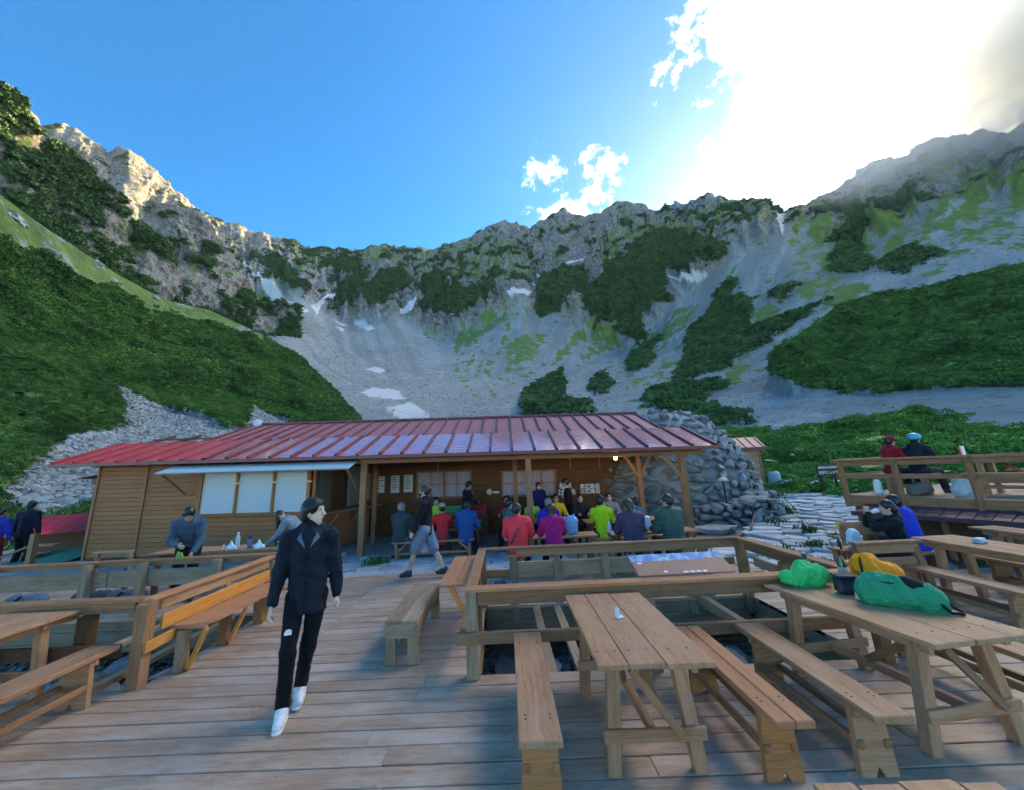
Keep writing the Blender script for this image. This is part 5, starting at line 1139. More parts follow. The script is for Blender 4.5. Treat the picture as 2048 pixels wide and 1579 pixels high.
wl1 = empty('flood_lamp', (-13.85, 11.2, 0.95), label='glowing white lamp at the far left edge', category='lamp'); obj('lamp_globe', lathe_mesh('globe', [(0.02, -0.08), (0.06, -0.05), (0.08, 0), (0.06, 0.05), (0.02, 0.08)], plain('lit_globe', (0.9, 0.85, 0.7), 0.4, emit=((1.0, 0.85, 0.6), 2.5)), 14), wl1); obj('lamp_post', tube_mesh('post', [(0, 0, -1.2), (0, 0, -0.078)], 0.03, dark), wl1)

# ------------------------------------------------------------------ upper terrace on the right, above a low lodge
UA, UB = np.array([7.70, 9.05]), np.array([9.65, 4.05]); UD = (UB-UA)/np.linalg.norm(UB-UA); UN = np.array([-UD[1], UD[0]])   # UN points right / away
if UN[0] < 0: UN = -UN
UZ = 1.0; ULEN = float(np.linalg.norm(UB-UA))
def up(t, d=0.0, z=0.0): q = UA+UD*t+UN*d; return (q[0], q[1], z)
lodge = empty('low_lodge', (*UA, 0), label='low dark timber lodge with purple shingle awning under the upper terrace', category='building')
def LM(root, nm, a, b, w, h, mat, **k):
    o = beam(nm, a, b, w, h, mat, root, **k); o.location -= root.location; return o
for k in range(7): LM(lodge, 'siding_board', up(0.05, 0.10, 0.07+k*0.115), up(ULEN, 0.10, 0.07+k*0.115), 0.03, 0.118, WD['dark'])
for k in range(8): LM(lodge, 'siding_board', up(0.03, 0.10, 0.0+k*0.115), up(0.03, 3.5, 0.0+k*0.115), 0.03, 0.118, WD['rail'])
for t in (0.05, 0.5, 1.35, 2.2, 3.1, 4.2): LM(lodge, 'wall_post', up(t, 0.06, -0.1), up(t, 0.06, 0.84), 0.08, 0.06, WD['rail'])
shingle = roof_mat('purple_shingle', (0.05, 0.018, 0.028), (0.10, 0.04, 0.055), 0.6, 0.2)
for r in range(3):
    n_ = 24
    for i in range(n_):
        a, b = 0.25+i*(ULEN-0.3)/n_, 0.25+(i+0.94)*(ULEN-0.3)/n_
        LM(lodge, 'shingle', up(a, 0.0-0.16*r-0.06, 0.845-0.05*r), up(b, 0.0-0.16*r-0.06, 0.845-0.05*r+0.004*(i % 2)), 0.20, 0.014, shingle, up=(0.25*-UN[0], 0.25*-UN[1], 1))
LM(lodge, 'awning_edge', up(0.2, -0.50, 0.69), up(ULEN, -0.50, 0.69), 0.03, 0.08, shingle)
for t in (1.85, 2.25): 
    LM(lodge, 'window', up(t, 0.075, 0.42), up(t+0.32, 0.075, 0.42), 0.03, 0.36, plain('bluish_glass', (0.12, 0.16, 0.2), 0.08, spec=0.8))
ut = empty('upper_terrace', (*UA, UZ), label='raised timber terrace with railing on the right', category='terrace')
LM(ut, 'edge_beam', up(-0.1, -0.02, UZ-0.10), up(ULEN, -0.02, UZ-0.10), 0.08, 0.24, WD['rail'])
LM(ut, 'edge_beam', up(-0.1, 0.06, UZ-0.10), up(-0.1, 4.2, UZ-0.10), 0.08, 0.24, WD['rail'])
for i in range(24): LM(ut, 'plank', up(-0.05, 0.12+i*0.19, UZ), up(ULEN, 0.12+i*0.19, UZ), 0.182, 0.04, WD['deck'])
for t in (-0.02, 0.92, 1.95, 2.95, 3.9, 4.8): LM(ut, 'post', up(t, -0.09, UZ-0.22), up(t, -0.09, UZ+0.76), 0.10, 0.055, WD['rail'])
LM(ut, 'post', up(-0.16, 0.15, UZ-0.22), up(-0.16, 0.15, UZ+0.76), 0.10, 0.055, WD['rail'])
LM(ut, 'top_rail', up(-0.2, -0.06, UZ+0.78), up(ULEN, -0.06, UZ+0.78), 0.13, 0.04, WD['rail']); LM(ut, 'under_rail', up(-0.1, -0.04, UZ+0.70), up(ULEN, -0.04, UZ+0.70), 0.035, 0.10, WD['rail'])
LM(ut, 'mid_rail', up(-0.1, -0.04, UZ+0.42), up(ULEN, -0.04, UZ+0.42), 0.035, 0.09, WD['rail'])
LM(ut, 'mid_rail', up(-0.15, 0.0, UZ+0.42), up(-0.15, 4.0, UZ+0.42), 0.035, 0.09, WD['rail']); LM(ut, 'top_rail', up(-0.16, 0.01, UZ+0.78), up(-0.16, 4.0, UZ+0.78), 0.12, 0.04, WD['rail'])
urz = math.atan2(UD[1], UD[0])-math.pi/2
c = up(2.2, 1.3); trestle_table(c[0]-0.36, c[0]+0.36, c[1]-0.75, c[1]+0.75, 'trestle table on the upper terrace behind the railing', z0=UZ+0.02, rz=urz, near_leg=0.2)
c = up(2.3, 0.62); plank_bench(c[0]-0.13, c[0]+0.13, c[1]-0.7, c[1]+0.7, 'plank bench on the upper terrace next to the railing', z0=UZ+0.02, rz=urz)
c = up(0.75, 0.62); plank_bench(c[0]-0.13, c[0]+0.13, c[1]-0.5, c[1]+0.5, 'plank bench on the upper terrace under the two seated hikers', z0=UZ+0.02, rz=urz)
c = up(2.3, 2.4); plank_bench(c[0]-0.13, c[0]+0.13, c[1]-0.7, c[1]+0.7, 'plank bench on the far side of the table on the upper terrace', z0=UZ+0.02, rz=urz)
# small red and white marker on the terrace rail
mk = empty('marker_plate', up(1.93, -0.12, UZ+0.80), urz, 'small white and red marker plate on top of the upper railing', 'sign')
block('plate', -0.10, 0.02, -0.012, 0.012, 0.0, 0.16, plain('white_enamel', (0.6, 0.6, 0.6), 0.4), mk); block('stripe', 0.021, 0.075, -0.012, 0.012, 0.0, 0.16, plain('red_enamel', (0.35, 0.04, 0.06), 0.4), mk)
# right-hand tables and benches on the main deck
trestle_table(5.72, 6.34, 4.15, 5.93, 'long pale table with a small tray at the right edge', boards=3, near_leg=0.25)
plank_bench(5.30, 5.55, 4.40, 6.0, 'long plank bench in front of the pale table at the right edge')
plank_bench(6.60, 6.84, 4.4, 6.05, 'plank bench behind the pale table at the right edge', end=WD['rail'])
trestle_table(7.15, 7.55, 5.1, 6.45, 'narrow counter table against the low lodge', boards=2, near_leg=0.25)
sb = empty('settle', (5.18, 5.72, 0), label='short wooden bench back standing at the corner of the right railing', category='bench')
block('top_rail', -0.46, 0.44, -0.06, 0.06, 0.70, 0.735, WD['rail'], sb); block('back_board', -0.36, 0.40, -0.02, 0.02, 0.58, 0.69, WD['table'], sb); block('back_board', -0.36, 0.40, -0.02, 0.02, 0.36, 0.52, WD['table'], sb)
for x in (-0.38, 0.38): beam('leg', (x, -0.10, 0), (x, 0.02, 0.70), 0.09, 0.06, WD['rail'], sb, up=(0, 1, 0))
block('seat', -0.42, 0.42, 0.03, 0.36, 0.40, 0.43, WD['table'], sb); 
for x in (-0.36, 0.36): block('leg', x-0.04, x+0.04, 0.26, 0.34, 0, 0.40, WD['rail'], sb)
yb = empty('settle', (6.35, 7.15, 0), -0.08, 'wooden bench with backrest and yellow tape on its end below the stone path', 'bench')
block('backrest', -0.48, 0.60, 0.10, 0.14, 0.52, 0.74, WD['table'], yb); block('seat', -0.52, 0.6, -0.28, 0.06, 0.38, 0.43, WD['table'], yb)
for x in (-0.46, 0.5): block('leg', x-0.04, x+0.04, 0.05, 0.12, 0.0, 0.70, WD['rail'], yb); block('leg', x-0.04, x+0.04, -0.24, -0.17, 0, 0.38, WD['rail'], yb)
ye = plain('yellow_tape', (0.75, 0.45, 0.03), 0.5); block('tape', -0.515, -0.482, 0.08, 0.15, 0.64, 0.745, ye, yb)
# canopy tables and benches
def patio_bench(x0, x1, y0, y1, z, label, h=0.43):
    t = empty('patio_bench', ((x0+x1)/2, (y0+y1)/2, z), 0, label, 'bench'); w, d = x1-x0, y1-y0
    for k in range(2): block('seat_board', -w/2, w/2, -d/2+k*d/2+.002, -d/2+(k+1)*d/2-.002, h-0.035, h, WD['table'], t)
    for s in (-1, 1):
        for q in (-1, 1): block('leg', s*(w/2-0.12)-0.03, s*(w/2-0.12)+0.03, q*(d/2-0.05)-0.03, q*(d/2-0.05)+0.03, 0, h-0.036, WD['table'], t)
        beam('brace', (s*(w/2-0.16), -d/2+0.05, h-0.22), (s*(w/2-0.36), -d/2+0.05, h-0.05), 0.03, 0.04, WD['table'], t)
    block('stretcher', -w/2+0.1, w/2-0.1, -0.03, 0.03, 0.12, 0.17, WD['table'], t); return t
def patio_table(x0, x1, y0, y1, z, label, h=0.72):
    t = empty('dining_table', ((x0+x1)/2, (y0+y1)/2, z), 0, label, 'table'); w, d = x1-x0, y1-y0
    for k in range(4): block('top_board', -w/2, w/2, -d/2+k*d/4+.002, -d/2+(k+1)*d/4-.002, h-0.035, h, WD['table'], t)
    for s in (-1, 1):
        for q in (-1, 1): block('leg', s*(w/2-0.15)-0.04, s*(w/2-0.15)+0.04, q*(d/2-0.1)-0.04, q*(d/2-0.1)+0.04, 0, h-0.036, WD['rail'], t)
        block('apron', s*(w/2-0.15)-0.02, s*(w/2-0.15)+0.02, -d/2+0.14, d/2-0.14, h-0.12, h-0.036, WD['rail'], t)
    return t
patio_bench(-2.85, -0.85, 9.65, 9.95, yard_z(-1.9, 9.8)+0.02, 'plank bench under the hikers with the red shirt and blue jacket')
patio_table(-2.75, -0.75, 10.4, 11.15, yard_z(-1.8, 11), 'dining table under the left bay of the canopy')
patio_bench(-2.7, -0.8, 11.5, 11.8, yard_z(-1.8, 11.6), 'plank bench on the wall side of the left dining table')
patio_table(0.15, 1.85, 10.5, 11.25, yard_z(1, 11), 'dining table behind the coral and magenta jackets')
patio_bench(0.6, 1.9, 9.72, 9.98, yard_z(1, 9.8)+0.02, 'plank bench under the hiker in the royal blue jacket')
patio_bench(0.1, 1.9, 11.55, 11.85, yard_z(1, 11.7), 'plank bench on the wall side of the middle dining table')
patio_table(2.0, 3.9, 10.3, 11.0, yard_z(3, 10.6), 'dining table behind the lime yellow jacket')
patio_bench(2.0, 3.9, 9.6, 9.88, yard_z(3, 9.7)+0.02, 'plank bench under the lime yellow jacket')
patio_bench(2.0, 3.9, 11.4, 11.68, yard_z(3, 11.5), 'plank bench on the wall side of the right dining table')
# near row at the edge of the deck
patio_bench(-0.1, 1.4, 7.42, 7.70, 0, 'plank bench under the coral and magenta jackets'); patio_table(-0.1, 1.75, 7.95, 8.40, 0, 'low deck-edge table in front of the coral jacket', h=0.62)
patio_bench(2.1, 3.6, 7.36, 7.64, 0, 'plank bench under the purple and olive down jackets'); patio_table(2.0, 3.7, 7.92, 8.38, 0, 'low deck-edge table in front of the olive down jacket', h=0.62)
gb = empty('board_stool', (1.80, 7.45, 0), label='grey slatted stool back between the magenta and purple jackets', category='stool')
for k in range(2): block('slat', -0.29, 0.29, -0.015, 0.015, 0.44+k*0.075, 0.51+k*0.075, WD['grey'], gb)
for x in (-0.25, 0.06, 0.25): block('post', x-0.025, x+0.025, 0.016, 0.06, 0, 0.58, WD['grey'], gb)
block('seat', -0.28, 0.28, 0.06, 0.34, 0.36, 0.39, WD['grey'], gb)
# left deck table by the kiosk with its bench
patio_table(-6.9, -3.95, 7.55, 8.15, 0, 'long table with bottles and white bags below the kiosk window', h=0.73)
ab = empty('chair_back', (-7.3, 7.3, 0), label='open wooden bench back behind the left railing', category='bench')
for x in (-0.30, 0.30): block('leg', x-0.04, x+0.04, -0.03, 0.03, 0, 0.82, WD['grey'], ab)
block('top_rail', -0.36, 0.36, -0.05, 0.05, 0.821, 0.85, WD['grey'], ab); block('seat', -0.36, 0.36, 0.06, 0.34, 0.40, 0.43, WD['grey'], ab)

# ------------------------------------------------------------------ people: smooth-union bodies meshed with surface nets
class Field:
    def __init__(self, h): self.h = h; self.p = []
    def cap(self, a, b, ra, rb, k=0.03, front=None, flat=1.0, puff=0.0, per=0.07, sub=False):
        self.p.append(('c', np.array(a, float), np.array(b, float), ra, rb, k, None if front is None else np.array(front, float), flat, puff, per, sub)); return self
    def ell(self, c, r, axes=None, k=0.03, sub=False):
        self.p.append(('e', np.array(c, float), np.array(r, float), None if axes is None else np.array(axes, float), None, k, None, 1, 0, 0, sub)); return self
    def mesh(self, name, mat, noise=0.0, nscale=9.0, seed=0.0):
        h = self.h; lo = np.full(3, 1e9); hi = np.full(3, -1e9)
        for q in self.p:
            if q[10]: continue
            if q[0] == 'c': R_ = max(q[3], q[4])+q[8]+0.03; lo = np.minimum(lo, np.minimum(q[1], q[2])-R_); hi = np.maximum(hi, np.maximum(q[1], q[2])+R_)
            else: R_ = q[2].max()+0.03; lo = np.minimum(lo, q[1]-R_); hi = np.maximum(hi, q[1]+R_)
        lo -= 2*h; n = np.ceil((hi-lo)/h).astype(int)+3
        F = np.full(n, 1.0, np.float32)
        for q in self.p:
            kind, A_, B_, ra, rb, k, front, flat, puff, per, sub = q
            if kind == 'c': R_ = max(ra, rb)+puff; b0, b1 = np.minimum(A_, B_)-R_, np.maximum(A_, B_)+R_
            else: R_ = B_.max(); b0, b1 = A_-R_, A_+R_
            m = k+3*h; i0 = np.clip(np.floor((b0-m-lo)/h).astype(int), 0, n-1); i1 = np.clip(np.ceil((b1+m-lo)/h).astype(int)+1, 1, n)
            g = np.meshgrid(*[lo[d]+h*np.arange(i0[d], i1[d]) for d in range(3)], indexing='ij'); X = np.stack(g, -1)
            if kind == 'c':
                ab = B_-A_; L2 = max(ab@ab, 1e-9); pa = X-A_
                if front is not None:
                    f = front/np.linalg.norm(front); f = f-ab*(f@ab)/L2; f = f/max(np.linalg.norm(f), 1e-6)
                    pa = pa+(pa@f)[..., None]*f*(1/flat-1)
                t = np.clip((pa@ab)/L2, 0, 1); d = np.linalg.norm(pa-t[..., None]*ab, axis=-1); r = ra+(rb-ra)*t
                if puff: r = r+puff*(np.abs(np.sin(math.pi*(pa@ab)/math.sqrt(L2)/per))-0.45)
                d = d-r
                if front is not None: d = d*flat**0.5
            else:
                pa = X-A_
                if ra is not None: pa = pa@ra.T
                k0 = np.linalg.norm(pa/B_, axis=-1); k1 = np.linalg.norm(pa/B_**2, axis=-1); d = k0*(k0-1)/np.maximum(k1, 1e-6)
            S = F[i0[0]:i1[0], i0[1]:i1[1], i0[2]:i1[2]]
            if sub:
                F[i0[0]:i1[0], i0[1]:i1[1], i0[2]:i1[2]] = np.maximum(S, -d)
            else:
                hh = np.clip(0.5+0.5*(S-d)/k, 0, 1); F[i0[0]:i1[0], i0[1]:i1[1], i0[2]:i1[2]] = S*(1-hh)+d*hh-k*hh*(1-hh)
        if noise:
            idx = np.argwhere(np.abs(F) < 3*h); P_ = lo+idx*h
            fold_n = fbm(P_*np.array([nscale, nscale, nscale*0.6])+seed, 3, ridged=True); F[tuple(idx.T)] += noise*(0.3-fold_n)
        return self.nets(F, lo, h, name, mat)
    @staticmethod
    def nets(F, lo, h, name, mat):
        ins = F < 0; c = ins[:-1, :-1, :-1]; anyi = np.zeros_like(c); alli = np.ones_like(c)
        for dx in (0, 1):
            for dy in (0, 1):
                for dz in (0, 1):
                    s = ins[dx:F.shape[0]-1+dx, dy:F.shape[1]-1+dy, dz:F.shape[2]-1+dz]; anyi |= s; alli &= s
        act = anyi & ~alli; ids = np.argwhere(act); idx = np.full(act.shape, -1, np.int64); idx[tuple(ids.T)] = np.arange(len(ids))
        acc = np.zeros((len(ids), 3)); cnt = np.zeros(len(ids))
        cor = [(x, y, z) for x in (0, 1) for y in (0, 1) for z in (0, 1)]
        val = {q: F[ids[:, 0]+q[0], ids[:, 1]+q[1], ids[:, 2]+q[2]] for q in cor}
        for a in cor:
            for d in range(3):
                if a[d]: continue
                b = list(a); b[d] = 1; b = tuple(b); fa, fb = val[a], val[b]; cr_ = (fa < 0) != (fb < 0)
                t = np.where(cr_, fa/np.where(fa == fb, 1, fa-fb), 0); p = np.array(a, float)[None].repeat(len(ids), 0); p[:, d] += t
                acc += p*cr_[:, None]; cnt += cr_
        V = lo+h*(ids+acc/cnt[:, None]); quads = []
        for d in range(3):
            u, w = (d+1) % 3, (d+2) % 3; sl = [slice(None)]*3; sl2 = [slice(None)]*3; sl[d] = slice(0, -1); sl2[d] = slice(1, None)
            for s in (u, w): sl[s] = slice(1, -1); sl2[s] = slice(1, -1)
            A_, B_ = ins[tuple(sl)], ins[tuple(sl2)]; e_ = np.argwhere(A_ != B_); 
            if not len(e_): continue
            sgn_ = A_[tuple(e_.T)]; base = e_.copy(); base[:, u] += 1; base[:, w] += 1
            def cell(du, dw): q = base.copy(); q[:, u] += du; q[:, w] += dw; return idx[q[:, 0], q[:, 1], q[:, 2]]
            q = np.stack([cell(-1, -1), cell(0, -1), cell(0, 0), cell(-1, 0)], 1); q[~sgn_] = q[~sgn_][:, ::-1]; quads.append(q)
        return mesh_from(name, V, np.concatenate(quads), [mat], smooth=True)
def ik(a, t, l1, l2, pole):
    a, t, pole = map(lambda q: np.array(q, float), (a, t, pole)); d = t-a; L_ = np.linalg.norm(d); u = d/max(L_, 1e-6)
    if L_ > (l1+l2)*0.995: t = a+u*(l1+l2)*0.995; L_ = (l1+l2)*0.995
    x = (l1*l1-l2*l2+L_*L_)/(2*L_); y = math.sqrt(max(l1*l1-x*x, 1e-6)); p = pole-u*(pole@u); p /= max(np.linalg.norm(p), 1e-6)
    return a+u*x+p*y, t
def rotz(a): c, s = math.cos(a), math.sin(a); return np.array([[c, -s, 0], [s, c, 0], [0, 0, 1]])
def rotx(a): c, s = math.cos(a), math.sin(a); return np.array([[1, 0, 0], [0, c, -s], [0, s, c]])
def roty(a): c, s = math.cos(a), math.sin(a); return np.array([[c, 0, s], [0, 1, 0], [-s, 0, c]])
SKIN = {}
def skin(c=(0.52, 0.33, 0.23)):
    if c not in SKIN:
        m, nt, b = nmat('skin'); tc_ = N(nt, 'ShaderNodeTexCoord'); n = N(nt, 'ShaderNodeTexNoise', {'Vector': tc_.outputs['Object'], 'Scale': 30.0, 'Detail': 4.0}).outputs['Fac']
        nt.links.new(mixc(nt, n, tuple(x*0.9 for x in c), c), b.inputs['Base Color']); b.inputs['Roughness'].default_value = 0.5; b.inputs['Subsurface Weight'].default_value = 0.08
        b.inputs['Subsurface Radius'].default_value = (0.01, 0.004, 0.002); SKIN[c] = m
    return SKIN[c]
def hair_mat(name, c):
    m, nt, b = nmat(name); tc_ = N(nt, 'ShaderNodeTexCoord'); n = N(nt, 'ShaderNodeTexNoise', {'Vector': N(nt, 'ShaderNodeMapping', {'Vector': tc_.outputs['Object'], 'Scale': (120, 120, 12)}).outputs[0], 'Scale': 1.0, 'Detail': 3.0}).outputs['Fac']
    nt.links.new(mixc(nt, n, tuple(x*0.5 for x in c), tuple(x*1.6 for x in c)), b.inputs['Base Color']); b.inputs['Roughness'].default_value = 0.4; bump(nt, b, n, 0.5, 0.004); return m
HAIR = {'black': hair_mat('black_hair', (0.012, 0.010, 0.010)), 'brown': hair_mat('dark_brown_hair', (0.035, 0.02, 0.013)), 'grey': hair_mat('grey_hair', (0.16, 0.155, 0.15))}
EYE_M = plain('eye_dark', (0.02, 0.015, 0.012), 0.2); LIP = plain('lip', (0.36, 0.16, 0.13), 0.5); SHOE_D = plain('dark_shoe', (0.03, 0.03, 0.035), 0.6); SOLE = plain('pale_sole', (0.6, 0.6, 0.58), 0.6)
_fab = {}
def fab(c, fold=0.35, scale=14.0, rough=0.75):
    k = (c, fold, scale, rough)
    if k not in _fab: _fab[k] = fabric('cloth', c, rough, 0.15, fold, scale)
    return _fab[k]
def person(label, loc, heading, pose='stand', top=(0.05, 0.05, 0.06), legs=(0.03, 0.03, 0.04), hair='black', h=1.70, lean=0.0, side=0.0, twist=0.0, head_yaw=0.0, head_pitch=0.0,
           hand_l=None, hand_r=None, foot_l=None, foot_r=None, knee=(0, 1, 0), puff=0.0, hood=False, style='short', shorts=False, cap=None, mask=False, towel=None, shoes=None, strap=None, seat=0.43,
           vox=0.018, body_vox=0.014, girth=1.0, helmet=None, bag=None, group=None, collar=False, skin_c=(0.52, 0.33, 0.23), z_up=True, jlen=0.0, glasses=False, neck_col=None, leg_w=1.0, flare=0.0, hip_x=0.0, hem=True):
    """x right, y forward, z up in the person's own frame; heading 0 faces +Y (away from the terrace viewer)"""
    s = h/1.72; root = empty('person', loc, heading, label, 'person', group)
    sit = pose == 'sit'
    pel = np.array([hip_x, 0, (seat+0.10*s) if sit else 0.93*s]); 
    if foot_l is not None and not sit: pel[2] = min(pel[2], 0.93*s)
    T = rotz(twist)@roty(side)@rotx(-lean); up_, rt, fw = T@np.array([0, 0, 1.0]), T@np.array([1.0, 0, 0]), T@np.array([0, 1.0, 0])
    chest = pel+up_*0.36*s; nb = pel+up_*0.52*s; sh = [nb-up_*0.05*s-rt*0.175*s, nb-up_*0.05*s+rt*0.175*s]
    HR = T@rotz(head_yaw)@rotx(head_pitch) if False else rotz(twist+head_yaw)@rotx(-lean*0.35+head_pitch)
    hu, hr, hf = HR@np.array([0, 0, 1.0]), HR@np.array([1.0, 0, 0]), HR@np.array([0, 1.0, 0])
    hc = nb+up_*0.055*s+hu*0.125*s+hf*0.02*s
    hd = [hand_l, hand_r]; el = []; wr = []
    for i, sg in ((0, -1), (1, 1)):
        t = hd[i] if hd[i] is not None else ((np.array([sg*0.17, 0.36, seat+0.30]) if sit else np.array([sg*0.27, 0.08, 0.80*s])))
        e_, w_ = ik(sh[i], np.array(t, float), 0.285*s, 0.25*s, np.array([sg*0.5, -0.7, -0.6])); el.append(e_); wr.append(w_)
    hip = [pel+np.array([-0.095*s, 0, -0.03]), pel+np.array([0.095*s, 0, -0.03])]; fd = [foot_l, foot_r]; kn = []; an = []
    for i, sg in ((0, -1), (1, 1)):
        t = fd[i] if fd[i] is not None else ((np.array([sg*0.14, 0.40, 0.08])) if sit else np.array([sg*0.11, 0.0, 0.08*s]))
        k_, a_ = ik(hip[i], np.array(t, float), 0.43*s, 0.42*s, np.array(knee, float)+np.array([0, 0, 0.6 if sit else 0])); kn.append(k_); an.append(a_)
    # ---- body: one continuous surface
    B = Field(body_vox); sk = skin(skin_c)
    B.cap(pel, chest, 0.115*s, 0.125*s, 0.05, fw, 0.72).cap(chest, nb-up_*0.06*s, 0.125*s, 0.10*s, 0.05, fw, 0.72).cap(nb-up_*0.04*s, hc-hu*0.06*s, 0.052*s, 0.05*s, 0.03)
    ax = np.stack([hr, hf, hu])
    B.ell(hc+hu*0.018*s-hf*0.006*s, np.array([0.076, 0.094, 0.102])*s, ax, 0.02).ell(hc-hu*0.062*s+hf*0.034*s, np.array([0.052, 0.05, 0.055])*s, ax, 0.04)
    B.cap(hc+hf*0.090*s+hu*0.012*s, hc+hf*0.108*s-hu*0.024*s, 0.009*s, 0.015*s, 0.012).cap(hc+hf*0.076*s-hu*0.058*s-hr*0.015*s, hc+hf*0.076*s-hu*0.058*s+hr*0.015*s, 0.013*s, 0.013*s, 0.012)
    B.cap(hc+hf*0.076*s+hu*0.032*s-hr*0.03*s, hc+hf*0.076*s+hu*0.032*s+hr*0.03*s, 0.013*s, 0.013*s, 0.015).ell(hc-hu*0.10*s+hf*0.058*s, np.array([0.022, 0.02, 0.018])*s, ax, 0.02)
    for sg in (-1, 1): B.ell(hc+hr*sg*0.078*s-hf*0.008*s-hu*0.012*s, np.array([0.011, 0.022, 0.034])*s, ax, 0.008)
    for i, sg in ((0, -1), (1, 1)):
        B.cap(sh[i], el[i], 0.05*s, 0.04*s, 0.03).cap(el[i], wr[i], 0.038*s, 0.026*s, 0.02)
        d = wr[i]-el[i]; d /= np.linalg.norm(d); inw = (-sg*rt); inw = inw-d*(inw@d); inw /= max(np.linalg.norm(inw), 1e-6); fr = np.cross(d, inw)*sg
        if fr@fw < 0 and abs(d@fw) < 0.8: fr = -fr
        B.cap(wr[i], wr[i]+d*0.085*s, 0.026*s, 0.034*s, 0.02, inw, 0.5)
        for j, (o_, L_) in enumerate(((-0.030, 0.062), (-0.010, 0.078), (0.011, 0.074), (0.031, 0.058))):
            k0 = wr[i]+d*0.083*s+fr*(-o_)*s; k1 = k0+(d*0.85+inw*0.28)*L_*0.55*s; k2 = k1+(d*0.55+inw*0.75)*L_*0.5*s
            B.cap(k0, k1, 0.0095*s, 0.009*s, 0.006).cap(k1, k2, 0.009*s, 0.0075*s, 0.004)
        t0 = wr[i]+d*0.025*s+fr*0.024*s; t1 = t0+(d*0.6+fr*0.65+inw*0.3)*0.042*s; t2 = t1+(d*0.9+inw*0.3)*0.034*s
        B.cap(t0, t1, 0.013*s, 0.011*s, 0.01).cap(t1, t2, 0.011*s, 0.009*s, 0.005)
        B.cap(hip[i], kn[i], 0.078*s, 0.052*s, 0.04).cap(kn[i], kn[i]*0.6+an[i]*0.4-np.array([0, 0.015, 0]), 0.05*s, 0.052*s, 0.03).cap(kn[i]*0.6+an[i]*0.4, an[i], 0.05*s, 0.034*s, 0.03)
        B.cap(an[i], an[i]+np.array([0, 0.13*s, -0.035*s]), 0.036*s, 0.028*s, 0.02)
    obj('body', B.mesh('body', sk), root)
    # ---- face
    def spot(nm, c, r, m, par=root):
        bm = bmesh.new(); bmesh.ops.create_icosphere(bm, subdivisions=2, radius=1.0); me = bpy.data.meshes.new(nm)
        for v_ in bm.verts: q = v_.co; w_ = hr*q.x*r[0]+hf*q.y*r[1]+hu*q.z*r[2]; v_.co = w_
        bm.to_mesh(me); bm.free(); me.materials.append(m); me.polygons.foreach_set('use_smooth', np.ones(len(me.polygons), dtype=bool)); return obj(nm, me, par, tuple(c))
    for sg in (-1, 1):
        spot('eye', hc+hr*sg*0.031*s+hf*0.083*s+hu*0.016*s, (0.013*s, 0.006*s, 0.006*s), EYE_M); spot('eyebrow', hc+hr*sg*0.032*s+hf*0.087*s+hu*0.040*s, (0.019*s, 0.006*s, 0.004*s), HAIR['black'])
    spot('mouth', hc+hf*0.0885*s-hu*0.062*s, (0.021*s, 0.005*s, 0.005*s), LIP)
    if glasses:
        for sg in (-1, 1): spot('glasses', hc+hr*sg*0.033*s+hf*0.092*s+hu*0.014*s, (0.024*s, 0.004*s, 0.016*s), EYE_M)
    if mask: spot('face_mask', hc+hf*0.062*s-hu*0.058*s, (0.062*s, 0.055*s, 0.052*s), fab((0.65, 0.66, 0.67) if mask is True else mask, 0.1))
    # ---- hair / hat
    Hh = Field(min(vox, 0.012)); hm = HAIR[hair]
    Hh.ell(hc+hu*0.036*s-hf*0.016*s, np.array([0.090, 0.100, 0.098])*s, ax, 0.02)
    if style in ('short', 'side'): 
        Hh.ell(hc-hf*0.055*s-hu*0.02*s, np.array([0.078, 0.055, 0.07])*s, ax, 0.03)
        for sg in (-1, 1): Hh.cap(hc+hr*sg*0.074*s+hf*0.03*s+hu*0.05*s, hc+hr*sg*0.078*s-hf*0.01*s+hu*0.015*s, 0.018*s, 0.012*s, 0.015)
        if style == 'side':
            for sg in (-1, 1): Hh.cap(hc+hr*sg*0.045*s+hf*0.045*s+hu*0.085*s, hc+hr*sg*0.072*s+hf*0.035*s+hu*0.03*s, 0.024*s, 0.014*s, 0.02).cap(hc+hr*sg*0.07*s-hf*0.03*s+hu*0.03*s, hc+hr*sg*0.066*s-hf*0.055*s-hu*0.055*s, 0.035*s, 0.028*s, 0.03)
    elif style == 'long':
        Hh.cap(hc-hf*0.05*s, hc-hf*0.075*s-hu*0.20*s, 0.085*s, 0.07*s, 0.04, hf, 0.6)
        for sg in (-1, 1): Hh.cap(hc+hr*sg*0.075*s+hu*0.02*s, hc+hr*sg*0.07*s-hf*0.03*s-hu*0.16*s, 0.03*s, 0.025*s, 0.03)
    elif style == 'pony':
        Hh.ell(hc-hf*0.06*s-hu*0.02*s, np.array([0.075, 0.055, 0.07])*s, ax, 0.03); Hh.cap(hc-hf*0.10*s+hu*0.01*s, hc-hf*0.13*s-hu*0.16*s-hr*0.01, 0.035*s, 0.028*s, 0.02).cap(hc-hf*0.13*s-hu*0.16*s, hc-hf*0.11*s-hu*0.27*s, 0.028*s, 0.012*s, 0.02)
    elif style == 'bun':
        Hh.ell(hc-hf*0.05*s-hu*0.01*s, np.array([0.078, 0.055, 0.07])*s, ax, 0.03).ell(hc-hf*0.105*s+hu*0.045*s, np.array([0.05, 0.045, 0.045])*s, ax, 0.02)
    elif style == 'hang':
        for k_ in range(6):
            a_ = (k_-2.5)/2.5; Hh.cap(hc+hr*a_*0.075*s+hu*0.03*s+hf*0.03*s, hc+hr*a_*0.085*s+hf*0.05*s+np.array([0, 0, -0.22*s]), 0.035*s, 0.02*s, 0.03)
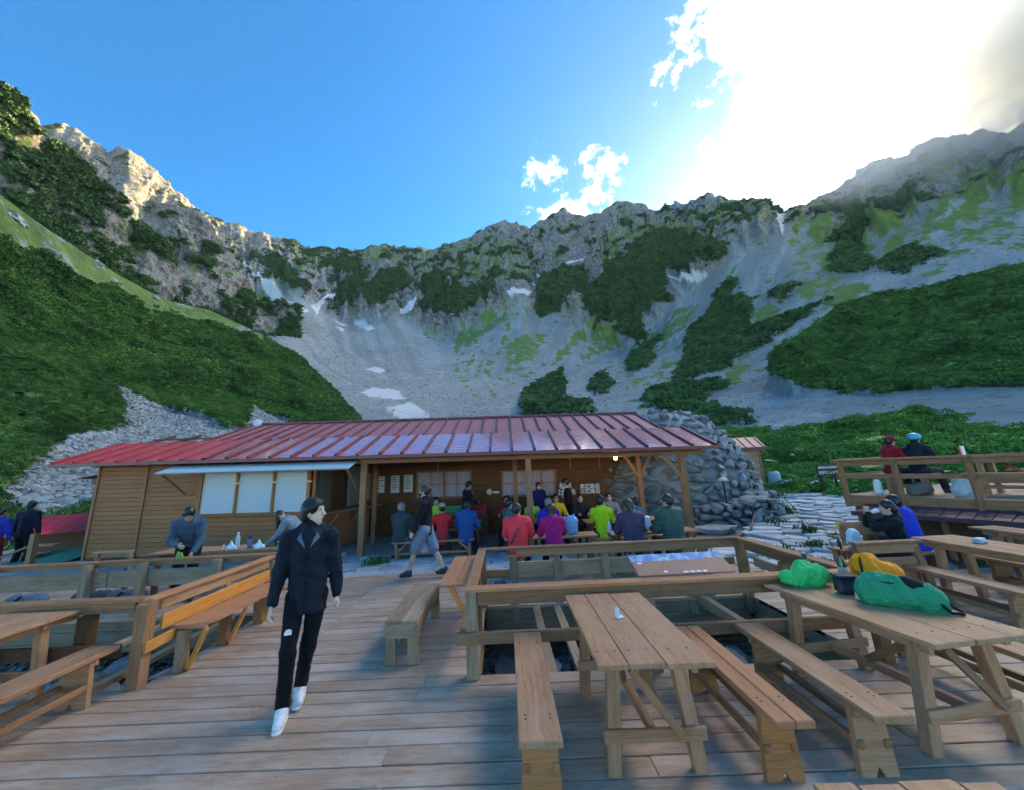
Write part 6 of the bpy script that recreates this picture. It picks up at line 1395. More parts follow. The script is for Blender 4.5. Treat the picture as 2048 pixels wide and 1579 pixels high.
    Hh.ell(hc+hf*0.088*s-hu*0.034*s, np.array([0.066, 0.066, 0.086])*s, ax, 0.01, sub=True)
    if cap is None and helmet is None: obj('hair', Hh.mesh('hair', hm, 0.010, 34), root)
    elif cap is not None:
        obj('hair', Hh.mesh('hair', hm, 0.004, 40), root); c_ = Field(0.012); c_.ell(hc+hu*0.048*s-hf*0.008*s, np.array([0.098, 0.108, 0.098])*s, ax, 0.02).cap(hc+hf*0.10*s+hu*0.05*s, hc+hf*0.145*s+hu*0.035*s, 0.06*s, 0.05*s, 0.02, hu, 0.25); c_.ell(hc-hu*0.06*s, np.array([0.13, 0.13, 0.09])*s, ax, 0.01, sub=True)
        obj('cap', c_.mesh('cap', fab(cap, 0.2)), root)
    else:
        obj('hair', Hh.mesh('hair', hm, 0.004, 40), root); c_ = Field(0.012); c_.ell(hc+hu*0.045*s-hf*0.01*s, np.array([0.112, 0.125, 0.108])*s, ax, 0.02)
        for k_ in (-1, 0, 1): c_.cap(hc+hr*k_*0.06*s+hu*0.10*s+hf*0.08*s, hc+hr*k_*0.06*s+hu*0.10*s-hf*0.10*s, 0.02*s, 0.02*s, 0.015)
        c_.ell(hc-hu*0.085*s, np.array([0.14, 0.15, 0.10])*s, ax, 0.01, sub=True); obj('helmet', c_.mesh('helmet', plain('helmet_shell', helmet, 0.3)), root)
    # ---- jacket
    J = Field(vox); G = girth*s; q = 0.012 if puff else 0.0
    J.cap(pel-up_*(0.05 if sit else 0.10+jlen)*s, chest, (0.150+q+flare)*G, (0.152+q)*G, 0.05, fw, 0.74, puff, 0.075).cap(chest, nb-up_*0.075*s, (0.152+q)*G, (0.125+q)*G, 0.05, fw, 0.74, puff, 0.075)
    for i in (0, 1):
        J.cap(nb-up_*0.05*s, sh[i], 0.085*G, (0.070+q)*G, 0.05).cap(sh[i], el[i], (0.072+q)*G, (0.060+q)*G, 0.035, puff=puff, per=0.07).cap(el[i], wr[i]-(wr[i]-el[i])*0.06, (0.060+q)*G, (0.044+q*0.6)*G, 0.025, puff=puff, per=0.07)
    J.cap(nb-up_*0.04*s, nb+up_*(0.055 if collar else 0.03)*s+fw*0.005, 0.078*s, 0.074*s, 0.02)
    if hood: J.cap(nb-fw*0.06*s+up_*0.02*s-rt*0.06*s, nb-fw*0.06*s+up_*0.02*s+rt*0.06*s, 0.062*s, 0.062*s, 0.05).ell(nb-fw*0.10*s-up_*0.04*s, np.array([0.10, 0.05, 0.09])*s, np.stack([rt, fw, up_]), 0.04)
    J.ell(nb+up_*0.10*s+fw*0.01, np.array([0.062, 0.062, 0.075])*s, np.stack([rt, fw, up_]), 0.01, sub=True)
    if hem and not sit: J.ell(pel-up_*(0.10+jlen+0.21)*s, np.array([1.3, 1.3, 0.21])*s, np.stack([rt, fw, up_]), 0.01, sub=True)
    obj('jacket', J.mesh('jacket', fab(top, 0.2 if puff else 0.5, 16.0, 0.5 if puff else 0.7), 0.020 if not puff else 0.006, 8.5, seed=len(label)), root)
    if neck_col:
        c_ = Field(0.01); c_.cap(nb-up_*0.02*s, hc-hu*0.09*s, 0.068*s, 0.066*s, 0.02); obj('neck_gaiter', c_.mesh('neck_gaiter', fab(neck_col, 0.5, 30)), root)
    # ---- trousers
    Tn = Field(vox)
    Tn.cap(pel+up_*0.06*s, pel-np.array([0, 0, 0.02]), 0.132*s*leg_w, 0.135*s*leg_w, 0.04, fw, 0.78)
    for i in (0, 1):
        Tn.cap(hip[i], kn[i], 0.100*s*leg_w, 0.072*s*leg_w, 0.035)
        if shorts: Tn.cap(hip[i], hip[i]*0.12+kn[i]*0.88, 0.112*s, 0.108*s, 0.03)
        else: Tn.cap(kn[i], an[i]+np.array([0, 0, 0.03]), 0.072*s*leg_w, 0.066*s*leg_w, 0.03)
    obj('shorts' if shorts else 'trousers', (Tn.mesh('trousers', fab(legs, 0.5), 0.010, 12, seed=3+len(label))), root)
    # ---- shoes
    sm = shoes or SHOE_D
    for i, sg in ((0, -1), (1, 1)):
        S_ = Field(min(vox, 0.013)); ft = an[i]; S_.cap(ft+np.array([0, -0.035*s, -0.035*s]), ft+np.array([sg*0.01, 0.15*s, -0.045*s]), 0.043*s, 0.036*s, 0.02).cap(ft+np.array([0, -0.02*s, 0.02*s]), ft+np.array([0, 0.045*s, -0.008*s]), 0.050*s, 0.048*s, 0.02).cap(ft+np.array([0, 0.03*s, -0.01*s]), ft+np.array([0, 0.11*s, -0.032*s]), 0.046*s, 0.040*s, 0.02)
        sho = obj('shoe', S_.mesh('shoe', sm), root)
    # ---- extras
    if towel:
        for sg in (-1, 1):
            pts = [nb+rt*sg*0.06*s-fw*0.06*s+up_*0.045*s, nb+rt*sg*0.085*s+fw*0.03*s+up_*0.035*s, nb+rt*sg*0.075*s+fw*0.135*s-up_*0.06*s, nb+rt*sg*0.065*s+fw*0.15*s-up_*0.24*s]
            obj('towel', tube_mesh('towel', pts, [0.035, 0.04, 0.04, 0.032], fab(towel, 0.4), 8), root)
    if strap:
        a_, b_ = nb+rt*0.12*s-fw*0.09*s-up_*0.02*s, pel-rt*0.13*s-fw*0.14*s+up_*0.08*s; m_ = (a_+b_)/2-fw*0.065*s
        obj('bag_strap', tube_mesh('strap', [a_+fw*0.1+up_*0.03, a_, m_, b_, b_+fw*0.1], 0.014, fab(strap, 0.1), 6), root)
    return root, dict(hc=hc, nb=nb, wr=wr, el=el, sh=sh, fw=fw, rt=rt, up=up_, hf=hf, hu=hu, hr=hr, pel=pel, kn=kn, an=an, s=s)

# ------------------------------------------------------------------ the people in the picture
PI = math.pi
# the walker in front: strides towards the viewer, looks to the right of the picture
silver = plain('silver_shoe', (0.62, 0.64, 0.65), 0.45, var=0.2, scale=60)
mw, J = person('man in dark hooded rain jacket and black trousers striding over the open deck', (-1.93, 3.80, 0), PI+0.36, h=1.74, top=(0.009, 0.015, 0.024), legs=(0.005, 0.006, 0.008), hair='black', style='side',
   head_yaw=rad(70), head_pitch=0.0, twist=-0.05, hip_x=-0.03, leg_w=0.84, flare=0.012, hem=True, hand_l=(-0.29, -0.03, 0.86), hand_r=(0.26, 0.06, 0.80), foot_l=(0.0, -0.16, 0.10), foot_r=(0.10, 0.12, 0.08), vox=0.009, body_vox=0.007, girth=0.98, hood=True, collar=False, neck_col=(0.010, 0.011, 0.015), shoes=silver, jlen=0.05, skin_c=(0.70, 0.50, 0.38))
s = J['s']; lin = fab((0.12, 0.15, 0.18), 0.3)
for sg in (-1, 1):   # turned-back light lining of the open collar
    nb, fw, rt, up_ = J['nb'], J['fw'], J['rt'], J['up']
    pts = [nb+rt*sg*0.068+fw*0.090+up_*0.005, nb+rt*sg*0.098+fw*0.100-up_*0.045, nb+rt*sg*0.022+fw*0.142-up_*0.125]
    v = [tuple(p) for p in pts]+[tuple(p-fw*0.012) for p in pts]
    obj('collar_lining', mesh_from('lining', v, [(0, 1, 2), (5, 4, 3), (0, 3, 4, 1), (1, 4, 5, 2), (2, 5, 3, 0)], [lin]), mw)
obj('zip', tube_mesh('zip', [nb+fw*0.156-up_*0.16, nb+fw*0.158-up_*0.3, nb+fw*0.150-up_*0.45, nb+fw*0.145-up_*0.58], 0.006, fab((0.006, 0.008, 0.011), 0.1), 6), mw)
obj('zip_pull', tube_mesh('zip_pull', [nb+fw*0.085+up_*0.0, nb+fw*0.095-up_*0.05], 0.006, white, 6), mw)
k_, h_ = J['kn'][1], J['pel']+np.array([0.095, 0, -0.03]); p = h_*0.42+k_*0.58
lg = prism_mesh('logo', [(-0.028, -0.018), (0.028, -0.018), (0.030, 0.0), (0.018, 0.020), (-0.004, 0.026), (-0.026, 0.016)], 0.012, white, axis='y'); obj('leg_emblem', lg, mw, tuple(p+np.array([0.012, 0.082, 0.0])))
for i in (0, 1):
    a = J['an'][i]; S_ = Field(0.008); S_.cap(a+np.array([0, -0.045, -0.078]), a+np.array([0.008, 0.165, -0.075 if i else -0.078]), 0.046, 0.040, 0.01, (0, 0, 1), 0.42); obj('shoe_sole', S_.mesh('sole', SOLE), mw)
    obj('shoe_laces', tube_mesh('lace', [a+np.array([-0.02, 0.055, 0.016]), a+np.array([0.02, 0.07, 0.008]), a+np.array([-0.02, 0.085, 0.0]), a+np.array([0.02, 0.10, -0.008])], 0.004, white, 5), mw)
# walker in shorts on the far deck, heading left
wk, JW = person('walker in black hoodie and grey shorts with a face mask passing the canopy', (-1.63, 7.86, 0), rad(82), h=1.70, top=(0.009, 0.010, 0.015), legs=(0.17, 0.20, 0.28), hair='brown', style='bun', shorts=True, mask=(0.02, 0.02, 0.022), hood=True,
   foot_l=(-0.08, 0.34, 0.085), foot_r=(0.08, -0.36, 0.10), hand_l=(-0.26, 0.20, 0.78), hand_r=(0.24, 0.06, 0.80), vox=0.013, body_vox=0.011, jlen=0.03)
S_ = Field(0.013); S_.cap(JW['wr'][1]+np.array([0.02, 0.06, -0.12]), JW['wr'][1]+np.array([0.02, 0.08, -0.34]), 0.05, 0.11, 0.03, (1, 0, 0), 0.5)
bagp = obj('plastic_bag', S_.mesh('plastic_bag', plain('clear_plastic_bag', (0.45, 0.55, 0.62), 0.25, spec=0.6), 0.02, 14)); bagp.matrix_basis = Matrix.Translation(wk.location) @ Matrix.Rotation(wk.rotation_euler.z, 4, 'Z'); tag(bagp, 'pale translucent carrier bag in the hand of the walker in shorts', 'bag')
obj('towel_hem', tube_mesh('hem', [JW['pel']+np.array([-0.13, 0.06, -0.10]), JW['pel']+np.array([0, 0.135, -0.11]), JW['pel']+np.array([0.13, 0.06, -0.10]), JW['pel']+np.array([0.13, -0.06, -0.10])], 0.018, fab((0.6, 0.62, 0.62), 0.3), 6), wk)
def yz(x, y): return yard_z(x, y)
def seated(label, x, y, heading, z=None, **k):
    return person(label, (x, y, (yz(x, y) if z is None else z)), heading, 'sit', **k)
TOP = 0.72
hands_table = dict(hand_l=(-0.16, 0.42, 0.80), hand_r=(0.16, 0.42, 0.80))
# left bay
seated('hiker in slate grey down jacket at the left end of the bench', -2.68, 9.80, rad(-18), top=(0.035, 0.05, 0.062), legs=(0.10, 0.14, 0.20), hair='grey', puff=0.014, hood=True, lean=0.12, girth=1.15, foot_l=(-0.25, 0.10, 0.08), **hands_table)
seated('hiker in bright yellow-green jacket across the left dining table', -2.10, 11.65, PI+0.2, top=(0.45, 0.62, 0.05), hair='black', lean=0.1, **hands_table)
seated('hiker in scarlet shirt and pale cap on the bench', -1.62, 9.80, 0.15, top=(0.62, 0.025, 0.03), legs=(0.05, 0.06, 0.10), cap=(0.33, 0.29, 0.22), lean=0.06, h=1.62, **hands_table)
seated('broad hiker in mid-blue jacket at the right end of the bench', -1.05, 9.80, -0.12, top=(0.012, 0.075, 0.24), legs=(0.02, 0.025, 0.04), hair='black', lean=0.2, girth=1.22, hood=True, h=1.74, head_pitch=-0.3, **hands_table)
person('standing man in navy with a cream towel looking down by the hut window', (-1.32, 12.6, yz(-1.3, 12.6)), rad(-60), h=1.72, top=(0.012, 0.016, 0.045), towel=(0.55, 0.50, 0.38), lean=0.12, head_pitch=-0.35, hand_l=(-0.12, 0.34, 1.08), hand_r=(0.12, 0.34, 1.08))
# middle bay
seated('man in sea-green down jacket seated sideways at the middle table', -0.02, 10.15, rad(-62), top=(0.03, 0.14, 0.125), legs=(0.14, 0.17, 0.22), hair='black', puff=0.013, lean=0.12, girth=1.1, **hands_table)
seated('man in dull red shirt behind the sea-green jacket', 0.02, 11.65, PI-0.3, top=(0.30, 0.02, 0.03), hair='black', lean=0.1, **hands_table)
seated('young hiker in lime and white top facing the terrace', 0.72, 11.70, PI, top=(0.32, 0.62, 0.08), hair='black', h=1.5, lean=0.05, **hands_table)
seated('hiker in royal blue jacket and grey hair seen from behind', 1.02, 9.86, -0.05, top=(0.02, 0.025, 0.42), legs=(0.03, 0.03, 0.05), hair='grey', lean=0.10, hood=True, girth=1.1, h=1.72, **hands_table)
seated('hiker in yellow jacket facing the terrace across the table', 1.42, 11.70, PI+0.15, top=(0.72, 0.52, 0.02), hair='black', lean=0.1, glasses=True, **hands_table)
person('standing woman in navy with a white face mask by the hut window', (1.02, 12.75, yz(1, 12.7)), PI+0.35, h=1.62, top=(0.02, 0.025, 0.14), mask=True, hair='black', style='pony', lean=0.05)
person('standing person in black with a white towel in front of the lettered boards', (1.87, 11.95, yz(1.9, 12)), rad(75), h=1.74, top=(0.008, 0.008, 0.010), towel=(0.7, 0.72, 0.72), hair='black', lean=0.06, head_pitch=-0.15)
# right bay
seated('hiker in lime yellow jacket seen from behind', 2.28, 9.75, -0.25, top=(0.50, 0.70, 0.02), legs=(0.02, 0.02, 0.03), hair='black', hood=True, h=1.78, lean=0.02, girth=1.08, head_yaw=-0.7, **hands_table)
seated('dark-haired hiker hidden beside the lime yellow jacket', 2.10, 11.5, PI, top=(0.02, 0.02, 0.03), hair='black', lean=0.1, **hands_table)
seated('man in grey jacket and glasses facing the terrace', 2.95, 11.5, PI-0.1, top=(0.15, 0.20, 0.23), hair='black', glasses=True, h=1.72, **hands_table)
seated('hiker in blue-grey banded down jacket turned towards the table', 3.18, 9.75, rad(38), top=(0.10, 0.16, 0.19), legs=(0.26, 0.27, 0.26), hair='black', puff=0.020, lean=0.14, girth=1.08, head_yaw=0.4, **hands_table)
# deck-edge row
lowh = dict(hand_l=(-0.17, 0.40, 0.70), hand_r=(0.17, 0.40, 0.70))
seated('hiker in coral red down jacket with a dark strap across the back', 0.16, 7.58, -0.12, z=0, top=(0.85, 0.045, 0.06), hair='black', puff=0.014, strap=(0.08, 0.07, 0.12), h=1.66, lean=0.08, girth=1.18, head_yaw=-0.35, **lowh)
seated('woman in magenta hooded jacket seen from behind', 0.84, 7.58, 0.05, z=0, top=(0.36, 0.012, 0.15), hair='brown', style='long', hood=True, h=1.58, lean=0.1, girth=1.1, **lowh)
seated('woman in dark plum down jacket with a ponytail', 2.30, 7.50, 0.1, z=0, top=(0.055, 0.045, 0.085), hair='brown', style='pony', puff=0.014, hood=True, h=1.62, lean=0.12, girth=1.18, **lowh)
seated('man in olive green down jacket at the right end of the row', 3.05, 7.50, 0.25, z=0, top=(0.045, 0.095, 0.075), hair='black', puff=0.014, h=1.72, lean=0.1, girth=1.2, collar=True, head_yaw=0.5, **lowh)
# kiosk table
person('man in slate blue jacket bending over behind the left railing', (-5.75, 7.12, 0), PI+0.55, h=1.72, top=(0.055, 0.10, 0.155), legs=(0.010, 0.010, 0.013), hair='black', lean=0.62, head_pitch=-0.55, hand_l=(-0.12, 0.42, 0.84), hand_r=(0.10, 0.42, 0.98), hood=True, jlen=0.02, vox=0.014, body_vox=0.011)
person('woman in grey jacket with long dark hair bending over the kiosk table', (-4.12, 8.02, 0), rad(95), h=1.60, top=(0.19, 0.24, 0.29), hair='brown', style='hang', lean=0.80, head_pitch=-0.9, hand_l=(-0.12, 0.62, 0.80), hand_r=(0.10, 0.58, 0.82), vox=0.014, body_vox=0.011)
# far left
person('man in dark navy jacket seen from behind at the far left', (-13.2, 10.6, 0.0), 0.3, h=1.74, top=(0.012, 0.018, 0.035), legs=(0.01, 0.01, 0.015), hair='black', lean=0.08)
person('person in blue jacket and red trousers cut by the left edge', (-13.3, 10.05, -0.05), 0.5, h=1.66, top=(0.012, 0.035, 0.33), legs=(0.25, 0.015, 0.03), hair='black', lean=0.1)
# right deck
wy, JY = seated('woman in black jacket with a ponytail drinking from a cup', 5.82, 6.22, rad(62), z=0, seat=0.38, top=(0.008, 0.014, 0.017), hair='black', style='pony', h=1.54, lean=0.02, hand_l=(-0.02, 0.26, 1.02), hand_r=(0.10, 0.26, 0.98), vox=0.013, body_vox=0.011)
cup = obj('paper_cup', lathe_mesh('cup', [(0.026, -0.05), (0.034, 0.05)], plain('paper_cup', (0.7, 0.72, 0.74), 0.6), 14)); m = Matrix.Translation(wy.location) @ Matrix.Rotation(wy.rotation_euler.z, 4, 'Z') @ Matrix.Translation(Vector(JY['hc']+JY['hf']*0.15-JY['hu']*0.05)) @ Matrix.Rotation(rad(70), 4, 'X'); cup.matrix_basis = m; tag(cup, 'white paper cup at the lips of the woman in black', 'cup')
seated('person in bright blue jacket leaning behind the woman in black', 6.62, 6.75, rad(15), z=0, seat=0.36, top=(0.015, 0.05, 0.50), hair='black', h=1.62, lean=0.28, girth=1.1, hood=True)
# upper terrace
def on_terrace(label, t, d, hd, **k): q = up(t, d, UZ+0.02); return person(label, q, hd, 'sit', **k)
on_terrace('hiker in dark red hooded jacket on the upper terrace', 0.55, 0.62, urz+1.2, top=(0.28, 0.012, 0.02), cap=(0.30, 0.012, 0.02), hood=True, h=1.5, lean=0.2)
on_terrace('hiker in dark jacket with a turquoise helmet on the upper terrace', 0.98, 0.62, urz+1.5, top=(0.012, 0.016, 0.026), helmet=(0.02, 0.36, 0.50), h=1.55, lean=0.25, hood=True)

# ------------------------------------------------------------------ small things
def placed(name, me, loc, label, cat, rot=None): o = obj(name, me, None, loc); o.rotation_euler = rot or (0, 0, 0); return tag(o, label, cat)
# on the table with the bags (top at 0.73)
def sack(name, loc, prims, mat, label, cat, noise=0.03, h=0.012, ns=9, scale=(1, 1, 1)):
    F_ = Field(h)
    for q in prims: F_.cap(*q)
    o = obj(name, F_.mesh(name, mat, noise, ns, seed=len(label))); o.location = loc; o.scale = scale; return tag(o, label, cat)
nyl_g = fabric('bright_green_nylon', (0.015, 0.55, 0.16), 0.45, 0.1, 0.9, 22.0); nyl_d = fabric('sea_green_nylon', (0.012, 0.29, 0.14), 0.5, 0.1, 0.9, 18.0); nyl_o = fabric('orange_nylon', (0.95, 0.29, 0.008), 0.45, 0.1, 0.8, 20.0)
blk = fabric('black_webbing', (0.012, 0.013, 0.016), 0.6); navy = plain('navy_case', (0.012, 0.016, 0.035), 0.35)
sack('stuff_sack', (2.82, 4.02, 0.735), [((-0.15, 0.03, 0.055), (0.05, 0.0, 0.06), 0.06, 0.08, 0.05, (0, 0, 1), 0.8), ((-0.02, 0.0, 0.09), (0.12, -0.01, 0.075), 0.085, 0.06, 0.05), ((0.10, 0, 0.07), (0.20, 0.01, 0.06), 0.06, 0.025, 0.04)], nyl_g, 'bright green nylon stuff sack on the table', 'bag', noise=0.035, h=0.009, ns=8, scale=(1.0, 1.0, 1.2))
b1 = sack('rucksack', (3.08, 3.42, 0.735), [((-0.15, 0.12, 0.08), (0.18, -0.11, 0.075), 0.095, 0.085, 0.06), ((-0.10, 0.09, 0.13), (0.03, 0.0, 0.13), 0.07, 0.06, 0.08), ((0.16, -0.09, 0.06), (0.22, -0.15, 0.05), 0.07, 0.05, 0.08)], nyl_d, 'sea-green drawstring rucksack lying on the table', 'rucksack', noise=0.03, h=0.009, ns=7, scale=(0.85, 0.85, 1.1))
obj('back_panel', tube_mesh('panel', [(-0.01, -0.005, 0.185), (0.06, -0.05, 0.165), (0.13, -0.11, 0.135), (0.17, -0.16, 0.085)], [0.025, 0.05, 0.05, 0.025], blk, 10), b1)
obj('shoulder_strap', tube_mesh('strap', [(0.16, -0.13, 0.13), (0.22, -0.19, 0.08), (0.27, -0.23, 0.03), (0.30, -0.25, 0.011), (0.27, -0.28, 0.011), (0.20, -0.25, 0.012), (0.18, -0.20, 0.05)], 0.011, blk, 6), b1)
obj('shoulder_strap', tube_mesh('strap', [(0.02, -0.07, 0.165), (0.10, -0.14, 0.12), (0.17, -0.20, 0.06), (0.21, -0.23, 0.02)], 0.012, blk, 6), b1)
obj('drawcord', tube_mesh('cord', [(-0.13, 0.015, 0.165), (-0.02, -0.06, 0.16), (0.08, -0.12, 0.125)], 0.005, blk, 6), b1)
b2 = sack('stuff_sack', (3.34, 3.86, 0.735), [((-0.06, 0.02, 0.10), (0.10, -0.02, 0.075), 0.10, 0.075, 0.05), ((-0.07, 0.0, 0.15), (-0.05, 0, 0.175), 0.06, 0.045, 0.05)], nyl_o, 'orange stuff sack with black cord behind the sea-green rucksack', 'bag', noise=0.025, h=0.009, ns=9, scale=(1.1, 1.1, 1.35))
obj('drawcord', tube_mesh('cord', [(-0.08, 0.02, 0.22), (-0.145, -0.04, 0.17), (-0.16, -0.06, 0.09), (-0.12, -0.09, 0.03)], 0.008, blk, 6), b2)
cs = empty('camera_case', (2.98, 3.77, 0.735), rad(-12), 'dark navy padded case on the table between the bags', 'case')
block('case_body', -0.085, 0.085, -0.06, 0.06, 0.0, 0.13, navy, cs, ch=0.02); block('case_lid', -0.088, 0.088, -0.063, 0.063, 0.131, 0.152, navy, cs, ch=0.008); block('side_pocket', 0.09, 0.17, -0.04, 0.05, 0.0, 0.12, navy, cs, ch=0.02)
bx = empty('card_box', (2.99, 3.60, 0.735), rad(-20), 'small white carton with pink print beside the sea-green rucksack', 'box'); block('carton', -0.07, 0.07, -0.03, 0.03, 0, 0.045, white, bx); block('print_band', -0.05, 0.04, -0.0325, -0.0305, 0.015, 0.035, plain('pink_print', (0.6, 0.15, 0.25), 0.5), bx, ch=0)
def bottle(loc, label, body, neck, hgt=0.30, r=0.038, cap_c=(0.5, 0.4, 0.25), rot=None):
    t = empty('bottle', loc, 0, label, 'bottle'); 
    if rot: t.rotation_euler = rot
    obj('glass', lathe_mesh('glass', [(r*0.9, 0), (r, 0.01), (r, hgt*0.55), (r*0.42, hgt*0.75), (r*0.36, hgt*0.93)], body, 16), t); obj('neck_foil', lathe_mesh('foil', [(r*0.42, hgt*0.72), (r*0.40, hgt*0.95), (r*0.44, hgt*0.955)], neck, 14), t)
    obj('cap', lathe_mesh('cap', [(r*0.36, hgt*0.955), (r*0.36, hgt*1.02)], plain('cap', cap_c, 0.5), 12), t); return t
gl = plain('dark_green_glass', (0.02, 0.09, 0.015), 0.1, spec=0.9); tl = plain('teal_glass', (0.02, 0.16, 0.17), 0.12, spec=0.9)
wb1 = bottle((3.24, 4.10, 0.735), 'green wine bottle with red foil beside the orange sack', gl, plain('red_foil', (0.25, 0.015, 0.03), 0.4))
obj('label', lathe_mesh('label', [(0.0385, 0.06), (0.0385, 0.13)], plain('label_paper', (0.55, 0.55, 0.42), 0.6), 16), wb1)
bottle((3.02, 4.28, 0.735), 'teal bottle standing behind the bright green sack', tl, tl, 0.23, 0.055)
# clip on the middle table
cl = empty('table_clip', (0.86, 3.45, 0.732), rad(20), 'small white and pink clip on the middle table', 'clip'); block('clip_base', -0.03, 0.03, -0.02, 0.02, 0, 0.015, white, cl); beam('clip_lever', (-0.02, 0, 0.012), (-0.01, 0.01, 0.075), 0.035, 0.02, plain('pinkish_white', (0.62, 0.58, 0.6), 0.5), cl)
ty = empty('tray', (6.02, 5.35, 0.733), 0.2, 'small grey plastic tray on the pale table at the right edge', 'tray'); block('tray_base', -0.07, 0.07, -0.05, 0.05, 0, 0.05, plain('grey_plastic', (0.4, 0.42, 0.43), 0.5), ty, ch=0.015); block('tray_lid', -0.05, 0.05, -0.035, 0.035, 0.051, 0.065, white, ty)
# kiosk table
pet = plain('clear_pet', (0.45, 0.55, 0.62), 0.12, spec=0.8)
t = empty('bottle', (-5.28, 7.72, 0.732), 0, 'clear plastic water bottle on the kiosk table', 'bottle'); obj('bottle_body', lathe_mesh('pet', [(0.036, 0), (0.04, 0.02), (0.038, 0.1), (0.041, 0.12), (0.04, 0.2), (0.018, 0.25), (0.014, 0.265)], pet, 14), t); obj('cap', lathe_mesh('cap', [(0.017, 0.266), (0.017, 0.29)], white, 12), t)
t = empty('bottle', (-5.0, 7.66, 0.732), 0, 'blue drinking bottle on the kiosk table', 'bottle'); obj('bottle_body', lathe_mesh('flask', [(0.038, 0), (0.04, 0.02), (0.04, 0.15), (0.03, 0.175)], plain('blue_flask', (0.03, 0.14, 0.28), 0.35), 14), t); obj('cap', lathe_mesh('cap', [(0.028, 0.176), (0.026, 0.22)], plain('black_cap', (0.02, 0.02, 0.02), 0.4), 12), t)
wbag = plain('white_plastic', (0.62, 0.72, 0.78), 0.4)
for i, (x, hh) in enumerate(((-5.32, 0.15), (-4.78, 0.14))):
    F_ = Field(0.012); F_.cap((-0.05, 0, 0.02), (0.06, 0, 0.02), 0.05, 0.05, 0.03).cap((0, 0, 0.03), (0.0, 0, hh), 0.05, 0.012, 0.03)
    o = obj('plastic_bag', F_.mesh('plastic_bag', wbag, 0.02, 14)); o.location = (x, 7.40+0.2, 0.735); tag(o, ['crumpled white plastic bag beside the water bottle', 'peaked white plastic bag near the end of the kiosk table'][i], 'bag')
hd = obj('bag_handle', tube_mesh('handle', [(-5.5, 7.62, 0.74), (-5.47, 7.62, 0.83), (-5.40, 7.62, 0.86), (-5.34, 7.62, 0.83), (-5.31, 7.62, 0.75)], 0.012, wbag, 6)); tag(hd, 'white looped bag handle standing on the kiosk table', 'handle')
bk = empty('backpack', (-4.38, 7.80, 0.732), 0, 'open dark bag with striped cloth on the kiosk table', 'bag'); F_ = Field(0.014); F_.cap((-0.10, 0, 0.09), (0.12, 0, 0.10), 0.10, 0.10, 0.05); obj('bag_body', F_.mesh('bag_body', fab((0.03, 0.032, 0.04), 0.4), 0.02, 12), bk)
for k in range(4): obj('striped_cloth', tube_mesh('cloth', [(-0.09, -0.10, 0.02+k*0.03), (0.0, -0.125, 0.035+k*0.03), (0.08, -0.10, 0.02+k*0.03)], 0.018, [fab((0.6, 0.6, 0.58), 0.3), fab((0.06, 0.06, 0.06), 0.3)][k % 2], 6), bk)
gt = obj('leafy_pouch', prism_mesh('pouch', [(-0.06, 0), (0.06, 0), (0.03, 0.08), (0, 0.05), (-0.03, 0.09)], 0.03, plain('green_pouch', (0.12, 0.3, 0.04), 0.5)), None, (-5.50, 6.63, 0.806)); tag(gt, 'small green pouch on the rail in front of the bending man', 'pouch')
# canopy crates and table clutter
def crate(loc, c, label, rz=0.0):
    t = empty('crate', loc, rz, label, 'crate'); m_ = plain('crate_plastic', c, 0.45)
    w, d, h_ = 0.26, 0.18, 0.27
    for z0, z1 in ((0.0, 0.03), (0.11, 0.15), (0.23, 0.27)):
        block('rail', -w, w, -d-0.012, -d+0.0, z0, z1, m_, t); block('rail', -w, w, d, d+0.012, z0, z1, m_, t)
        block('rail', -w-0.012, -w-0.0, -d, d, z0, z1, m_, t); block('rail', w, w+0.012, -d, d, z0, z1, m_, t)
    for x in np.linspace(-w+0.02, w-0.02, 6): block('slat', x-0.02, x+0.02, -d-0.010, -d-0.003, 0.03, 0.23, m_, t); block('slat', x-0.02, x+0.02, d+0.003, d+0.010, 0.03, 0.23, m_, t)
    block('floor', -w+0.001, w-0.001, -d+0.001, d-0.001, 0.004, 0.014, m_, t); return t
sd_ = empty('crate_stand', (-1.35, 13.15, yard_z(-1.3, 13)), 0, 'dark wooden stand carrying the green and red crates', 'stand'); block('stand_top', -0.75, 0.75, -0.25, 0.25, 0.62, 0.66, WD['dark'], sd_); block('stand_front', -0.7, 0.7, -0.22, -0.18, 0, 0.62, WD['dark'], sd_)
crate((-1.78, 13.12, yard_z(-1.8, 13)+0.662), (0.06, 0.42, 0.17), 'mint green plastic crate on the stand by the hut wall'); crate((-0.98, 13.12, yard_z(-1, 13)+0.662), (0.42, 0.012, 0.05), 'crimson plastic crate on the stand by the hut wall')
g = np.random.default_rng(12); cols = [(0.6, 0.62, 0.62), (0.55, 0.35, 0.05), (0.35, 0.03, 0.04), (0.03, 0.04, 0.25), (0.5, 0.55, 0.2)]; nms = ['white', 'ochre', 'red', 'navy', 'pale green']
spots = [(-2.3, 10.6, 0.72, 'left dining table'), (-1.6, 10.7, 0.72, 'left dining table'), (-1.2, 10.55, 0.72, 'left dining table'), (0.5, 10.75, 0.72, 'middle dining table'), (0.9, 10.7, 0.72, 'middle dining table'), (1.5, 10.65, 0.72, 'middle dining table'), (1.7, 10.8, 0.72, 'middle dining table'), (2.2, 10.5, 0.72, 'right dining table'), (2.7, 10.6, 0.72, 'right dining table'), (3.5, 10.5, 0.72, 'right dining table')]
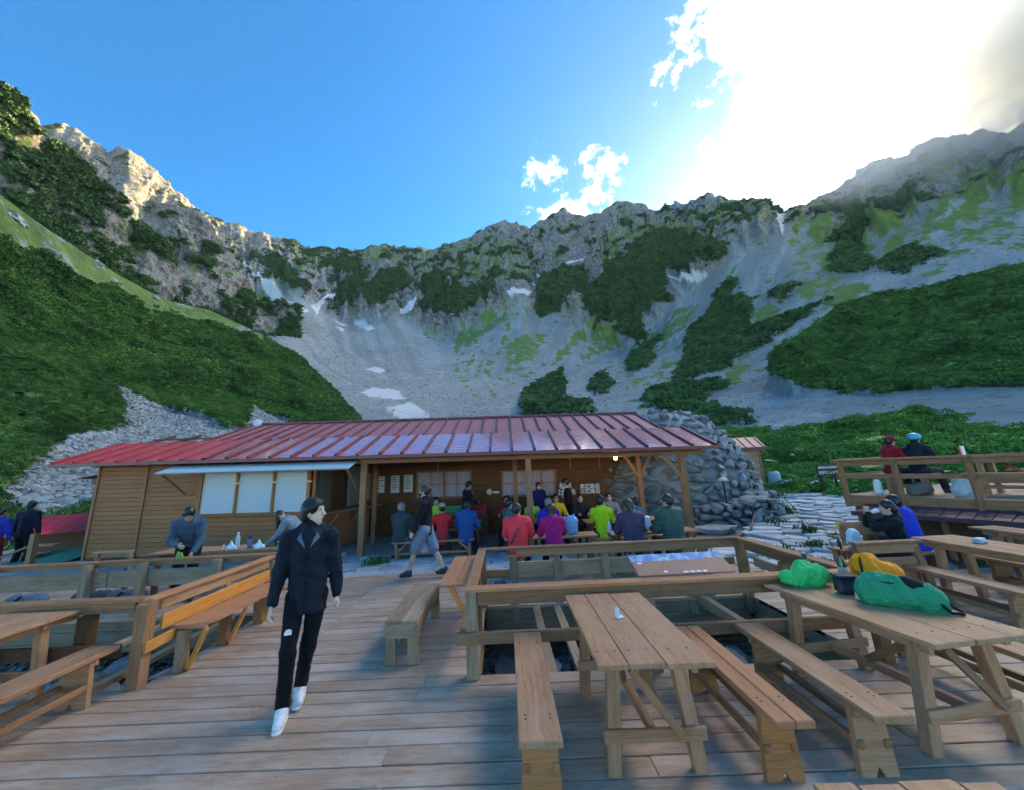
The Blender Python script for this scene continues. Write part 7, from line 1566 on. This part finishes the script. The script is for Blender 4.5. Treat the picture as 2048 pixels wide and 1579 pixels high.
for i, (x, y, z, nm) in enumerate(spots):
    c_ = cols[i % 5]; t = empty('mug' if i % 2 else 'bowl', (x, y, yard_z(x, y)+z+0.002), 0, '%s %s on the %s %s' % (nms[i % 5], 'mug' if i % 2 else 'bowl', nm, ['near its left end', 'near its middle', 'near its right end'][(i % 3)]), 'mug' if i % 2 else 'bowl')
    r = 0.042 if i % 2 else 0.075; hh = 0.09 if i % 2 else 0.05
    obj('vessel', lathe_mesh('vessel', [(r*0.7, 0), (r, hh*0.6), (r, hh), (r*0.9, hh*0.9), (r*0.6, 0.01)], plain('glaze', c_, 0.3), 14), t)
    if i % 2: obj('handle', tube_mesh('handle', [(r, 0, hh*0.8), (r+0.03, 0, hh*0.7), (r+0.03, 0, hh*0.35), (r, 0, hh*0.25)], 0.006, plain('glaze', c_, 0.3), 6), t)
    else: obj('food', lathe_mesh('food', [(r*0.8, hh*0.8), (0.01, hh*1.1)], plain('food', (0.35, 0.2, 0.08), 0.6), 12), t)
F_ = Field(0.013); F_.cap((0, 0, 0.10), (0, 0, 0.24), 0.11, 0.12, 0.03, (0, 1, 0), 0.6).cap((-0.05, 0, 0.28), (-0.06, 0, 0.36), 0.03, 0.015, 0.02).cap((0.05, 0, 0.28), (0.05, 0, 0.37), 0.03, 0.015, 0.02)
o = obj('carrier_bag', F_.mesh('carrier_bag', plain('pale_blue_plastic', (0.16, 0.36, 0.6), 0.35), 0.02, 12)); o.location = (1.28, 8.12, 0.622); tag(o, 'pale blue carrier bag beside the magenta jacket', 'bag')
F_ = Field(0.014); F_.cap((0, 0, 0.10), (0.03, 0, 0.22), 0.09, 0.06, 0.03); o = obj('carrier_bag', F_.mesh('carrier_bag', wbag, 0.03, 12)); o.location = (2.75, 8.10, 0.622); tag(o, 'white plastic bag between the plum and olive jackets', 'bag')
o = obj('water_bottle', lathe_mesh('pet', [(0.036, 0), (0.04, 0.02), (0.038, 0.14), (0.018, 0.2), (0.014, 0.22)], pet, 14), None, (2.02, 8.1, 0.622)); tag(o, 'clear water bottle at the left end of the table by the plum jacket', 'bottle')
# right side bags and bottle
F_ = Field(0.014); F_.cap((0, 0, 0.10), (0, 0, 0.2), 0.11, 0.09, 0.03, (0, 1, 0), 0.7); o = obj('carrier_bag', F_.mesh('carrier_bag', wbag, 0.03, 11)); o.location = (5.62, 6.75, 0.432); tag(o, 'white carrier bag on the bench left of the woman in black', 'bag')
t_ = empty('stool', (5.55, 6.78, 0), 0, 'small plank stool under the white carrier bag', 'stool'); block('seat', -0.25, 0.25, -0.16, 0.16, 0.39, 0.43, WD['table'], t_)
for x in (-0.2, 0.2): block('leg', x-0.03, x+0.03, -0.1, 0.1, 0, 0.39, WD['rail'], t_)
t_ = empty('stool', (5.82, 6.22, 0), 0.5, 'plank stool under the woman in black', 'stool'); block('seat', -0.2, 0.2, -0.16, 0.16, 0.34, 0.38, WD['table'], t_)
for x in (-0.15, 0.15): block('leg', x-0.03, x+0.03, -0.1, 0.1, 0, 0.34, WD['rail'], t_)
t_ = empty('stool', (6.62, 6.75, 0), 0.2, 'plank stool under the person in bright blue', 'stool'); block('seat', -0.2, 0.2, -0.16, 0.16, 0.32, 0.36, WD['table'], t_)
for x in (-0.15, 0.15): block('leg', x-0.03, x+0.03, -0.1, 0.1, 0, 0.32, WD['rail'], t_)
bottle((5.36, 6.74, 0.432), 'small dark bottle beside the white carrier bag on the stool', plain('amber_glass', (0.06, 0.03, 0.01), 0.1), ye, 0.2, 0.028)
q = up(1.62, 0.35, UZ+0.02); F_ = Field(0.016); F_.cap((0, 0, 0.12), (0, 0, 0.24), 0.15, 0.11, 0.04); o = obj('carrier_bag', F_.mesh('carrier_bag', plain('grey_white_plastic', (0.42, 0.48, 0.52), 0.35), 0.04, 9)); o.location = q; tag(o, 'large pale plastic bag on the upper terrace floor', 'bag')
q = up(1.0, 0.35, UZ+0.02); F_ = Field(0.016); F_.cap((-0.1, 0, 0.1), (0.12, 0, 0.14), 0.1, 0.12, 0.04); o = obj('backpack', F_.mesh('backpack', fab((0.16, 0.14, 0.13), 0.5), 0.03, 9)); o.location = q; tag(o, 'grey backpack on the upper terrace floor beside the helmet wearer', 'backpack')
q = up(0.42, 0.22, UZ+0.02); F_ = Field(0.014); F_.cap((0, 0, 0.08), (0, 0, 0.26), 0.07, 0.06, 0.03); o = obj('carrier_bag', F_.mesh('carrier_bag', wbag, 0.02, 10)); o.location = q; tag(o, 'upright white bag by the left corner of the upper terrace', 'bag')
# bags behind the left railing, shoes and pack under the middle table row
for i, (x, c_, nm) in enumerate(((-8.35, (0.10, 0.17, 0.26), 'blue-grey rucksack left of the others behind the left railing'), (-7.2, (0.045, 0.06, 0.08), 'dark grey rucksack behind the left railing'), (-6.6, (0.09, 0.12, 0.17), 'slate rucksack behind the left railing'))):
    F_ = Field(0.016); F_.cap((-0.2, 0, 0.14), (0.2, 0, 0.15), 0.13, 0.12, 0.05); r_ = obj('rucksack', F_.mesh('rucksack', fab(c_, 0.6), 0.03, 9)); r_.location = (x, 6.95, 0.0); tag(r_, nm, 'rucksack')
    obj('strap', tube_mesh('strap', [(-0.1, -0.12, 0.05), (-0.05, -0.17, 0.18), (0.05, -0.14, 0.27)], 0.02, blk, 6), r_)
F_ = Field(0.014); F_.cap((-0.05, 0, 0.05), (0.08, 0.02, 0.06), 0.07, 0.06, 0.03); o = obj('day_pack', F_.mesh('day_pack', fab((0.06, 0.06, 0.13), 0.6), 0.03, 12)); o.location = (-0.18, 6.98, 0.0); tag(o, 'small patterned pack on the deck below the coral jacket', 'pack')
rp = obj('rope_tie', tube_mesh('tie', [(-0.60, 5.30, 0.30), (-0.63, 5.26, 0.24), (-0.58, 5.24, 0.20), (-0.62, 5.22, 0.15), (-0.57, 5.22, 0.12)], 0.014, plain('yellow_black_rope', (0.55, 0.45, 0.03), 0.6, var=0.9, scale=70), 6)); tag(rp, 'yellow and black rope tied under the reddish shelf table', 'rope')
# plants along the stone wall, path and yard
gr_m = leaf_mat('wall_grass', (0.06, 0.12, 0.025), (0.13, 0.20, 0.04)); fl_m = plain('yellow_flower', (0.55, 0.5, 0.12), 0.6)
def tuft(seed, n=160, h_=0.45, flowers=0):
    g = np.random.default_rng(seed); v = []; f = []
    for i in range(n):
        b = np.array([g.normal(0, 0.22), g.normal(0, 0.2), 0]); a = g.uniform(0, 6.28); L_ = h_*g.uniform(0.4, 1.0); o_ = np.array([math.cos(a), math.sin(a), 0])*L_*g.uniform(0.15, 0.7); w = np.array([-math.sin(a), math.cos(a), 0])*0.012
        k = len(v); m_ = b+o_*0.4+np.array([0, 0, L_*0.7]); t = b+o_+np.array([0, 0, L_*0.85]); v += [b-w, b+w, m_+w*1.6, m_-w*1.6, t]; f += [(k, k+1, k+2, k+3), (k+3, k+2, k+4)]
    me = bpy.data.meshes.new('tuft'); me.from_pydata([tuple(x) for x in v], [], f); me.update(); me.materials.append(gr_m); return me
tc_ = proto('grass_tuft', [tuft(i) for i in range(4)])
pts = []
g = np.random.default_rng(15)
for t in np.linspace(0.35, 0.98, 60): p, nn, _ = wall_fn(t, g.uniform(0, 0.5)); pts.append(p+nn*g.uniform(0.05, 0.3))
for t in np.linspace(0.1, 0.35, 14): p, nn, _ = wall_fn(t, 0.0); pts.append(p+nn*g.uniform(0.1, 0.35))
for x, y in ((6.5, 8.9), (6.7, 9.0), (5.4, 8.5), (7.5, 9.6), (6.0, 7.9), (7.4, 10.2), (-3.05, 9.3)): pts.append(np.array([x, y, path_z(x, y) if x > 0 else 0.0]))
for _ in range(70): y = g.uniform(15, 19); pts.append(np.array([path_x(y)-2.4+g.normal(0, 0.4), y, path_z(0, y)-0.05]))
scatter('grass', np.array(pts), tc_, 0.35, 0.9, 16, label='grass and weeds along the low stone wall and path')

# ------------------------------------------------------------------ thin valley haze and the mist on the right-hand ridge
def haze_box():
    bm = bmesh.new(); bmesh.ops.create_cube(bm, size=1.0); me = bpy.data.meshes.new('haze')
    for v in bm.verts: v.co = (v.co.x*5100, v.co.y*5100, -24+(v.co.z+0.5)*(900+24))
    bm.to_mesh(me); bm.free(); m = bpy.data.materials.new('valley_haze'); m.use_nodes = True; nt = m.node_tree; nt.nodes.clear()
    out = nt.nodes.new('ShaderNodeOutputMaterial'); pv = nt.nodes.new('ShaderNodeVolumePrincipled'); nt.links.new(pv.outputs[0], out.inputs['Volume'])
    pv.inputs['Color'].default_value = (0.80, 0.90, 1.0, 1); pv.inputs['Density'].default_value = 0.00003; pv.inputs['Anisotropy'].default_value = 0.3
    me.materials.append(m); tag(obj('haze', me), kind='stuff')
haze_box()
def mist(c, r, dens, seed):
    bm = bmesh.new(); bmesh.ops.create_icosphere(bm, subdivisions=3, radius=1.0); me = bpy.data.meshes.new('mist')
    bm.to_mesh(me); bm.free(); m = bpy.data.materials.new('ridge_mist'); m.use_nodes = True; nt = m.node_tree; nt.nodes.clear()
    out = nt.nodes.new('ShaderNodeOutputMaterial'); pv = nt.nodes.new('ShaderNodeVolumePrincipled'); nt.links.new(pv.outputs[0], out.inputs['Volume'])
    tc_ = N(nt, 'ShaderNodeTexCoord'); ln = N(nt, 'ShaderNodeVectorMath', {0: tc_.outputs['Object']}, operation='LENGTH').outputs['Value']
    n = N(nt, 'ShaderNodeTexNoise', {'Vector': tc_.outputs['Object'], 'Scale': 1.6, 'Detail': 4.0, 'Roughness': 0.55}).outputs['Fac']
    f = math_n(nt, 'MULTIPLY', math_n(nt, 'POWER', math_n(nt, 'MAXIMUM', math_n(nt, 'SUBTRACT', 1.0, ln), 0.0), 1.6), math_n(nt, 'ADD', n, 0.2))
    d = math_n(nt, 'MULTIPLY', math_n(nt, 'MAXIMUM', f, 0.0), dens); nt.links.new(d, pv.inputs['Density']); pv.inputs['Color'].default_value = (0.74, 0.88, 1.0, 1); pv.inputs['Anisotropy'].default_value = 0.4
    me.materials.append(m); o = obj('mist', me, None, c); o.scale = r; tag(o, 'grey mist drifting over the right-hand ridge', kind='stuff')
q = EYE+700*bearing_dir(np.array([62.5]), np.array([30.5]))[0]
mist(tuple(q), (310, 180, 200), 0.045, 1)

# ------------------------------------------------------------------ repeats share a group phrase
GROUPS = {'person': 'hikers on the terrace', 'plank_bench': 'plank benches on the terraces', 'picnic_table': 'trestle tables on the terraces', 'patio_bench': 'plank benches of the dining area', 'dining_table': 'tables of the dining area',
          'bottle': 'bottles on the tables', 'carrier_bag': 'carrier bags lying about', 'plastic_bag': 'plastic bags lying about', 'crate': 'plastic crates by the hut wall', 'bowl': 'bowls on the dining tables', 'mug': 'mugs on the dining tables',
          'stool': 'small plank stools', 'rucksack': 'rucksacks', 'stuff_sack': 'stuff sacks on the table', 'railing': 'timber railings around the pits', 'settle': 'benches with backs'}
for o in bpy.data.objects:
    if o.parent is None and 'category' in o:
        b = o.name.split('.')[0]
        if b in GROUPS and 'group' not in o: o['group'] = GROUPS[b]
